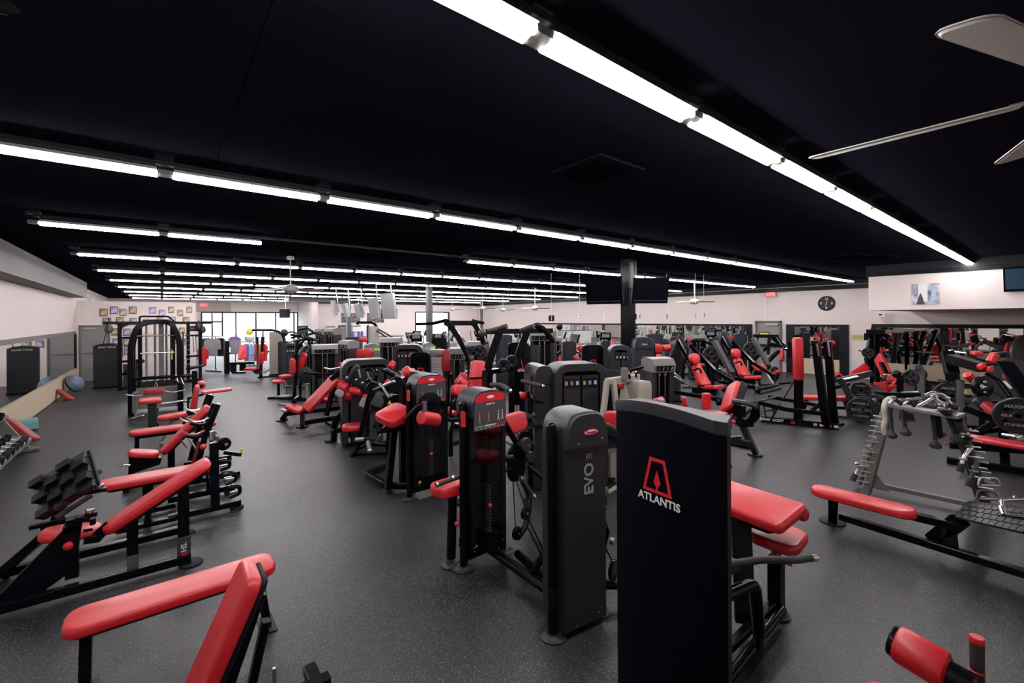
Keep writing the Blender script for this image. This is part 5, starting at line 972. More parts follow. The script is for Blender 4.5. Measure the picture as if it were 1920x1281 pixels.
# D2: plate arm machine with chrome grips near the floor
t = T('lever_row_machine', 'low black lever machine with chrome grips near the floor', 'machine', tuple(P(720, 845)), w=True); w_ = Wm(t)
a = fl(660, 856); w_.beam([a, (672, 832, 6.9), (680, 800, 6.9), (692, 745, 6.9)], .07); w_.beam([fl(663, 854), fl(735, 852)], .06); w_.beam([(668, 843, 6.9), (690, 832, 7.2), (730, 835, 7.1)], .05)
w_.bar([(668, 825, 6.6), (684, 824, 6.5)], .03, 'steel', 'grip'); w_.bar([(684, 824, 6.5), (705, 824, 6.4), (725, 800, 6.3), (735, 795, 6.3)], .025); w_.bar([(690, 828, 6.3), (693, 843, 6.2)], .03, 'steel', 'grip'); w_.p('grip_end', 'chrome', G().ball(PD(693, 845, 6.2), .035, 10)); w_.bar([(705, 826, 6.4), (722, 803, 6.3)], .02, 'chrome')
w_.beam([(694, 738, 6.6), (712, 745, 6.5), (735, 750, 6.4)], .1); w_.beam([(700, 760, 6.6), (715, 770, 6.5), (712, 800, 6.5)], .08); w_.beam([fl(730, 850), (732, 800, 6.6), (737, 740, 6.6)], .11, bend=.02); w_.beam([(690, 712, 6.6), (700, 725, 6.6), (742, 728, 6.4)], .09)
w_.p('arm_panel', 'charcoal', G().slab(PD(700, 745, 6.4), PD(722, 752, 6.4), .25, .05, (-.5, -.7, .3))); w_.bar([(690, 735, 6.5), (740, 715, 6.3)], .02, 'chrome'); w_.bar([(715, 722, 6.4), (730, 745, 6.3)], .02, 'chrome'); w_.p('warning_triangle', 'yellow', G().prism([PD(710, 722, 6.2), PD(714, 722, 6.2), PD(712, 717, 6.2)], (0, -.01, 0))); w_.p('warning_triangle', 'yellow', G().prism([PD(727, 758, 6.2), PD(734, 758, 6.2), PD(730.5, 751, 6.2)], (0, -.01, 0)))
w_.roller(722, 718, 738, 724, 6.6, .06); w_.p('pivot', 'red', G().disc(PD(735, 771, 6.1), (-.5, -.8, 0), .025, .01, 14)); w_.p('counterweight', 'charcoal', G().tube([PD(702, 800, 6.7), PD(714, 776, 6.6)], .04, 10)); w_.p('side_post', 'beige_paint', G().beam([PD(724, 826, 6.9), PD(722, 770, 7.0)], .1, .1)); w_.p('side_post', 'charcoal', G().beam([PD(712, 830, 6.9), PD(712, 775, 7)], .3, .1))
w_.p('pivot', 'black', G().disc(PD(745, 720, 6.4), (-.5, -.8, 0), .11, .05, 18)); w_.p('pivot', 'black', G().disc(PD(700, 728, 6.5), (-.5, -.8, 0), .1, .06, 18))
# curl bench with long red pad between block rows
t = T('curl_table', 'dark trough shaped curl table with red arm pads behind the near stacks', 'machine', tuple(P(775, 830)), w=True); w_ = Wm(t)
w_.pad(737, 706, 775, 696, 7.2, .4, (0, -.3, 1)); w_.roller(758, 702, 770, 694, 7.0, .09); w_.beam([(720, 693, 7.0), (755, 712, 6.9), (775, 709, 6.8)], .14, h=.05); w_.p('edge_trim', 'chrome', G().tube([PD(754, 713, 6.85), PD(776, 709, 6.8)], .012, 6)); w_.roller(722, 695, 740, 703, 6.9, .03, 'black'); w_.beam([(762, 715, 7.1), fl(762, 840)], .12, bend=.01); w_.roller(741, 706, 752, 699, 7.2, .05, 'charcoal'); w_.roller(730, 683, 740, 687, 7.4, .07); w_.beam([(775, 703, 6.4), (800, 708, 6.2)], .12, 'charcoal')
# K: plate loaded lat machine, tall curved frame
t = T('plate_lat_machine', 'tall black curved plate loaded frame with an upright red back pad', 'machine', tuple(P(880, 830)), w=True, group='plate loaded frames in the middle'); w_ = Wm(t)
for du, D in ((0, 7.8), (47, 8.4)): w_.beam([(837 + du, 605, D), (843 + du, 608, D), (868 + du * .9, 645, D), (883 + du * .6, 672, D - .1), (884 + du * .55, 760, D - .2), fl(884 + du * .55, 825)], .12, h=.1, bend=.15)
w_.beam([(836, 606, 7.8), (893, 606, 8.4)], .09); w_.bar([(810, 607, 7.7), (836, 601, 7.75), (842, 603, 7.8)], .03); w_.bar([(884, 601, 8.4), (907, 606, 8.5)], .03); w_.bar([(812, 607, 7.7), (780, 608, 7.7)], .025)
w_.p('back_pad', 'red', G().slab(PD(895, 737, 7.0), PD(898, 676, 7.1), .30, .08, (-.3, -.9, .1), rc=.05, w2=.24)); w_.beam([(880, 710, 6.95), (915, 708, 6.9)], .03); w_.p('back_frame', 'red', G().box(0, 0, 0, 0, 0, 0) if False else G().beam([PD(884, 738, 7.05), PD(886, 775, 7.1)], .02).beam([PD(908, 738, 7.05), PD(906, 775, 7.1)], .02)); w_.p('back_plate', 'black', G().slab(PD(896, 775, 7.1), PD(897, 738, 7.1), .26, .03, (-.3, -.9, .1)))
w_.roller(860, 712, 874, 722, 6.8, .07); w_.bar([(848, 731, 6.9), (870, 728, 6.9)], .04, 'charcoal'); w_.beam([fl(850, 835), fl(905, 815)], .08); w_.pad(846, 770, 858, 762, 6.9, .3, (0, -.2, 1))
for i, (u, v) in enumerate(((888, 662), (900, 660), (892, 672))): plate(t, PD(u, v, 8.0), (-.6, -.78, 0), .13, wm=w_)
w_.p('seat_pad', 'red', G().slab(PD(838, 764, 7.4), PD(858, 768, 7.4), .3, .08)); w_.bar([(846, 700, 7.2), (850, 740, 7.2), (842, 790, 7.0)], .03)
# L: assisted dip frame with twin curved posts
t = T('dip_machine', 'twin curved black posts with top handles, small plates and foot steps', 'machine', tuple(P(960, 860)), w=True, group='plate loaded frames in the middle'); w_ = Wm(t)
for u0, D in ((937, 5.9), (988, 6.3)): w_.beam([(u0, 622, D), (u0 - 16, 665, D), (u0 - 24, 700, D), (u0 - 22, 770, D), fl(u0 - 20, 880 if u0 < 950 else 860)], .13, h=.1, bend=.12)
w_.beam([(900, 622, 5.8), (1034, 620, 6.6)], .07, h=.07); w_.p('counter_ball', 'charcoal_light', G().ball(PD(905, 624, 5.8), .055, 12)); w_.bar([(915, 622, 5.85), (938, 616, 5.8), (950, 612, 5.75)], .035, 'rubber_grip', 'grip'); w_.bar([(975, 621, 6.2), (1000, 612, 6.1)], .035, 'rubber_grip', 'grip'); w_.beam([(1007, 610, 6.3), (1020, 617, 6.4), (1037, 640, 6.6)], .06); w_.p('cap', 'black', G().ball(PD(1009, 611, 6.3), .05, 10)); w_.p('cap', 'black', G().ball(PD(1049, 613, 6.7), .05, 8))
w_.beam([(920, 697, 5.9), (966, 690, 6.2)], .1, h=.06); plate(t, PD(945, 685, 5.9), (-.5, -.85, 0), .085, wm=w_); plate(t, PD(960, 678, 6.1), (-.5, -.85, 0), .085, wm=w_)
w_.bar([(920, 722, 5.5), (940, 722, 5.4), (955, 732, 5.2)], .03, 'rubber_grip', 'grip'); w_.p('grip_end', 'chrome', G().ball(PD(957, 733, 5.2), .025, 10)); w_.bar([(978, 715, 5.4), (1000, 720, 5.3), (1015, 724, 5.2)], .025, 'rubber_grip', 'grip'); w_.p('grip_end', 'chrome', G().ball(PD(1018, 724, 5.2), .022, 10)); w_.bar([(1018, 692, 5.7), (1003, 694, 5.7), (998, 705, 5.7), (994, 740, 5.6), (1003, 753, 5.5), (1018, 755, 5.4)], .018)
w_.roller(993, 736, 1006, 742, 5.9, .085); w_.pad(981, 750, 982, 736, 5.9, .1, post=False); w_.bar([(998, 758, 5.8), (1008, 785, 5.7), (1000, 793, 5.7)], .035); 
for u, v in ((985, 782), (1010, 793), (990, 800)): w_.p('foot_step', 'charcoal', G().lathe(PD(u, v, 5.6), (0, 0, 1), [(.01, 0), (.14, 0), (.14, .03), (.12, .04), (.01, .04)], 18))
w_.beam([fl(975, 822), fl(1004, 812)], .1, h=.06); w_.beam([fl(965, 852), fl(1010, 861)], .12, h=.08); w_.p('guide_rod', 'steel', G().tube([PD(967, 760, 5.6), PD(968, 850, 5.5)], .014, 8)); w_.p('guide_rod', 'steel', G().tube([PD(972, 760, 5.6), PD(973, 850, 5.5)], .014, 8)); w_.p('foot_step', 'charcoal', G().slab(PD(948, 828, 5.3), PD(978, 822, 5.4), .25, .03)); w_.p('wheel', 'black', G().disc(PD(985, 820, 5.2), (-.5, -.8, 0), .09, .05, 20))
w_.p('knob', 'yellow', G().ball(PD(976, 737, 5.6), .018, 8))
# O: large twin stack with side dome (M8)
t = T('twin_stack_machine', 'largest charcoal twin stack housing, wide rounded hood with coloured pictograms', 'machine', (4.28, 4.05, 0), -24)
dual_tower(t, .62, 1.55, .42); t.p('side_dome', 'charcoal', G().prism([(x - .47, -.12, z) for x, z in arch(.26, 1.35, 1.58)], (0, .5, 0))); t.p('side_column', 'charcoal', G().box(-.59, -.35, -.1, .36, .02, 1.36)); t.p('flank_panel', 'charcoal', G().prism([(.36, .0, .05), (.78, -.0, .05), (.78, .0, 1.44), (.36, 0, 1.50)], (0, .05, 0)), smooth=False); t.p('notice', 'label_white', G().box(.70, .735, -.006, 0, 1.0, 1.26), smooth=False)
t.p('spring', 'steel', G().tube([(-.62, -.13, .6), (-.62, -.13, 1.0)], .016, 8)); t.p('post', 'black', G().tube([(-.64, -.05, 0), (-.64, -.05, 1.25)], .035, 10)); t.p('seat_pad', 'red', G().slab((-.2, 1.0, .55), (.2, 1.0, .55), .34, .07)); t.p('base_rail', 'black', G().beam([(0, .2, .05), (0, 1.2, .05)], .08)); t.p('seat_post', 'black', G().beam([(0, 1.0, .05), (0, 1.0, .49)], .08))
# M10: beige A frame machine
t = T('plate_dip_machine', 'beige painted A frame machine behind the nearest black tower', 'machine', tuple(P(1165, 880)), w=True); w_ = Wm(t)
w_.beam([(1128, 800, 5.3), (1138, 716, 5.4), (1150, 716, 5.4), (1160, 800, 5.3), (1163, 850, 5.2)], .06, 'beige_paint', bend=.01); w_.beam([(1138, 716, 5.4), (1172, 711, 5.6), (1195, 707, 5.8)], .08, 'beige_paint'); w_.p('housing', 'beige_paint', G().slab(PD(1180, 713, 5.6), PD(1206, 713, 5.8), .3, .5, rc=.03)); w_.beam([(1171, 712, 5.5), (1171, 690, 5.5)], .07, 'grey_paint')
w_.pad(1146, 804, 1146, 772, 4.9, .2, (-.9, -.3, 0), post=False); w_.bar([(1127, 795, 4.6), (1142, 799, 4.6), (1155, 806, 4.6)], .03, 'rubber_grip', 'grip'); w_.bar([(1126, 790, 4.6), (1132, 795, 4.6)], .034, 'steel', 'grip_end'); w_.p('weight_box', 'beige_paint', G().box(*sorted((P(1130, 905).x, P(1130, 905).x + .3)), *sorted((P(1160, 905).y, P(1160, 905).y + .4)), .1, .42)); w_.beam([fl(1128, 893), fl(1163, 905)], .06, 'beige_paint'); w_.beam([fl(1140, 925), fl(1166, 908)], .05, 'beige_paint')
w_.bar([(1181, 711, 5.5), (1180, 702, 5.5)], .015); w_.bar([(1193, 708, 5.5), (1192, 699, 5.5)], .015); w_.p('knob', 'chrome', G().ball(PD(1180, 701, 5.5), .015, 8)); w_.p('knob', 'chrome', G().ball(PD(1192, 698, 5.5), .015, 8)); w_.pad(1155, 716, 1170, 716, 5.8, .3, (0, 0, 1)); w_.p('brace', 'black', G().beam([PD(1130, 818, 5.1), PD(1160, 822, 5)], .06))
# ================================================================ RIGHT SIDE
# seated leg machine right behind the nearest tower
t = T('leg_curl_machine', 'red seated leg machine with curved black side guards behind the nearest tower', 'machine', tuple(P(1400, 850)), w=True); w_ = Wm(t); D = 6.3
w_.p('seat_pad', 'red', G().slab(PD(1322, 770, 6.6), PD(1366, 778, 6.2), .34, .09, rc=.06)); w_.p('back_pad', 'red', G().slab(PD(1357, 767, 6.2), PD(1374, 716, 6.4), .30, .06, (-.72, .62, .3), rc=.08)); w_.p('back_shell', 'black_matte', G().slab(PD(1364, 768, 6.2), PD(1382, 717, 6.4), .30, .10, (-.72, .62, .3), rc=.08))
w_.p('knee_pad', 'red', G().slab(PD(1328, 768, 6.6), PD(1328, 738, 6.6), .12, .09, (-.5, -.9, 0), rc=.02)); w_.p('ankle_pad', 'red', G().slab(PD(1287, 764, 7), PD(1284, 745, 7), .07, .07, (-.5, -.9, 0), rc=.02)); w_.roller(1225, 756, 1245, 750, 6.6, .06); w_.p('roller_cover', 'label_grey', G().slab(PD(1234, 747, 6.5), PD(1246, 748, 6.5), .12, .05))
w_.bar([(1375, 752, 6.1), (1400, 756, 5.9), (1420, 762, 5.8)], .035, 'charcoal', 'grip'); w_.beam([(1386, 760, 6.1), (1386, 785, 6.1), (1378, 795, 6.1)], .13); w_.beam([(1417, 762, 5.9), (1418, 775, 5.95), (1410, 790, 6.0), (1392, 797, 6.1)], .09, bend=.15); w_.beam([(1395, 778, 6.1), (1408, 768, 6.1)], .04, 'charcoal'); w_.beam([(1393, 797, 6.1), (1412, 796, 6.0)], .06); w_.bar([(1364, 784, 6.2), (1376, 788, 6.1)], .03); w_.p('knob', 'red', G().ball(PD(1375, 791, 6.0), .03, 10))
w_.beam([(1393, 800, 6.2), fl(1418, 852)], .08, 'charcoal', bend=.01); w_.p('foot_pad', 'charcoal', G().disc(P(1416, 854), (0, 0, 1), .11, .035)); w_.beam([(1362, 823, 6.4), (1406, 832, 6.3)], .08, 'charcoal', bend=.01); w_.beam([fl(1362, 833), fl(1408, 842)], .1, bend=.01); w_.p('pedal', 'black', G().slab(PD(1362, 819, 6.4), PD(1390, 817, 6.4), .12, .03)); w_.beam([(1345, 790, 6.4), fl(1345, 835)], .08)
# standing calf press with DYNA BODY base
t = T('standing_press', 'standing press frame with a tall upright red pad and white lettering on its base bar', 'machine', tuple(P(1500, 800)), w=True); w_ = Wm(t)
a = P(1427, 791); b = P(1573, 806); dv = (b - a).normalized(); up = V((0, 0, 1)); n = V((-dv.y, dv.x, 0)); n = n if n.dot(FW) < 0 else -n
bb = w_.p('base_bar', 'black', G().beam([a + up * .06, b + up * .06], .06, .11)); t.text('DYNA BODY', a + dv * .19 + up * .065 + n * .034, dv, up, .072, 'label_white', bb, bold=.05); t.p('emblem', 'logo_red', G().prism([a + dv * .52 + n * .034 + up * z for z in (.03,)] + [a + dv * .60 + n * .034 + up * .03, a + dv * .58 + n * .034 + up * .08, a + dv * .53 + n * .034 + up * .08], n * .003), bb, smooth=False)
for k_, (s0, s1, m_) in enumerate(((.80, .86, 'label_white'), (.9, 1.02, 'label_white'), (1.04, 1.1, 'logo_red'), (1.13, 1.2, 'label_white'))): t.p('emblem', m_, G().box(0, 0, 0, 0, 0, 0) if False else G().prism([a + dv * (s0 + .1) + n * .034 + up * .035, a + dv * (s1 + .1) + n * .034 + up * .035, a + dv * (s1 + .1) + n * .034 + up * .085, a + dv * (s0 + .1) + n * .034 + up * .085], n * .003), bb, smooth=False)
D = 9.1
w_.beam([fl(1497, 790), (1498, 650, 9.1)], .15, h=.1, bend=.01); w_.p('back_pad', 'red', G().slab(PD(1502, 714, 8.9), PD(1500, 633, 8.9), .18, .12, (-.5, -.85, 0), rc=.05)); w_.p('pad_backing', 'black', G().slab(PD(1493, 675, 9.0), PD(1491, 638, 9.0), .1, .06, (-.5, -.85, 0)))
for (u0, v0, u1, v1, DD) in ((1530, 642, 1550, 803, 8.5), (1551, 640, 1566, 797, 8.75)): w_.beam([(u0, v0, DD), (u0 + 4, v0 + 40, DD), (u1 - 5, v1 - 35, DD), fl(u1, v1)], .13, h=.09, bend=.03)
w_.p('guide_tube', 'chrome', G().tube([PD(1531, 644, 8.45), PD(1536, 668, 8.45)], .02, 8)); w_.p('guide_tube', 'chrome', G().tube([PD(1552, 642, 8.7), PD(1556, 668, 8.7)], .02, 8)); w_.p('shoulder_arm', 'black', G().beam([PD(1522, 642, 8.5), PD(1532, 641, 8.5)], .06)); 
w_.beam([(1422, 755, 8.9), (1475, 768, 8.7), (1545, 776, 8.5)], .08, bend=.01); w_.beam([(1440, 744, 9.6), (1500, 754, 9.3), (1560, 765, 9.0)], .07, bend=.01); w_.bar([(1414, 755, 8.8), (1438, 749, 9.2), (1463, 742, 9.7)], .025, 'charcoal', 'push_bar'); w_.beam([(1520, 771, 8.6), (1545, 752, 8.6)], .06); w_.bar([(1466, 753, 9.3), (1490, 712, 9.2)], .014, 'black', 'stay')
w_.bar([(1432, 757, 8.9), (1436, 785, 8.8)], .016); w_.bar([(1445, 757, 9.1), (1452, 775, 9.0), (1444, 790, 9.0)], .016); w_.bar([(1434, 771, 8.9), (1478, 765, 8.9)], .014); w_.bar([(1462, 757, 9.2), (1446, 788, 9.0)], .018); w_.beam([fl(1460, 788), fl(1498, 789)], .1); w_.beam([fl(1548, 805), fl(1577, 797)], .12, h=.1); w_.p('foot_platform', 'red_dull', G().slab(P(1500, 790, .06), P(1548, 795, .06), .3, .03, rc=.02))
w_.beam([(1495, 650, 9.2), (1486, 650, 9.3)], .08); w_.beam([(1484, 640, 9.3), (1484, 672, 9.3)], .12)
# red bench press station behind it with plates
t = T('bench_press', 'red flat bench press behind the standing press, its arm loaded with lettered plates', 'machine', tuple(P(1560, 775)), w=True); w_ = Wm(t)
w_.p('pad', 'red', G().slab(PD(1486, 741, 10.2), PD(1608, 744, 9.7), .28, .09, rc=.09)); w_.beam([(1512, 748, 10), fl(1505, 770)], .08, bend=.01); w_.beam([(1586, 750, 9.8), fl(1595, 778)], .1, bend=.01); w_.beam([fl(1545, 780), fl(1600, 785)], .08, 'charcoal'); w_.beam([(1560, 764, 9.8), (1590, 766, 9.6)], .06)
w_.beam([(1570, 715, 9.6), (1600, 708, 9.5), (1635, 700, 9.4)], .1, 'charcoal', h=.12); w_.p('label', 'label_white', G().slab(PD(1584, 712, 9.3), PD(1611, 706, 9.25), .006, .10, (-.5, -.8, 0), rc=.002)); t.text('MAXIMUS', PD(1597.5, 709.3, 9.27) + V((-.05, -.07, 0)), PD(1611, 706, 9.25) - PD(1584, 712, 9.3), (0, 0, 1), .055, 'charcoal')
w_.beam([(1577, 712, 9.6), (1592, 742, 9.5), (1600, 760, 9.5)], .13, 'charcoal', h=.1, bend=.01); w_.beam([(1555, 722, 9.8), (1575, 705, 9.8)], .07); w_.beam([(1560, 728, 9.7), (1592, 720, 9.7)], .07, 'charcoal')
plate(t, PD(1614, 769, 9.0), (.97, .2, 0), .245, ('MAXIMUS', '45LB', '20KG'), wm=w_); plate(t, PD(1618, 765, 9.3), (.97, .2, 0), .245, wm=w_); plate(t, PD(1614, 732, 9.5), (.97, .1, 0), .18, ('MAXIMUS',), wm=w_); plate(t, PD(1643, 760, 9.8), (.9, -.35, 0), .24, wm=w_); w_.beam([(1612, 790, 9.1), (1612, 796, 9.1)], .1); w_.bar([(1612, 769, 9.0), (1640, 750, 9.6)], .04, 'steel', 'sleeve')
# seated press further back with slanted red back pad
t = T('shoulder_press', 'red seated press with a slanted back pad before the right mirror', 'machine', tuple(P(1680, 750)), w=True); w_ = Wm(t)
w_.p('back_pad', 'red', G().slab(PD(1668, 706, 11.6), PD(1650, 668, 12.0), .36, .09, (.7, -.5, .35), rc=.05)); w_.p('back_spine', 'black', G().beam([PD(1665, 706, 11.45), PD(1652, 680, 11.7)], .1, .05)); w_.p('seat_pad', 'red', G().slab(PD(1664, 706, 11.4), PD(1690, 712, 11.2), .36, .08)); w_.p('seat_pad', 'red', G().slab(PD(1601, 722, 11.5), PD(1635, 725, 11.2), .3, .08)); w_.p('side_pad', 'red', G().slab(PD(1601, 703, 11.8), PD(1627, 685, 12.2), .2, .09, (-.2, -.6, .6))); w_.p('side_pad', 'red', G().slab(PD(1567, 697, 12.0), PD(1580, 709, 11.8), .2, .09, (-.3, -.6, .6)))
for pts in (((1638, 719, 11.2), (1664, 722, 11.0)), ((1664, 734, 11.0), (1680, 716, 11.0)), ((1660, 716, 11.0), (1664, 736, 11.0)), ((1650, 728, 11.1), (1700, 722, 10.8))): w_.beam(pts, .07, 'red', 'red_frame')
w_.beam([(1688, 705, 10.8), (1688, 740, 10.8)], .12); w_.p('head_cushion', 'black', G().ball(PD(1681, 702, 10.9), .1, 14)); w_.beam([(1708, 690, 11.0), (1722, 688, 11.2), (1727, 700, 11.2), (1727, 745, 11.2)], .14, 'grey_paint', bend=.1); w_.beam([(1682, 705, 11.2), (1706, 692, 11.0)], .04, 'grey_paint'); w_.beam([(1640, 738, 10.8), (1725, 740, 10.5)], .08); w_.beam([fl(1640, 745), fl(1735, 745)], .08); w_.bar([(1690, 736, 10.4), (1722, 735, 10.2)], .025, 'chrome', 'bar_sleeve')
plate(t, PD(1706, 708, 11.0), (.8, -.5, 0), .2, wm=w_); plate(t, PD(1732, 728, 11.3), (.5, .8, 0), .24, wm=w_); plate(t, PD(1729, 703, 12.2), (-.6, -.8, 0), .16, wm=w_); w_.bar([(1655, 702, 11.3), (1670, 703, 11.2), (1662, 708, 11.2)], .02, 'chrome', 'handle')
# squat rack against mirror
t = T('squat_rack', 'tall black rack with a long grey top bar in front of the right mirror', 'rack', tuple(P(1650, 728)), w=True); w_ = Wm(t)
w_.beam([(1624, 622, 14.2), (1712, 621, 13.6)], .11, 'steel', h=.09); w_.beam([(1624, 622, 14.2), (1660, 622, 13.9)], .14)
for u0, D in ((1634, 13.8), (1645, 14.2), (1717, 13.2), (1700, 13.6)): w_.beam([(u0, 624, D), fl(u0 + 1, 718)], .11, bend=.01)
w_.beam([(1634, 628, 13.9), (1624, 668, 13.9), (1630, 700, 13.8)], .1); w_.bar([(1608, 656, 13.8), (1616, 659, 13.8), (1632, 660, 13.7)], .02, 'chrome', 'pin'); plate(t, PD(1627, 662, 13.6), (1, 0, 0), .16, wm=w_); w_.beam([(1713, 624, 13.4), (1728, 660, 13.2), (1726, 690, 13.1)], .07); w_.bar([(1718, 660, 12.8), (1745, 661, 12.6)], .02, 'chrome', 'bar_sleeve'); w_.beam([fl(1634, 718), fl(1700, 722)], .08); w_.beam([(1627, 625, 14.0), (1627, 638, 14.0)], .16)
# plate frame before the grey door
t = T('plate_row_machine', 'black plate loaded frame with folded red pads before the exit door', 'machine', tuple(P(1450, 720)), w=True); w_ = Wm(t)
w_.beam([(1412, 630, 13.4), (1460, 631, 13.0)], .1); w_.beam([(1418, 632, 13.2), (1412, 665, 13.0), (1410, 690, 12.9), fl(1424, 725)], .12); w_.beam([(1443, 632, 13.0), (1440, 665, 12.9)], .08); w_.beam([(1414, 675, 12.8), (1445, 645, 12.6), (1475, 652, 12.3)], .09); w_.beam([(1450, 634, 13), (1478, 656, 12.4)], .1, bend=.01); w_.beam([(1458, 634, 12.9), (1472, 655, 12.2)], .07, bend=.01); w_.bar([(1472, 654, 12.2), (1486, 653, 12.1)], .025, 'chrome', 'bar_sleeve'); w_.beam([(1460, 658, 12.8), (1438, 680, 12.7), (1444, 696, 12.6), fl(1452, 722)], .09)
w_.p('back_pad', 'red', G().slab(PD(1419, 680, 12.6), PD(1432, 693, 12.4), .34, .08, (-.3, -.5, .8))); w_.p('seat_pad', 'red', G().slab(PD(1438, 699, 12.5), PD(1462, 692, 12.3), .32, .09)); w_.p('chest_pad', 'red', G().slab(PD(1400, 665, 13), PD(1407, 657, 13), .3, .09, (-.6, -.6, .3))); plate(t, PD(1453, 702, 12.3), (-.2, -.9, 0), .22, wm=w_); plate(t, PD(1421, 704, 12.6), (-.2, -.9, 0), .2, wm=w_)
w_.beam([(1432, 693, 12.4), (1450, 720, 12.0)], .05, 'steel'); w_.beam([fl(1420, 724), fl(1482, 719)], .09); w_.beam([fl(1425, 731), fl(1462, 728)], .1); w_.bar([(1424, 738, 11.6), (1462, 728, 11.8)], .05, 'charcoal', 'sled_roller')
# leg presses
for k_, (du, dv_, D, lab) in enumerate(((0, 0, 9.6, 'nearer angled leg press with a round red head rest'), (77, -13, 11.2, 'farther angled leg press left of the exit door'))):
    t = T('leg_press', lab, 'machine', tuple(P(1330 + du, 745 + dv_)), w=True, group='angled leg presses'); w_ = Wm(t); s_ = 9.6 / D
    def q(u, v, e=0): return (1310 + du + (u - 1310) * s_, 690 + dv_ + (v - 690) * s_, D + e)
    w_.p('head_rest', 'red', G().slab(PD(*q(1307, 683)), PD(*q(1304, 662, .05)), .24, .11, (-.3, -.8, .3), rc=.1)); w_.p('back_pad', 'red', G().slab(PD(*q(1325, 722, -.2)), PD(*q(1306, 682, .1)), .30, .1, (-.3, -.8, .5), rc=.08, w2=.22)); w_.p('seat_pad', 'red', G().slab(PD(*q(1327, 723, -.2)), PD(*q(1350, 722, -.5)), .3, .08, rc=.06))
    w_.beam([q(1270, 637, .6), q(1300, 690, .3), q(1312, 720, .2)], .07, bend=.01); w_.beam([q(1295, 648, .8), q(1340, 695, .2), q(1385, 722, -.2)], .08, bend=.01); w_.beam([q(1275, 660, .5), q(1320, 730, 0)], .05, 'charcoal', bend=.01); w_.bar([q(1265, 700, 0), q(1290, 722, 0)], .02, 'chrome', 'guide_rod'); w_.bar([q(1265, 706, 0), q(1300, 728, 0)], .02, 'steel', 'guide_rod'); w_.beam([q(1300, 730, 0), q(1345, 735, -.3)], .2, h=.12)
    w_.bar([q(1300, 695, -.1), q(1312, 690, -.2), q(1315, 700, -.2)], .02, 'black', 'handle'); w_.beam([q(1265, 735, .2), q(1360, 752, -.3)], .08, bend=.01); w_.beam([q(1340, 733, 0), q(1350, 757, -.3)], .12); w_.bar([q(1290, 660, .3), q(1275, 705, .2)], .02); w_.bar([q(1352, 750, -.3), q(1395, 742, -.4)], .04, 'charcoal', 'sled_roller')
    w_.p('badge', 'logo_red', G().lathe(PD(*q(1292, 638, .5)), (-.6, -.8, 0), [(.01, 0), (.045, 0), (.04, .01)], 14)); w_.p('foot_plate', 'black_trim', G().slab(PD(*q(1265, 690, .4)), PD(*q(1285, 640, .8)), .6, .05, (.4, -.8, .4))); w_.p('badge', 'logo_red', G().slab(PD(*q(1300, 746, -.4)), PD(*q(1315, 748, -.4)), .004, .05, (-.5, -.8, 0)))
    w_.p('weight_horn', 'charcoal_light', G().beam([PD(*q(1340, 640, .4)), PD(*q(1372, 700, -.1))], .1)); plate(t, PD(*q(1335, 665, .6)), (-.6, -.8, 0), .2, wm=w_)
# preacher/long sled machine behind: row of dark frames between
for k_, (u, v, D, lab) in enumerate(((1300, 640, 12.6, 'dark lever frame with a red placard behind the nearer leg press'), (1356, 650, 13.6, 'dark lever frame with a red placard behind the farther leg press'))):
    t = T('lever_machine', lab, 'machine', tuple(P(u, 735)), w=True, group='lever frames with placards'); w_ = Wm(t)
    w_.beam([(u - 30, v + 30, D), (u - 18, v, D), (u + 20, v, D), (u + 45, v + 12, D)], .06); w_.beam([(u - 18, v, D), (u - 20, v + 80, D)], .07); w_.beam([(u + 20, v, D), (u + 30, v + 75, D)], .07); w_.p('placard', 'logo_red', G().slab(PD(u - 40, v - 8, D), PD(u - 32, v - 8, D), .006, .14, (-.5, -.8, 0), rc=.002)); w_.p('placard', 'label_grey', G().slab(PD(u - 40, v + 2, D), PD(u - 32, v + 2, D), .006, .12, (-.5, -.8, 0), rc=.002))
    w_.seat(u + 10, v + 42, D, .3, .3); plate(t, PD(u + 32, v + 25, D - .2), (-.6, -.8, 0), .2, wm=w_); w_.beam([fl(u - 20, 728), fl(u + 35, 728)], .07)
# ---- attachment rack
t = T('attachment_rack', 'light grey A shaped rack with pegs, holding cable handles', 'rack', (7.1, 1.1, 0), w=True); w_ = Wm(t)
LT, LB = PD(1668, 762, 5.2), P(1625, 925, .03); RT_, RB = PD(1797, 785, 4.75), P(1850, 950, .03)
lf = w_.p('side_frame', 'grey_paint', G().beam([LB, LT], .14, .07, (0, 1, 0))); rf = w_.p('side_frame', 'charcoal_light', G().beam([RB, RT_], .13, .07, (0, 1, 0))); w_.p('side_frame', 'charcoal_light', G().beam([RB + V((.35, .1, 0)), RT_ + V((.12, .05, 0))], .05, .05)); w_.p('side_frame', 'grey_paint', G().beam([LB + V((.3, .15, 0)), LT + V((.1, .05, 0))], .06, .05))
w_.p('top_tray', 'grey_paint', G().beam([PD(1662, 757, 5.25), PD(1803, 781, 4.7)], .26, .04)); w_.p('top_tray', 'grey_paint', G().beam([PD(1670, 752, 5.45), PD(1800, 772, 4.95)], .05, .08)); w_.p('base_rail', 'grey_paint', G().beam([P(1632, 906, .10), P(1838, 950, .08)], .05, .05)); w_.p('gusset', 'steel', G().prism([LB + V((0, .02, .08)), LB + V((0, -.22, .08)), LB + V((0, .02, .42))], (.01, 0, 0)))
ax_ = (RT_ - LT).normalized(); 
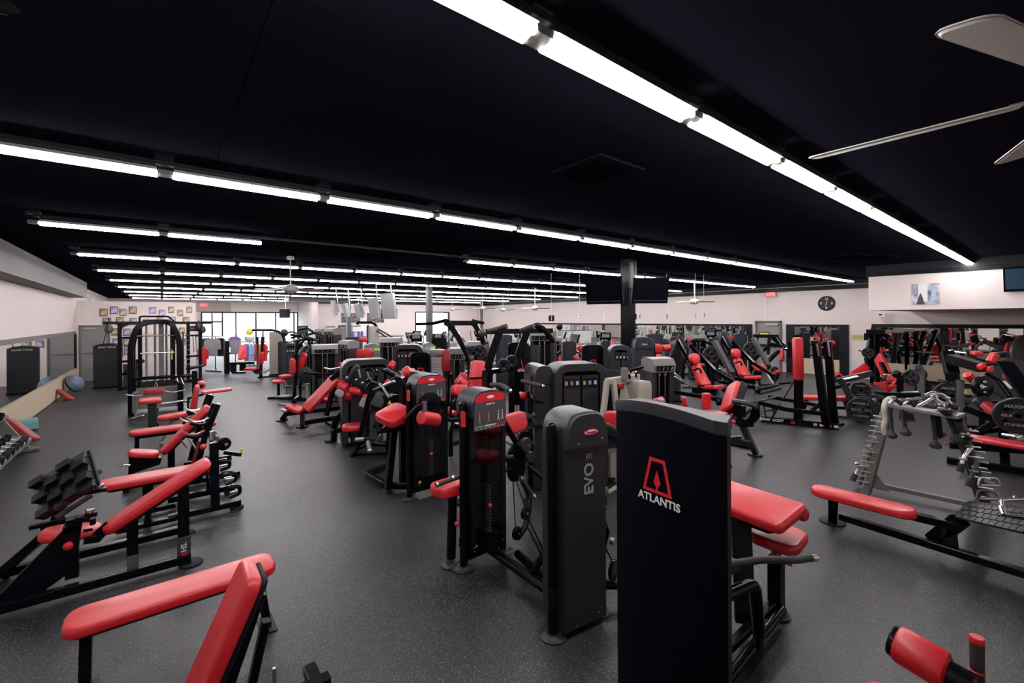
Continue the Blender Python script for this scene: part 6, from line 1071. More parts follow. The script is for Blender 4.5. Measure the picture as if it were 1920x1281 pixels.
for side, (B_, T_, sg) in enumerate(((LB, LT, -1), (RB, RT_, 1))):
    for i in range(7):
        c = B_.lerp(T_, .16 + i * .115); out = V((-.4, .6, .1)) if side == 0 else V((-.3, -.7, .1))
        for k_ in (-1, 1): w_.p('peg', 'bright_steel', G().tube([c + V((k_ * .05 - .03, 0, k_ * .02)), c + V((k_ * .05 - .03, 0, k_ * .02)) + out.normalized() * .13], .009, 6))
GH = 'cable attachments on the grey rack'
def att(name, lab, cat='cable attachment'): return T(name, lab, cat, (7, 1.1, 1.0), w=True, group=GH)
for i, (u, v, lab, uu) in enumerate(((1668, 766, 'left dangling black rope end with a rubber knob', 0), (1690, 768, 'second black rope end with a rubber knob from the left', 0), (1748, 775, 'twisted black rope hanging under the middle of the tray', 1), (1775, 778, 'twisted black rope hanging near the right leg', 2))):
    q = att('triceps_rope', lab); a = PD(u, v, 5.1 - i * .1); b = PD(u + (4, 8, 6, 18)[i], v + (45, 38, 55, 40)[i], 5.05 - i * .1)
    q.p('rope', 'rope_black', G().tube([a, a.lerp(b, .5) + V((.01, 0, 0)), b], .02, 8)); q.p('stopper', 'rubber_grip', G().lathe(b, (0, 0, -1), [(.015, -.03), (.03, 0), (.05, .02), (.052, .05), (.03, .065), (.005, .07)], 14))
    for k_ in range(8): c = a.lerp(b, .06 + k_ * .12); q.p('strand', 'charcoal', G().tube([c + V((-.017, -.012, -.01)), c + V((.017, -.012, .012))], .007, 5))
q = att('rope_attachment', 'off-white rope bundle draped over the left end of the tray'); a = PD(1660, 752, 5.2); pts = [PD(1676, 750, 5.2), PD(1662, 750, 5.2), PD(1657, 765, 5.15), PD(1662, 785, 5.15), PD(1656, 800, 5.15), PD(1660, 815, 5.15)]; q.p('rope', 'rope_white', G().tube(pts, .03, 8, bend=.05)); q.p('rope', 'rope_white', G().tube([p + V((.05, .0, .015)) for p in pts[:3]], .025, 8, bend=.05))
def bar(lab, pts, r=.014, D=5.0, m='chrome', nm='cable_bar', bend=.04):
    q = att(nm, lab); pp = [PD(u, v, D + (e[0] if e else 0)) for u, v, *e in pts]; q.p('bar', m, G().tube(pp, r, 10, bend=bend)); q.p('grip', 'rubber_grip' if m != 'rubber_grip' else 'chrome', G().tube([pp[-1], pp[-1] + (pp[-2] - pp[-1]).normalized() * .09], r * 1.5, 10)); q.p('swivel', 'steel', G().disc(pp[len(pp) // 2], (0, 0, 1), r * 1.8, .02, 10)); return q
bar('double chrome V handle lying left on the tray', [(1668, 757), (1675, 746), (1690, 758)], D=5.1); bar('small chrome V handle in the middle of the tray', [(1695, 759), (1704, 750), (1715, 761)], D=5.0)
bar('chrome triangle bar right of the small V handle', [(1722, 762), (1740, 752), (1752, 745), (1768, 768)], .02, 4.9); bar('long arched chrome bar on the right end of the tray', [(1735, 742), (1745, 737), (1765, 738), (1775, 748), (1785, 762), (1793, 765)], .019, 4.85, bend=.1); bar('second arched chrome bar crossing under the first', [(1752, 740), (1755, 750), (1772, 757), (1790, 765)], .018, 4.8)
bar('thick angled chrome handle near the tray end', [(1764, 757), (1770, 768), (1778, 775)], .03, 4.7)
q = att('padded_strap', 'wide black padded strap lying across the tray'); q.p('strap', 'black_matte', G().slab(PD(1690, 750, 5.2), PD(1730, 745, 5.15), .16, .07)); q.p('strap', 'black_matte', G().slab(PD(1725, 749, 5.1), PD(1760, 765, 4.95), .16, .06))
q = att('nylon_pouch', 'black pouch with a red edge hanging behind the left ropes'); c = PD(1700, 780, 5.3); q.p('pouch', 'rope_black', G().prism([c + V((-.08, .02, .07)), c + V((.1, -.04, .02)), c + V((.12, -.06, -.07)), c + V((-.08, .02, -.05))], (.03, .04, 0))); q.p('edge', 'red', G().tube([c + V((-.08, .02, -.055)), c + V((.12, -.06, -.075))], .008, 6))
q = att('ankle_strap', 'black and red ankle straps bunched under the middle of the tray'); c = PD(1765, 815, 4.9); q.p('strap', 'rope_black', G().slab(c + V((-.03, .02, .25)), c + V((0, 0, -.05)), .07, .03, (-.6, -.8, 0))); q.p('strap', 'red', G().slab(c + V((.02, -.02, .02)), c + V((.04, -.03, -.03)), .05, .03, (-.6, -.8, 0))); q.p('strap', 'orange', G().slab(c + V((-.06, .02, -.02)), c + V((-.05, .02, -.06)), .04, .03, (-.6, -.8, 0))); q.p('buckle', 'steel', G().disc(c + V((.03, -.03, -.1)), (-.6, -.8, 0), .02, .01, 10))
for i, (u, v, lab) in enumerate(((1645, 833, 'small chrome handle on an upper left peg'), (1636, 848, 'small chrome hook on a middle left peg'), (1610, 880, 'white and black single grip hanging on the lowest left peg'))):
    bar(lab, [(u - 4, v - 12), (u, v - 4), (u - (12 if i == 2 else 4), v + (22 if i == 2 else 6))], .014 if i < 2 else .02, 5.3)
bar('chrome and rubber single grip on the upper right leg', [(1823, 838), (1812, 850), (1805, 862), (1800, 885)], .02, 4.7); bar('dark single grip hanging below it on the right leg', [(1833, 867), (1826, 885), (1815, 912)], .02, 4.7, 'charcoal_light'); bar('chrome knob cluster on the top right pegs', [(1800, 820), (1808, 815), (1818, 822)], .022, 4.7)
for i, (u, v, lab) in enumerate(((1853, 905, 'chrome D stirrup handle on the lower right leg'), (1850, 930, 'open metal D handle at the foot of the right leg'))):
    q = att('stirrup_handle', lab); c = PD(u, v, 4.75); X_ = V((.7, -.7, 0)); q.p('stirrup', 'chrome' if i == 0 else 'grey_paint', G().tube([c + X_ * -.1 + V((0, 0, -.03)), c + X_ * -.08 + V((0, 0, .06)), c + X_ * .08 + V((0, 0, .05)), c + X_ * .12 + V((0, 0, -.03)), c + X_ * -.1 + V((0, 0, -.03))], .01, 8, bend=.03)); q.p('grip', 'steel', G().tube([c + X_ * -.08 + V((0, 0, -.03)), c + X_ * .1 + V((0, 0, -.03))], .018, 8))
# ---- long row bench (T-bar) front right
t = T('row_bench', 'long low bench with a rounded red pad and black tread platform, front right', 'bench', (5.5, 1.2, 0), w=True)
a = P(1532, 912, .44); b = P(1712, 956, .44); t.p('pad', 'red', G().slab(a + (a - b).normalized() * .05, b + (b - a).normalized() * .03, .24, .075, rc=.115)); w_ = Wm(t)
w_.p('spine', 'black', G().beam([P(1555, 929, .34), P(1792, 987, .34)], .07, .07)); w_.p('leg', 'black', G().beam([P(1562, 940, .3), P(1561, 978, .02)], .08, .07)); foot(t, *P(1561, 979).xy, .12); w_.p('base_rail', 'black', G().beam([P(1575, 968, .11), P(2000, 1100, .11)], .075, .065)); w_.p('leg', 'black', G().beam([P(1775, 985, .3), P(1780, 1030, .1)], .1, .09)); w_.p('sloped_leg', 'black', G().beam([P(1752, 1012, .12), P(1800, 975, .40)], .12, .1)); w_.p('gusset', 'black', G().beam([P(1760, 1012, .14), P(1775, 985, .32)], .05, .12))
tp = w_.p('tread_platform', 'black_matte', G().prism([P(1790, 972, .41), P(1945, 1008, .41), P(1990, 965, .41), P(1815, 945, .41)], (0, 0, .03)), smooth=False)
A0, A1, B0, B1 = P(1790, 972, .442), P(1945, 1008, .442), P(1815, 945, .442), P(1990, 965, .442)
for i in range(12):
    for j in range(4):
        def q(s_, r_): return A0.lerp(A1, s_).lerp(B0.lerp(B1, s_), r_)
        of = .04 * (j % 2); s0 = i / 12 + of; s1 = s0 + .072; r0 = j / 4 + .02; r1 = r0 + .21
        if s1 <= 1.0: w_.p('tread', 'charcoal', G().prism([q(s0, r0), q(s1, r0), q(s1, r1), q(s0, r1)], (0, 0, .012)), parent=tp, smooth=False)
q = T('v_bar_handle', 'chrome U shaped rowing handle resting on the tread platform', 'handle', tuple(P(1900, 960, .46)), w=True); H0 = .48
q.p('bar', 'chrome', G().tube([P(1884, 962, H0 - .02), P(1876, 938, H0 + .06), P(1935, 935, H0 + .06)], .013, 10, bend=.03)); q.p('bar', 'chrome', G().tube([P(1882, 964, H0 - .02), P(1950, 972, H0)], .015, 10)); q.p('swivel', 'chrome', G().lathe(P(1903, 936, H0 + .05), (0, 0, 1), [(.012, -.01), (.022, 0), (.022, .02), (.01, .03)], 12)); q.p('collar', 'chrome', G().tube([P(1876, 950, H0 + .02), P(1882, 966, H0 - .02)], .016, 10))
# ---- bottom right corner roller machine
t = T('roller_machine', 'red roller cushion and black upright grip in the bottom right corner', 'machine', (2.3, .3, 0), w=True)
a = P(1678, 1203, .92); b = P(1778, 1262, .90); t.p('roller', 'red', G().roll(a, b, .068, 26)); t.p('roller_cap', 'black', G().disc(a - (b - a).normalized() * .012, (b - a), .058, .02, 22)); t.p('roller_core', 'black', G().tube([b, b + (b - a).normalized() * .06], .045, 14))
d = (b - a).normalized(); a2 = b + d * .16 + V((.0, .0, -.0)); t.p('roller', 'red', G().roll(a2, a2 + d * .25, .068, 26)); g0 = P(1832, 1250, .92); t.p('grip', 'rubber_grip', G().tube([g0 - V((0, 0, .05)), g0 + V((0, 0, .085))], .02, 16)); t.p('grip_ring', 'red', G().disc(g0 + V((0, 0, .085)), (0, 0, 1), .021, .022, 16)); t.p('grip_ring', 'red', G().disc(g0 + V((0, 0, -.02)), (0, 0, 1), .022, .008, 16)); t.p('mount', 'steel', G().beam([b + d * .06 + V((0, 0, -.15)), b + d * .06 + V((0, 0, .03))], .02, .05)); t.p('mount', 'black', G().disc(b + d * .09, d, .04, .03, 18))
t.p('post', 'black', G().beam([b + d * .1 + V((0, 0, -.04)), V((b.x, b.y, 0)) + d * .1], .07, .07)); t.p('base_rail', 'black', G().beam([(b.x - .05, b.y - .3, .04), (b.x + .1, b.y + .2, .04)], .08, .07)); c = P(1618, 1292, .6); t.p('seat_pad', 'red', G().slab(c, c + V((.05, -.35, 0)), .22, .07, rc=.06)); t.p('seat_post', 'black', G().beam([c + V((.02, -.15, -.07)), V((c.x, c.y - .15, 0))], .06))
# ---- bench at the right edge
t = flat_bench('red flat bench behind the attachment rack at the right edge', 0, 1.25, 0, .46, loc=tuple(P(1800, 872)), rz=-97, grp='red flat benches')
# ---- plate loaded machines far right
t = T('hack_squat', 'large black sled machine with lettered plates at the right edge', 'machine', tuple(P(1860, 840)), w=True, group='plate loaded sleds at the right edge'); w_ = Wm(t)
plate(t, PD(1910, 781, 6.0), (.95, .25, .1), .25, ('MAXIMUS', '45LB', '20KG'), wm=w_); plate(t, PD(1914, 783, 6.2), (.95, .25, .1), .25, wm=w_); w_.beam([(1806, 765, 6.6), (1900, 800, 6.3)], .09, bend=.01); w_.beam([(1780, 835, 6.8), (1925, 845, 6.3)], .09, bend=.01); w_.beam([(1790, 815, 7.0), (1925, 800, 6.6)], .07, bend=.01); w_.beam([(1815, 820, 6.9), (1870, 790, 6.6), (1880, 780, 6.5)], .08, bend=.01)
w_.p('shoulder_pad', 'red_dull', G().slab(PD(1850, 752, 6.6), PD(1878, 775, 6.4), .16, .1, (-.5, -.7, .5))); w_.p('fabric_sleeve', 'charcoal', G().slab(PD(1838, 742, 6.7), PD(1856, 757, 6.6), .22, .11, (-.5, -.7, .5))); w_.beam([(1884, 680, 7.2), (1905, 710, 6.9), (1935, 752, 6.6)], .2, h=.05, bend=.02); w_.beam([(1848, 700, 7.0), (1870, 712, 6.9), (1895, 745, 6.7)], .05, bend=.03); w_.p('label', 'label_white', G().slab(PD(1882, 714, 6.75), PD(1896, 729, 6.65), .05, .006, (-.5, -.8, 0), rc=.01))
w_.p('pivot_plate', 'black', G().lathe(PD(1840, 725, 6.8), (-.5, -.8, 0), [(.02, -.02), (.16, -.02), (.17, 0), (.17, .04), (.15, .05)], 22)); 
for k_ in range(6): c = PD(1840, 725, 6.75); an = k_ * math.pi / 3; w_.p('bolt', 'chrome', G().ball(c + V((math.cos(an) * .07, 0, math.sin(an) * .09)) + V((-.03, -.04, 0)), .018, 8))
w_.p('hub', 'steel', G().disc(PD(1840, 725, 6.72), (-.5, -.8, 0), .035, .02, 14)); w_.p('base_rail', 'black', G().beam([P(1775, 862, .05), P(1925, 885, .05)], .1, .08)); w_.beam([(1843, 757, 6.8), (1840, 835, 6.8)], .07, bend=.01); w_.beam([(1880, 790, 6.5), fl(1885, 870)], .1, bend=.01); w_.p('warning_triangle', 'yellow', G().prism([PD(1816, 808, 6.7), PD(1823, 808, 6.7), PD(1819, 802, 6.7)], (0, -.01, 0))); w_.bar([(1805, 770, 6.9), (1870, 775, 6.7)], .03, 'steel'); w_.bar([(1880, 815, 6.3), (1915, 820, 6.1)], .03, 'chrome', 'bar_sleeve'); w_.beam([(1895, 800, 6.2), (1915, 825, 6.1)], .05, 'steel')
t = T('plate_press_machine', 'dark press machine with rounded red pads and one large plate, right edge', 'machine', tuple(P(1800, 790)), w=True, group='plate loaded sleds at the right edge'); w_ = Wm(t)
plate(t, PD(1785, 743, 8.4), (.95, .3, 0), .27, ('MAXIMUS', '45LB', '20KG'), wm=w_); w_.beam([(1775, 660, 9.0), (1785, 700, 8.8), fl(1800, 800)], .2, h=.14, bend=.02); w_.beam([(1782, 672, 8.6), (1845, 690, 8.0)], .22, h=.16, bend=.02); w_.beam([(1806, 672, 8.6), (1890, 685, 7.9)], .08, bend=.01); w_.bar([(1775, 679, 8.8), (1806, 684, 8.6)], .022, 'chrome', 'bar_sleeve'); w_.bar([(1808, 684, 8.4), (1834, 675, 8.4)], .02, 'steel'); w_.bar([(1778, 658, 9.4), (1812, 663, 9.2)], .022, 'chrome', 'bar_sleeve'); w_.bar([(1858, 663, 9.0), (1888, 661, 8.9)], .022, 'chrome', 'bar_sleeve')
w_.roller(1812, 702, 1829, 716, 7.9, .07); w_.roller(1856, 680, 1867, 664, 7.9, .07); w_.roller(1836, 689, 1846, 687, 7.9, .06); w_.pad(1857, 700, 1862, 688, 7.8, .1, post=False); w_.p('seat_pad', 'red', G().slab(PD(1820, 658, 9.2), PD(1842, 659, 9.1), .3, .08)); w_.bar([(1760, 712, 8.6), (1778, 716, 8.4)], .022, 'black', 'handle'); w_.beam([(1800, 716, 8.4), (1802, 790, 8.0)], .12); w_.beam([(1812, 735, 8.2), (1838, 737, 8.0)], .1, 'grey_paint'); w_.roller(1815, 770, 1838, 773, 7.9, .05, 'steel'); w_.beam([(1805, 750, 8.2), (1840, 752, 7.9)], .08, 'charcoal'); w_.beam([fl(1790, 800), fl(1850, 805)], .1); w_.p('warning_triangle', 'yellow', G().prism([PD(1807, 737, 7.9), PD(1813, 737, 7.9), PD(1810, 731, 7.9)], (0, -.01, 0))); w_.roller(1885, 706, 1900, 706, 8.4, .06)
c = PD(1892, 700, 9.4)
t = T('resistance_bike', 'large grey round flywheel cover with a coloured label at the right edge', 'machine', (c.x, c.y, 0), -45); t.p('flywheel_cover', 'grey_paint', G().lathe((0, 0, c.z - .1), (0, 1, 0), [(.02, -.04), (.34, -.04), (.38, -.02), (.38, .1), (.34, .12)], 32)); t.p('label', 'blue', G().box(-.16, .0, -.046, -.041, c.z - .02, c.z + .02), smooth=False); t.p('label', 'lime', G().box(.0, .1, -.046, -.041, c.z - .03, c.z + .03), smooth=False); t.p('rim', 'charcoal_light', G().lathe((0, 0, c.z - .1), (0, 1, 0), [(.385, -.05), (.42, -.05), (.42, .13), (.385, .13)], 32)); t.p('stand', 'charcoal', G().beam([(0, .03, 0), (0, .03, c.z - .4)], .12).beam([(-.4, .03, .04), (.5, .03, .04)], .12, .08)); t.p('seat', 'red', G().slab((.5, .03, .8), (.8, .03, .8), .25, .08)); t.p('seat_post', 'charcoal', G().beam([(.65, .03, .0), (.65, .03, .74)], .07))
# tall side leg: grey plate tree behind right machines
t = T('lever_pulldown', 'grey levered frame behind the right edge machines', 'machine', tuple(P(1890, 742)), w=True); w_ = Wm(t)
w_.beam([(1845, 640, 11.5), (1880, 655, 11.2), (1915, 640, 11.2)], .1, 'charcoal'); w_.beam([(1880, 655, 11.2), fl(1884, 748)], .14, 'charcoal', bend=.01); w_.pad(1896, 663, 1904, 645, 11, .3, (-.6, -.7, .3)); w_.seat(1905, 680, 11, .35, .35); w_.beam([fl(1850, 755), fl(1925, 755)], .08); w_.bar([(1830, 650, 11.3), (1845, 640, 11.5)], .03, 'chrome'); w_.p('round_cover', 'charcoal_light', G().disc(PD(1918, 660, 10.8), (-.5, -.8, 0), .42, .1, 28))
# ================================================================ FAR LEFT AND CARDIO
t = T('leg_press_chair', 'red seated machine beside a dark stack box near the front windows', 'machine', tuple(PD(450, 700, 18)[:2]) + (0,), w=True); w_ = Wm(t)
w_.p('back_pad', 'red', G().slab(PD(454, 673, 17.5), PD(454, 646, 17.8), .32, .08, (-.4, -.9, .1), rc=.05, w2=.26)); w_.p('seat_pad', 'red', G().slab(PD(443, 679, 17.4), PD(468, 678, 17.2), .4, .08)); w_.p('stack_box', 'black', G().box(PD(422, 700, 18).x, PD(431, 700, 18).x, PD(425, 700, 18).y, PD(425, 700, 18).y + .5, 0, 1.35)); w_.beam([(427, 682, 17.2), (475, 681, 16.8)], .09, bend=.01); w_.beam([(437, 683, 17.2), (437, 697, 17.2)], .3, h=.2); w_.beam([(455, 683, 17.2), (455, 695, 17.2)], .2); w_.beam([fl(436, 700), fl(460, 700)], .12)
t = T('chest_press_machine', 'red padded press with a curved overhead arm before the clothes racks', 'machine', tuple(P(490, 709)), w=True); w_ = Wm(t)
w_.p('back_pad', 'red', G().slab(PD(486, 684, 16.2), PD(488, 660, 16.2), .22, .1, (-.9, -.3, 0), rc=.05)); w_.p('seat_pad', 'red', G().slab(PD(464, 690, 16.4), PD(484, 690, 16.2), .34, .08)); w_.p('gusset', 'charcoal', G().prism([PD(471, 694, 16.3), PD(490, 692, 16.2), PD(488, 702, 16.2), PD(479, 702, 16.2)], (.05, .05, 0))); w_.beam([(483, 632, 16.6), (483, 690, 16.3)], .07, bend=.01); w_.beam([(493, 632, 16.4), (489, 690, 16.2), fl(489, 708)], .1, bend=.01); w_.bar([(474, 619, 16.8), (515, 619, 16.4), (530, 626, 16.2), (534, 640, 16.2)], .05, bend=.2); w_.beam([(493, 620, 16.5), (493, 634, 16.4)], .05); w_.beam([fl(483, 709), fl(522, 706)], .1); w_.bar([(496, 699, 16), (506, 692, 16)], .03, 'chrome'); w_.p('counter_grip', 'charcoal', G().ball(PD(533, 624, 16.1), .14, 10))
t = T('beige_panel', 'tall beige shroud standing between the press and the dark stacks', 'machine', tuple(PD(518, 700, 17.5)[:2]) + (0,), -20); t.p('shroud', 'beige_paint', G().prism([(-.24, 0, .02), (.24, 0, .02), (.24, 0, 1.55), (.1, 0, 1.72), (-.24, 0, 1.72)], (0, .35, 0)), smooth=False); t.p('seam', 'grey_paint', G().box(-.241, .241, -.003, 0, 1.48, 1.49), smooth=False); t.p('base', 'black', G().box(-.27, .27, -.04, .4, 0, .05))
for i, (u, v, D, w, st) in enumerate(((533, 640, 16.8, .45, 'slab'), (552, 646, 14.5, .5, 'dual'), (577, 642, 14.6, .5, 'lid'))):
    t = machine(['dark tower right behind the beige shroud', 'rounded twin stack tower next to the beige shroud', 'silver headed tower left of the block corner'][i], u, v, D, w, st, -20, **(dict(logo=False, m='charcoal') if st == 'slab' else {})); w_ = Wm(t); w_.bar([(u - 6, v - 12, D), (u + 14, v - 18, D), (u + 26, v - 14, D), (u + 30, v + 6, D)], .035); w_.bar([(u, v + 8, D - .3), (u + 22, v - 3, D - .4)], .03, 'charcoal_light')
t = T('lever_machine', 'tangle of black lever arms and handles above the first silver headed tower', 'machine', tuple(PD(585, 745, 13)[:2]) + (0,), w=True); w_ = Wm(t)
for pts in (((545, 628, 13), (575, 632, 13), (600, 640, 12.6)), ((552, 640, 13), (568, 636, 13), (590, 638, 12.8)), ((574, 625, 13), (582, 650, 12.8), (573, 668, 12.6)), ((560, 618, 13.4), (575, 615, 13.4), (586, 622, 13.2)), ((565, 650, 12.9), (570, 636, 12.9), (566, 628, 13))): w_.bar(pts, .035)
w_.beam([(583, 640, 12.9), fl(585, 740)], .1, bend=.01); w_.p('monitor', 'charcoal', G().box(*sorted((PD(556, 612, 15).x, PD(580, 612, 15).x)), PD(566, 612, 15).y, PD(566, 612, 15).y + .1, PD(566, 634, 15).z, PD(566, 611, 15).z)); w_.roller(566, 640, 572, 650, 12.5, .03, 'steel')
# pulldown seen before the desk
t = T('pulldown_machine', 'white shrouded pulldown with a black overhead arm before the reception desk', 'machine', tuple(PD(690, 700, 16)[:2]) + (0,), w=True); w_ = Wm(t)
w_.beam([(669, 608, 16), (672, 605, 16), (700, 605, 16), (707, 612, 16), (707, 660, 16)], .09, bend=.1); w_.beam([(698, 612, 16), (698, 660, 16)], .55, 'beige_paint', h=.25, bend=.01); w_.beam([(700, 612, 16), (735, 632, 15.5)], .05, 'charcoal', bend=.01); w_.beam([(703, 618, 15.9), (728, 635, 15.4)], .05, 'charcoal', bend=.01); w_.beam([(690, 610, 16), (690, 650, 16)], .06); w_.p('base_rail', 'black', G().beam([V((*PD(698, 650, 16).xy, .05)), V((*PD(735, 650, 14.5).xy, .05))], .1)); w_.beam([(698, 655, 16), (698, 690, 16)], .3, h=.3); w_.p('handle_bar', 'chrome', G().tube([PD(662, 612, 16), PD(676, 611, 16)], .02, 6)); w_.p('foot', 'black', G().box(PD(698, 650, 16).x - .3, PD(698, 650, 16).x + .3, PD(698, 650, 16).y - .2, PD(698, 650, 16).y + .2, 0, .06))
# cardio: copies of one stair-and-arm trainer
first = None
spots = [(754, 622, 18.4), (778, 625, 16), (832, 628, 16.4), (850, 626, 19.4), (866, 628, 17.2), (886, 628, 20.4), (904, 630, 16), (790, 622, 20.5), (815, 624, 22.5), (925, 624, 20), (962, 620, 19), (985, 620, 18), (1045, 622, 17), (1080, 620, 18), (1098, 622, 15.2), (1120, 618, 18.6), (1142, 620, 16), (1205, 618, 17.5), (1250, 618, 19.2), (1284, 620, 16.6), (1330, 620, 17.6)]
places = ['far left of the cardio rows, before the right window', 'second from the left before the right window', 'just left of the tall curved frame', 'seen through the tall curved frame, left side', 'seen through the middle of the tall curved frame', 'seen through the tall curved frame, right side', 'right behind the upright red back pad', 'left of the far grey column', 'right of the far grey column', 'between the curved frames', 'behind the emblem tower', 'left of the tallest tower', 'right of the tallest tower', 'under the hanging number one, right side', 'with a pale seat back near the red roller arm', 'behind the broad emblem tower', 'left of the black column', 'behind the dome topped grey tower', 'above the yellow pulley tower', 'behind the nearer leg press', 'between the two leg presses']
for i, (u, v, D) in enumerate(spots):
    c = PD(u, v, D); kind = i % 2
    t = T('elliptical_trainer' if kind else 'exercise_bike', ('elliptical trainer ' if kind else 'exercise bike ') + places[i], 'cardio machine', (c.x, c.y, 0), 200 + 37 * (i % 5), 'cardio machines before the long mirror')
    if i < 2:
        m1_, m2_ = ('charcoal', 'grey_paint') if kind else ('black', 'label_grey')
        t.p('base', m1_, G().beam([(-.7, 0, .06), (.7, 0, .06)], .12, .08).beam([(-.7, -.28, .04), (-.7, .28, .04)], .08, .07).beam([(.7, -.28, .04), (.7, .28, .04)], .08, .07)); t.p('drive_cover', m1_, G().lathe((-.35, -.09, .42), (0, 1, 0), [(.02, 0), (.28, .01), (.32, .03), (.32, .15), (.28, .17)], 22)); t.p('mast', m2_, G().beam([(-.45, 0, .5), (-.38, 0, 1.38)], .1, .07)); t.p('console', 'black', G().prism([(-.46, -.2, 1.34), (-.46, .2, 1.34), (-.36, .2, 1.62), (-.36, -.2, 1.62)], (-.06, 0, .02)), smooth=False); t.p('screen', 'label_grey', G().prism([(-.452, -.14, 1.4), (-.452, .14, 1.4), (-.37, .14, 1.6), (-.37, -.14, 1.6)], (.01, 0, 0)), smooth=False)
        for q_ in (-1, 1): t.p('moving_arm' if kind else 'handlebar', m2_, G().tube([(-.3, q_ * .26, .5), (-.34, q_ * .28, 1.1), (-.2, q_ * .27, 1.5), (-.12, q_ * .2, 1.62)] if kind else [(-.4, 0, 1.2), (-.32, q_ * .22, 1.22), (-.15, q_ * .24, 1.3), (-.1, q_ * .2, 1.4)], .02, 8, bend=.05)); t.p('pedal', 'black', G().slab((.0, q_ * .18, .3), (.36, q_ * .18, .32), .14, .04))
        if not kind: t.p('saddle', 'black', G().slab((.25, 0, .98), (.5, 0, 1.0), .14, .07, w2=.26)); t.p('seat_post', 'steel', G().beam([(.3, 0, .1), (.38, 0, .92)], .05)); t.p('seat_back', 'label_grey', G().slab((.55, 0, 1.0), (.6, 0, 1.35), .3, .06, (-1, 0, .1)))
        if first is None: first = {}
        first[kind] = list(t.o.children)
    else:
        for o in first[kind]: dup(o, t.o, (0, 0, 0))
# clothes: racks and garments near the front windows
def garment(lab, u, v, D, m, w=.5, h=.65, kind='shirt', grp='clothes on display by the windows', rz=-30):
    c = PD(u, v, D); t = T(kind, lab, 'clothing', tuple(c), rz, grp); s_ = w / 2
    out = [(-s_ * .35, 0), (s_ * .35, 0), (s_ * .95, -h * .12), (s_ * 1.05, -h * .62), (s_ * .72, -h * .62), (s_ * .66, -h * .3), (s_ * .62, -h), (-s_ * .62, -h), (-s_ * .66, -h * .3), (-s_ * .72, -h * .62), (-s_ * 1.05, -h * .62), (-s_ * .95, -h * .12)]
    t.p('cloth', m, G().prism([(x, -.05, z) for x, z in out], (0, .1, 0)), smooth=False); t.p('hanger', 'steel', G().tube([(0, 0, -.02), (0, 0, .1)], .008, 6)); t.p('collar', 'label_grey', G().beam([(-s_ * .3, -.055, 0), (0, -.055, -.05), (s_ * .3, -.055, 0)], .02, .02)); return t
D = 19
t = T('clothes_rack', 'silver clothes rail left of the dark stack box', 'rack', tuple(PD(400, 700, D)[:2]) + (0,), w=True); w_ = Wm(t); w_.bar([(343, 640, D), (358, 631, D), (415, 631, D), (427, 640, D)], .022, 'chrome', 'rail', bend=.2); w_.bar([(404, 631, D), (404, 692, D)], .02, 'black', 'post'); w_.p('post', 'black', G().tube([PD(405, 690, D), V((*PD(405, 700, D).xy, .0))], .02, 6)); w_.p('foot', 'black', G().beam([V((*PD(385, 700, D).xy, .03)), V((*PD(415, 700, D - .3).xy, .03))], .05)); w_.bar([(374, 634, D), (374, 690, D)], .02, 'chrome', 'post')
garment('grey top hanging in the middle of the silver rail', 398, 635, 18.9, 'label_grey', .62, .75); garment('black jacket hanging right of the grey top', 411, 634, 19.1, 'black_matte', .6, .78); garment('dark top hanging left of the grey one', 388, 634, 19.3, 'charcoal', .5, .7)
garment('red garment with straps hanging on the crossover frame', 380, 652, 18.6, 'red', .4, .78, 'vest')
t = T('clothes_rack', 'round clothes rack full of shirts behind the red seated machine', 'rack', tuple(PD(470, 700, 21)[:2]) + (0,), w=True); w_ = Wm(t); w_.bar([(452, 641, 21), (500, 641, 21)], .025, 'lid', 'rail'); w_.bar([(476, 641, 21), (476, 672, 21)], .03, 'steel', 'post'); w_.p('post', 'steel', G().tube([PD(476, 672, 21), V((*PD(476, 672, 21).xy, 0))], .03, 6)); w_.p('foot', 'steel', G().beam([V((*PD(460, 672, 21).xy, .03)), V((*PD(492, 672, 21).xy, .03))], .05))
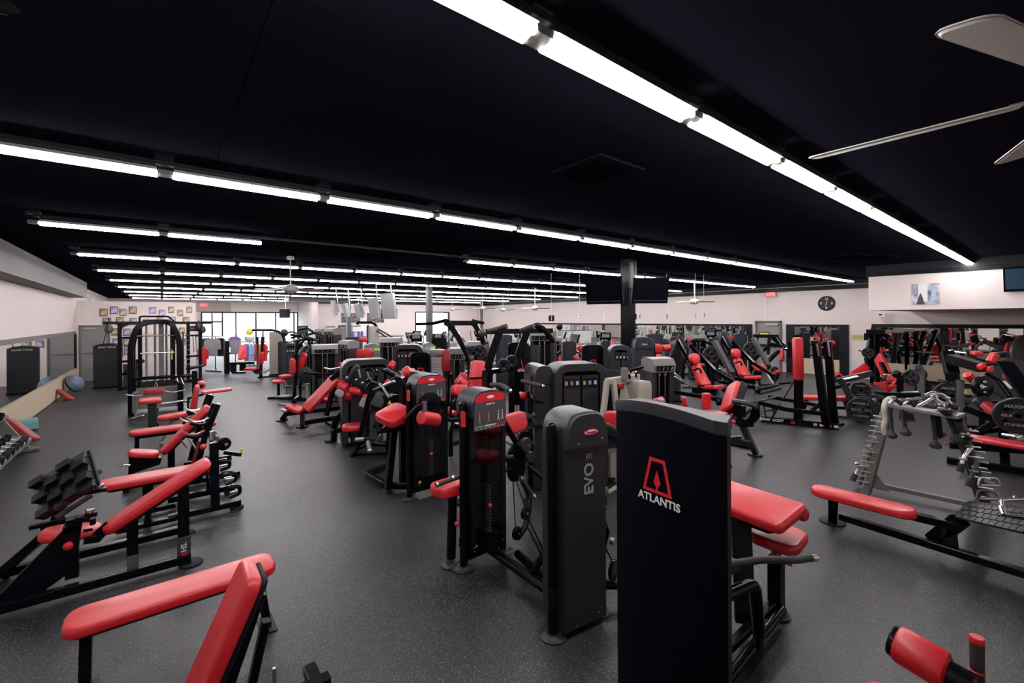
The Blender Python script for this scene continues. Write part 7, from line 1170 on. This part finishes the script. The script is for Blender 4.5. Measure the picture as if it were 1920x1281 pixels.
tg = garment('pale green shirt with purple shoulders on a stand in front of the windows', 440, 632, 20, 'label_grey', .5, .75); tg.p('shoulders', 'purple', G().prism([(-.3, -.06, -.14), (.3, -.06, -.14), (.12, -.06, .02), (-.12, -.06, .02)], (0, .12, 0)), smooth=False); tg.p('stand', 'black', G().tube([(0, .06, -tg.o.location.z + .01), (0, .06, 0)], .015, 6))
for i, (u, m_, lab) in enumerate(((462, 'purple', 'dark blue shirt first on the round rack'), (467, 'blue_light', 'pale blue shirt second on the round rack'), (473, 'blue_light', 'pale blue shirt third on the round rack'), (479, 'red', 'red shirt fourth on the round rack'), (486, 'orange', 'orange shirt fifth on the round rack'), (491, 'red', 'red shirt sixth on the round rack'), (497, 'red', 'red shirt last on the round rack'))): garment(lab, u, 645, 20.8, m_, .3, .8, rz=-70)
c = PD(468, 630, 21.5); t = T('doll_display', 'small yellow and white figure bust on top of the round rack', 'ornament', tuple(c)); t.p('head', 'yellow', G().ball((0, 0, .2), .16, 12)); t.p('torso', 'white', G().lathe((0, 0, -.3), (0, 0, 1), [(.1, 0), (.2, .1), (.22, .25), (.12, .36)], 14)); t.p('stand', 'steel', G().tube([(0, 0, -c.z + .01), (0, 0, -.28)], .03, 8))
c = PD(600, 640, 23); t = T('notice_board', 'orange notice on the wall left of the white door', 'sign', tuple(PY(602, 617, YD)), w=True); q = PY(603, 620, YD); t.p('sheet', 'orange', G().box(q.x - .2, q.x + .15, YD - .03, YD - .004, q.z - .15, q.z + .15), smooth=False); t.p('frame', 'label_grey', G().box(q.x - .22, q.x + .17, YD - .02, YD + .002, q.z - .17, q.z + .17), smooth=False)
for i, u in enumerate((165, 172)):
    q = PX(u, 562, XL + .02) if False else PY(u, 562, YP); t = T('paper_sheet', ['left white sheet pinned above the grey corner door', 'right white sheet pinned above the grey corner door'][i], 'paper', tuple(q), w=True); t.p('sheet', 'paper', G().box(q.x - .055, q.x + .055, YP - .012, YP - .003, q.z - .12, q.z + .1), smooth=False); t.p('pin', 'black', G().box(q.x - .01, q.x + .01, YP - .02, YP - .012, q.z + .07, q.z + .09), smooth=False)
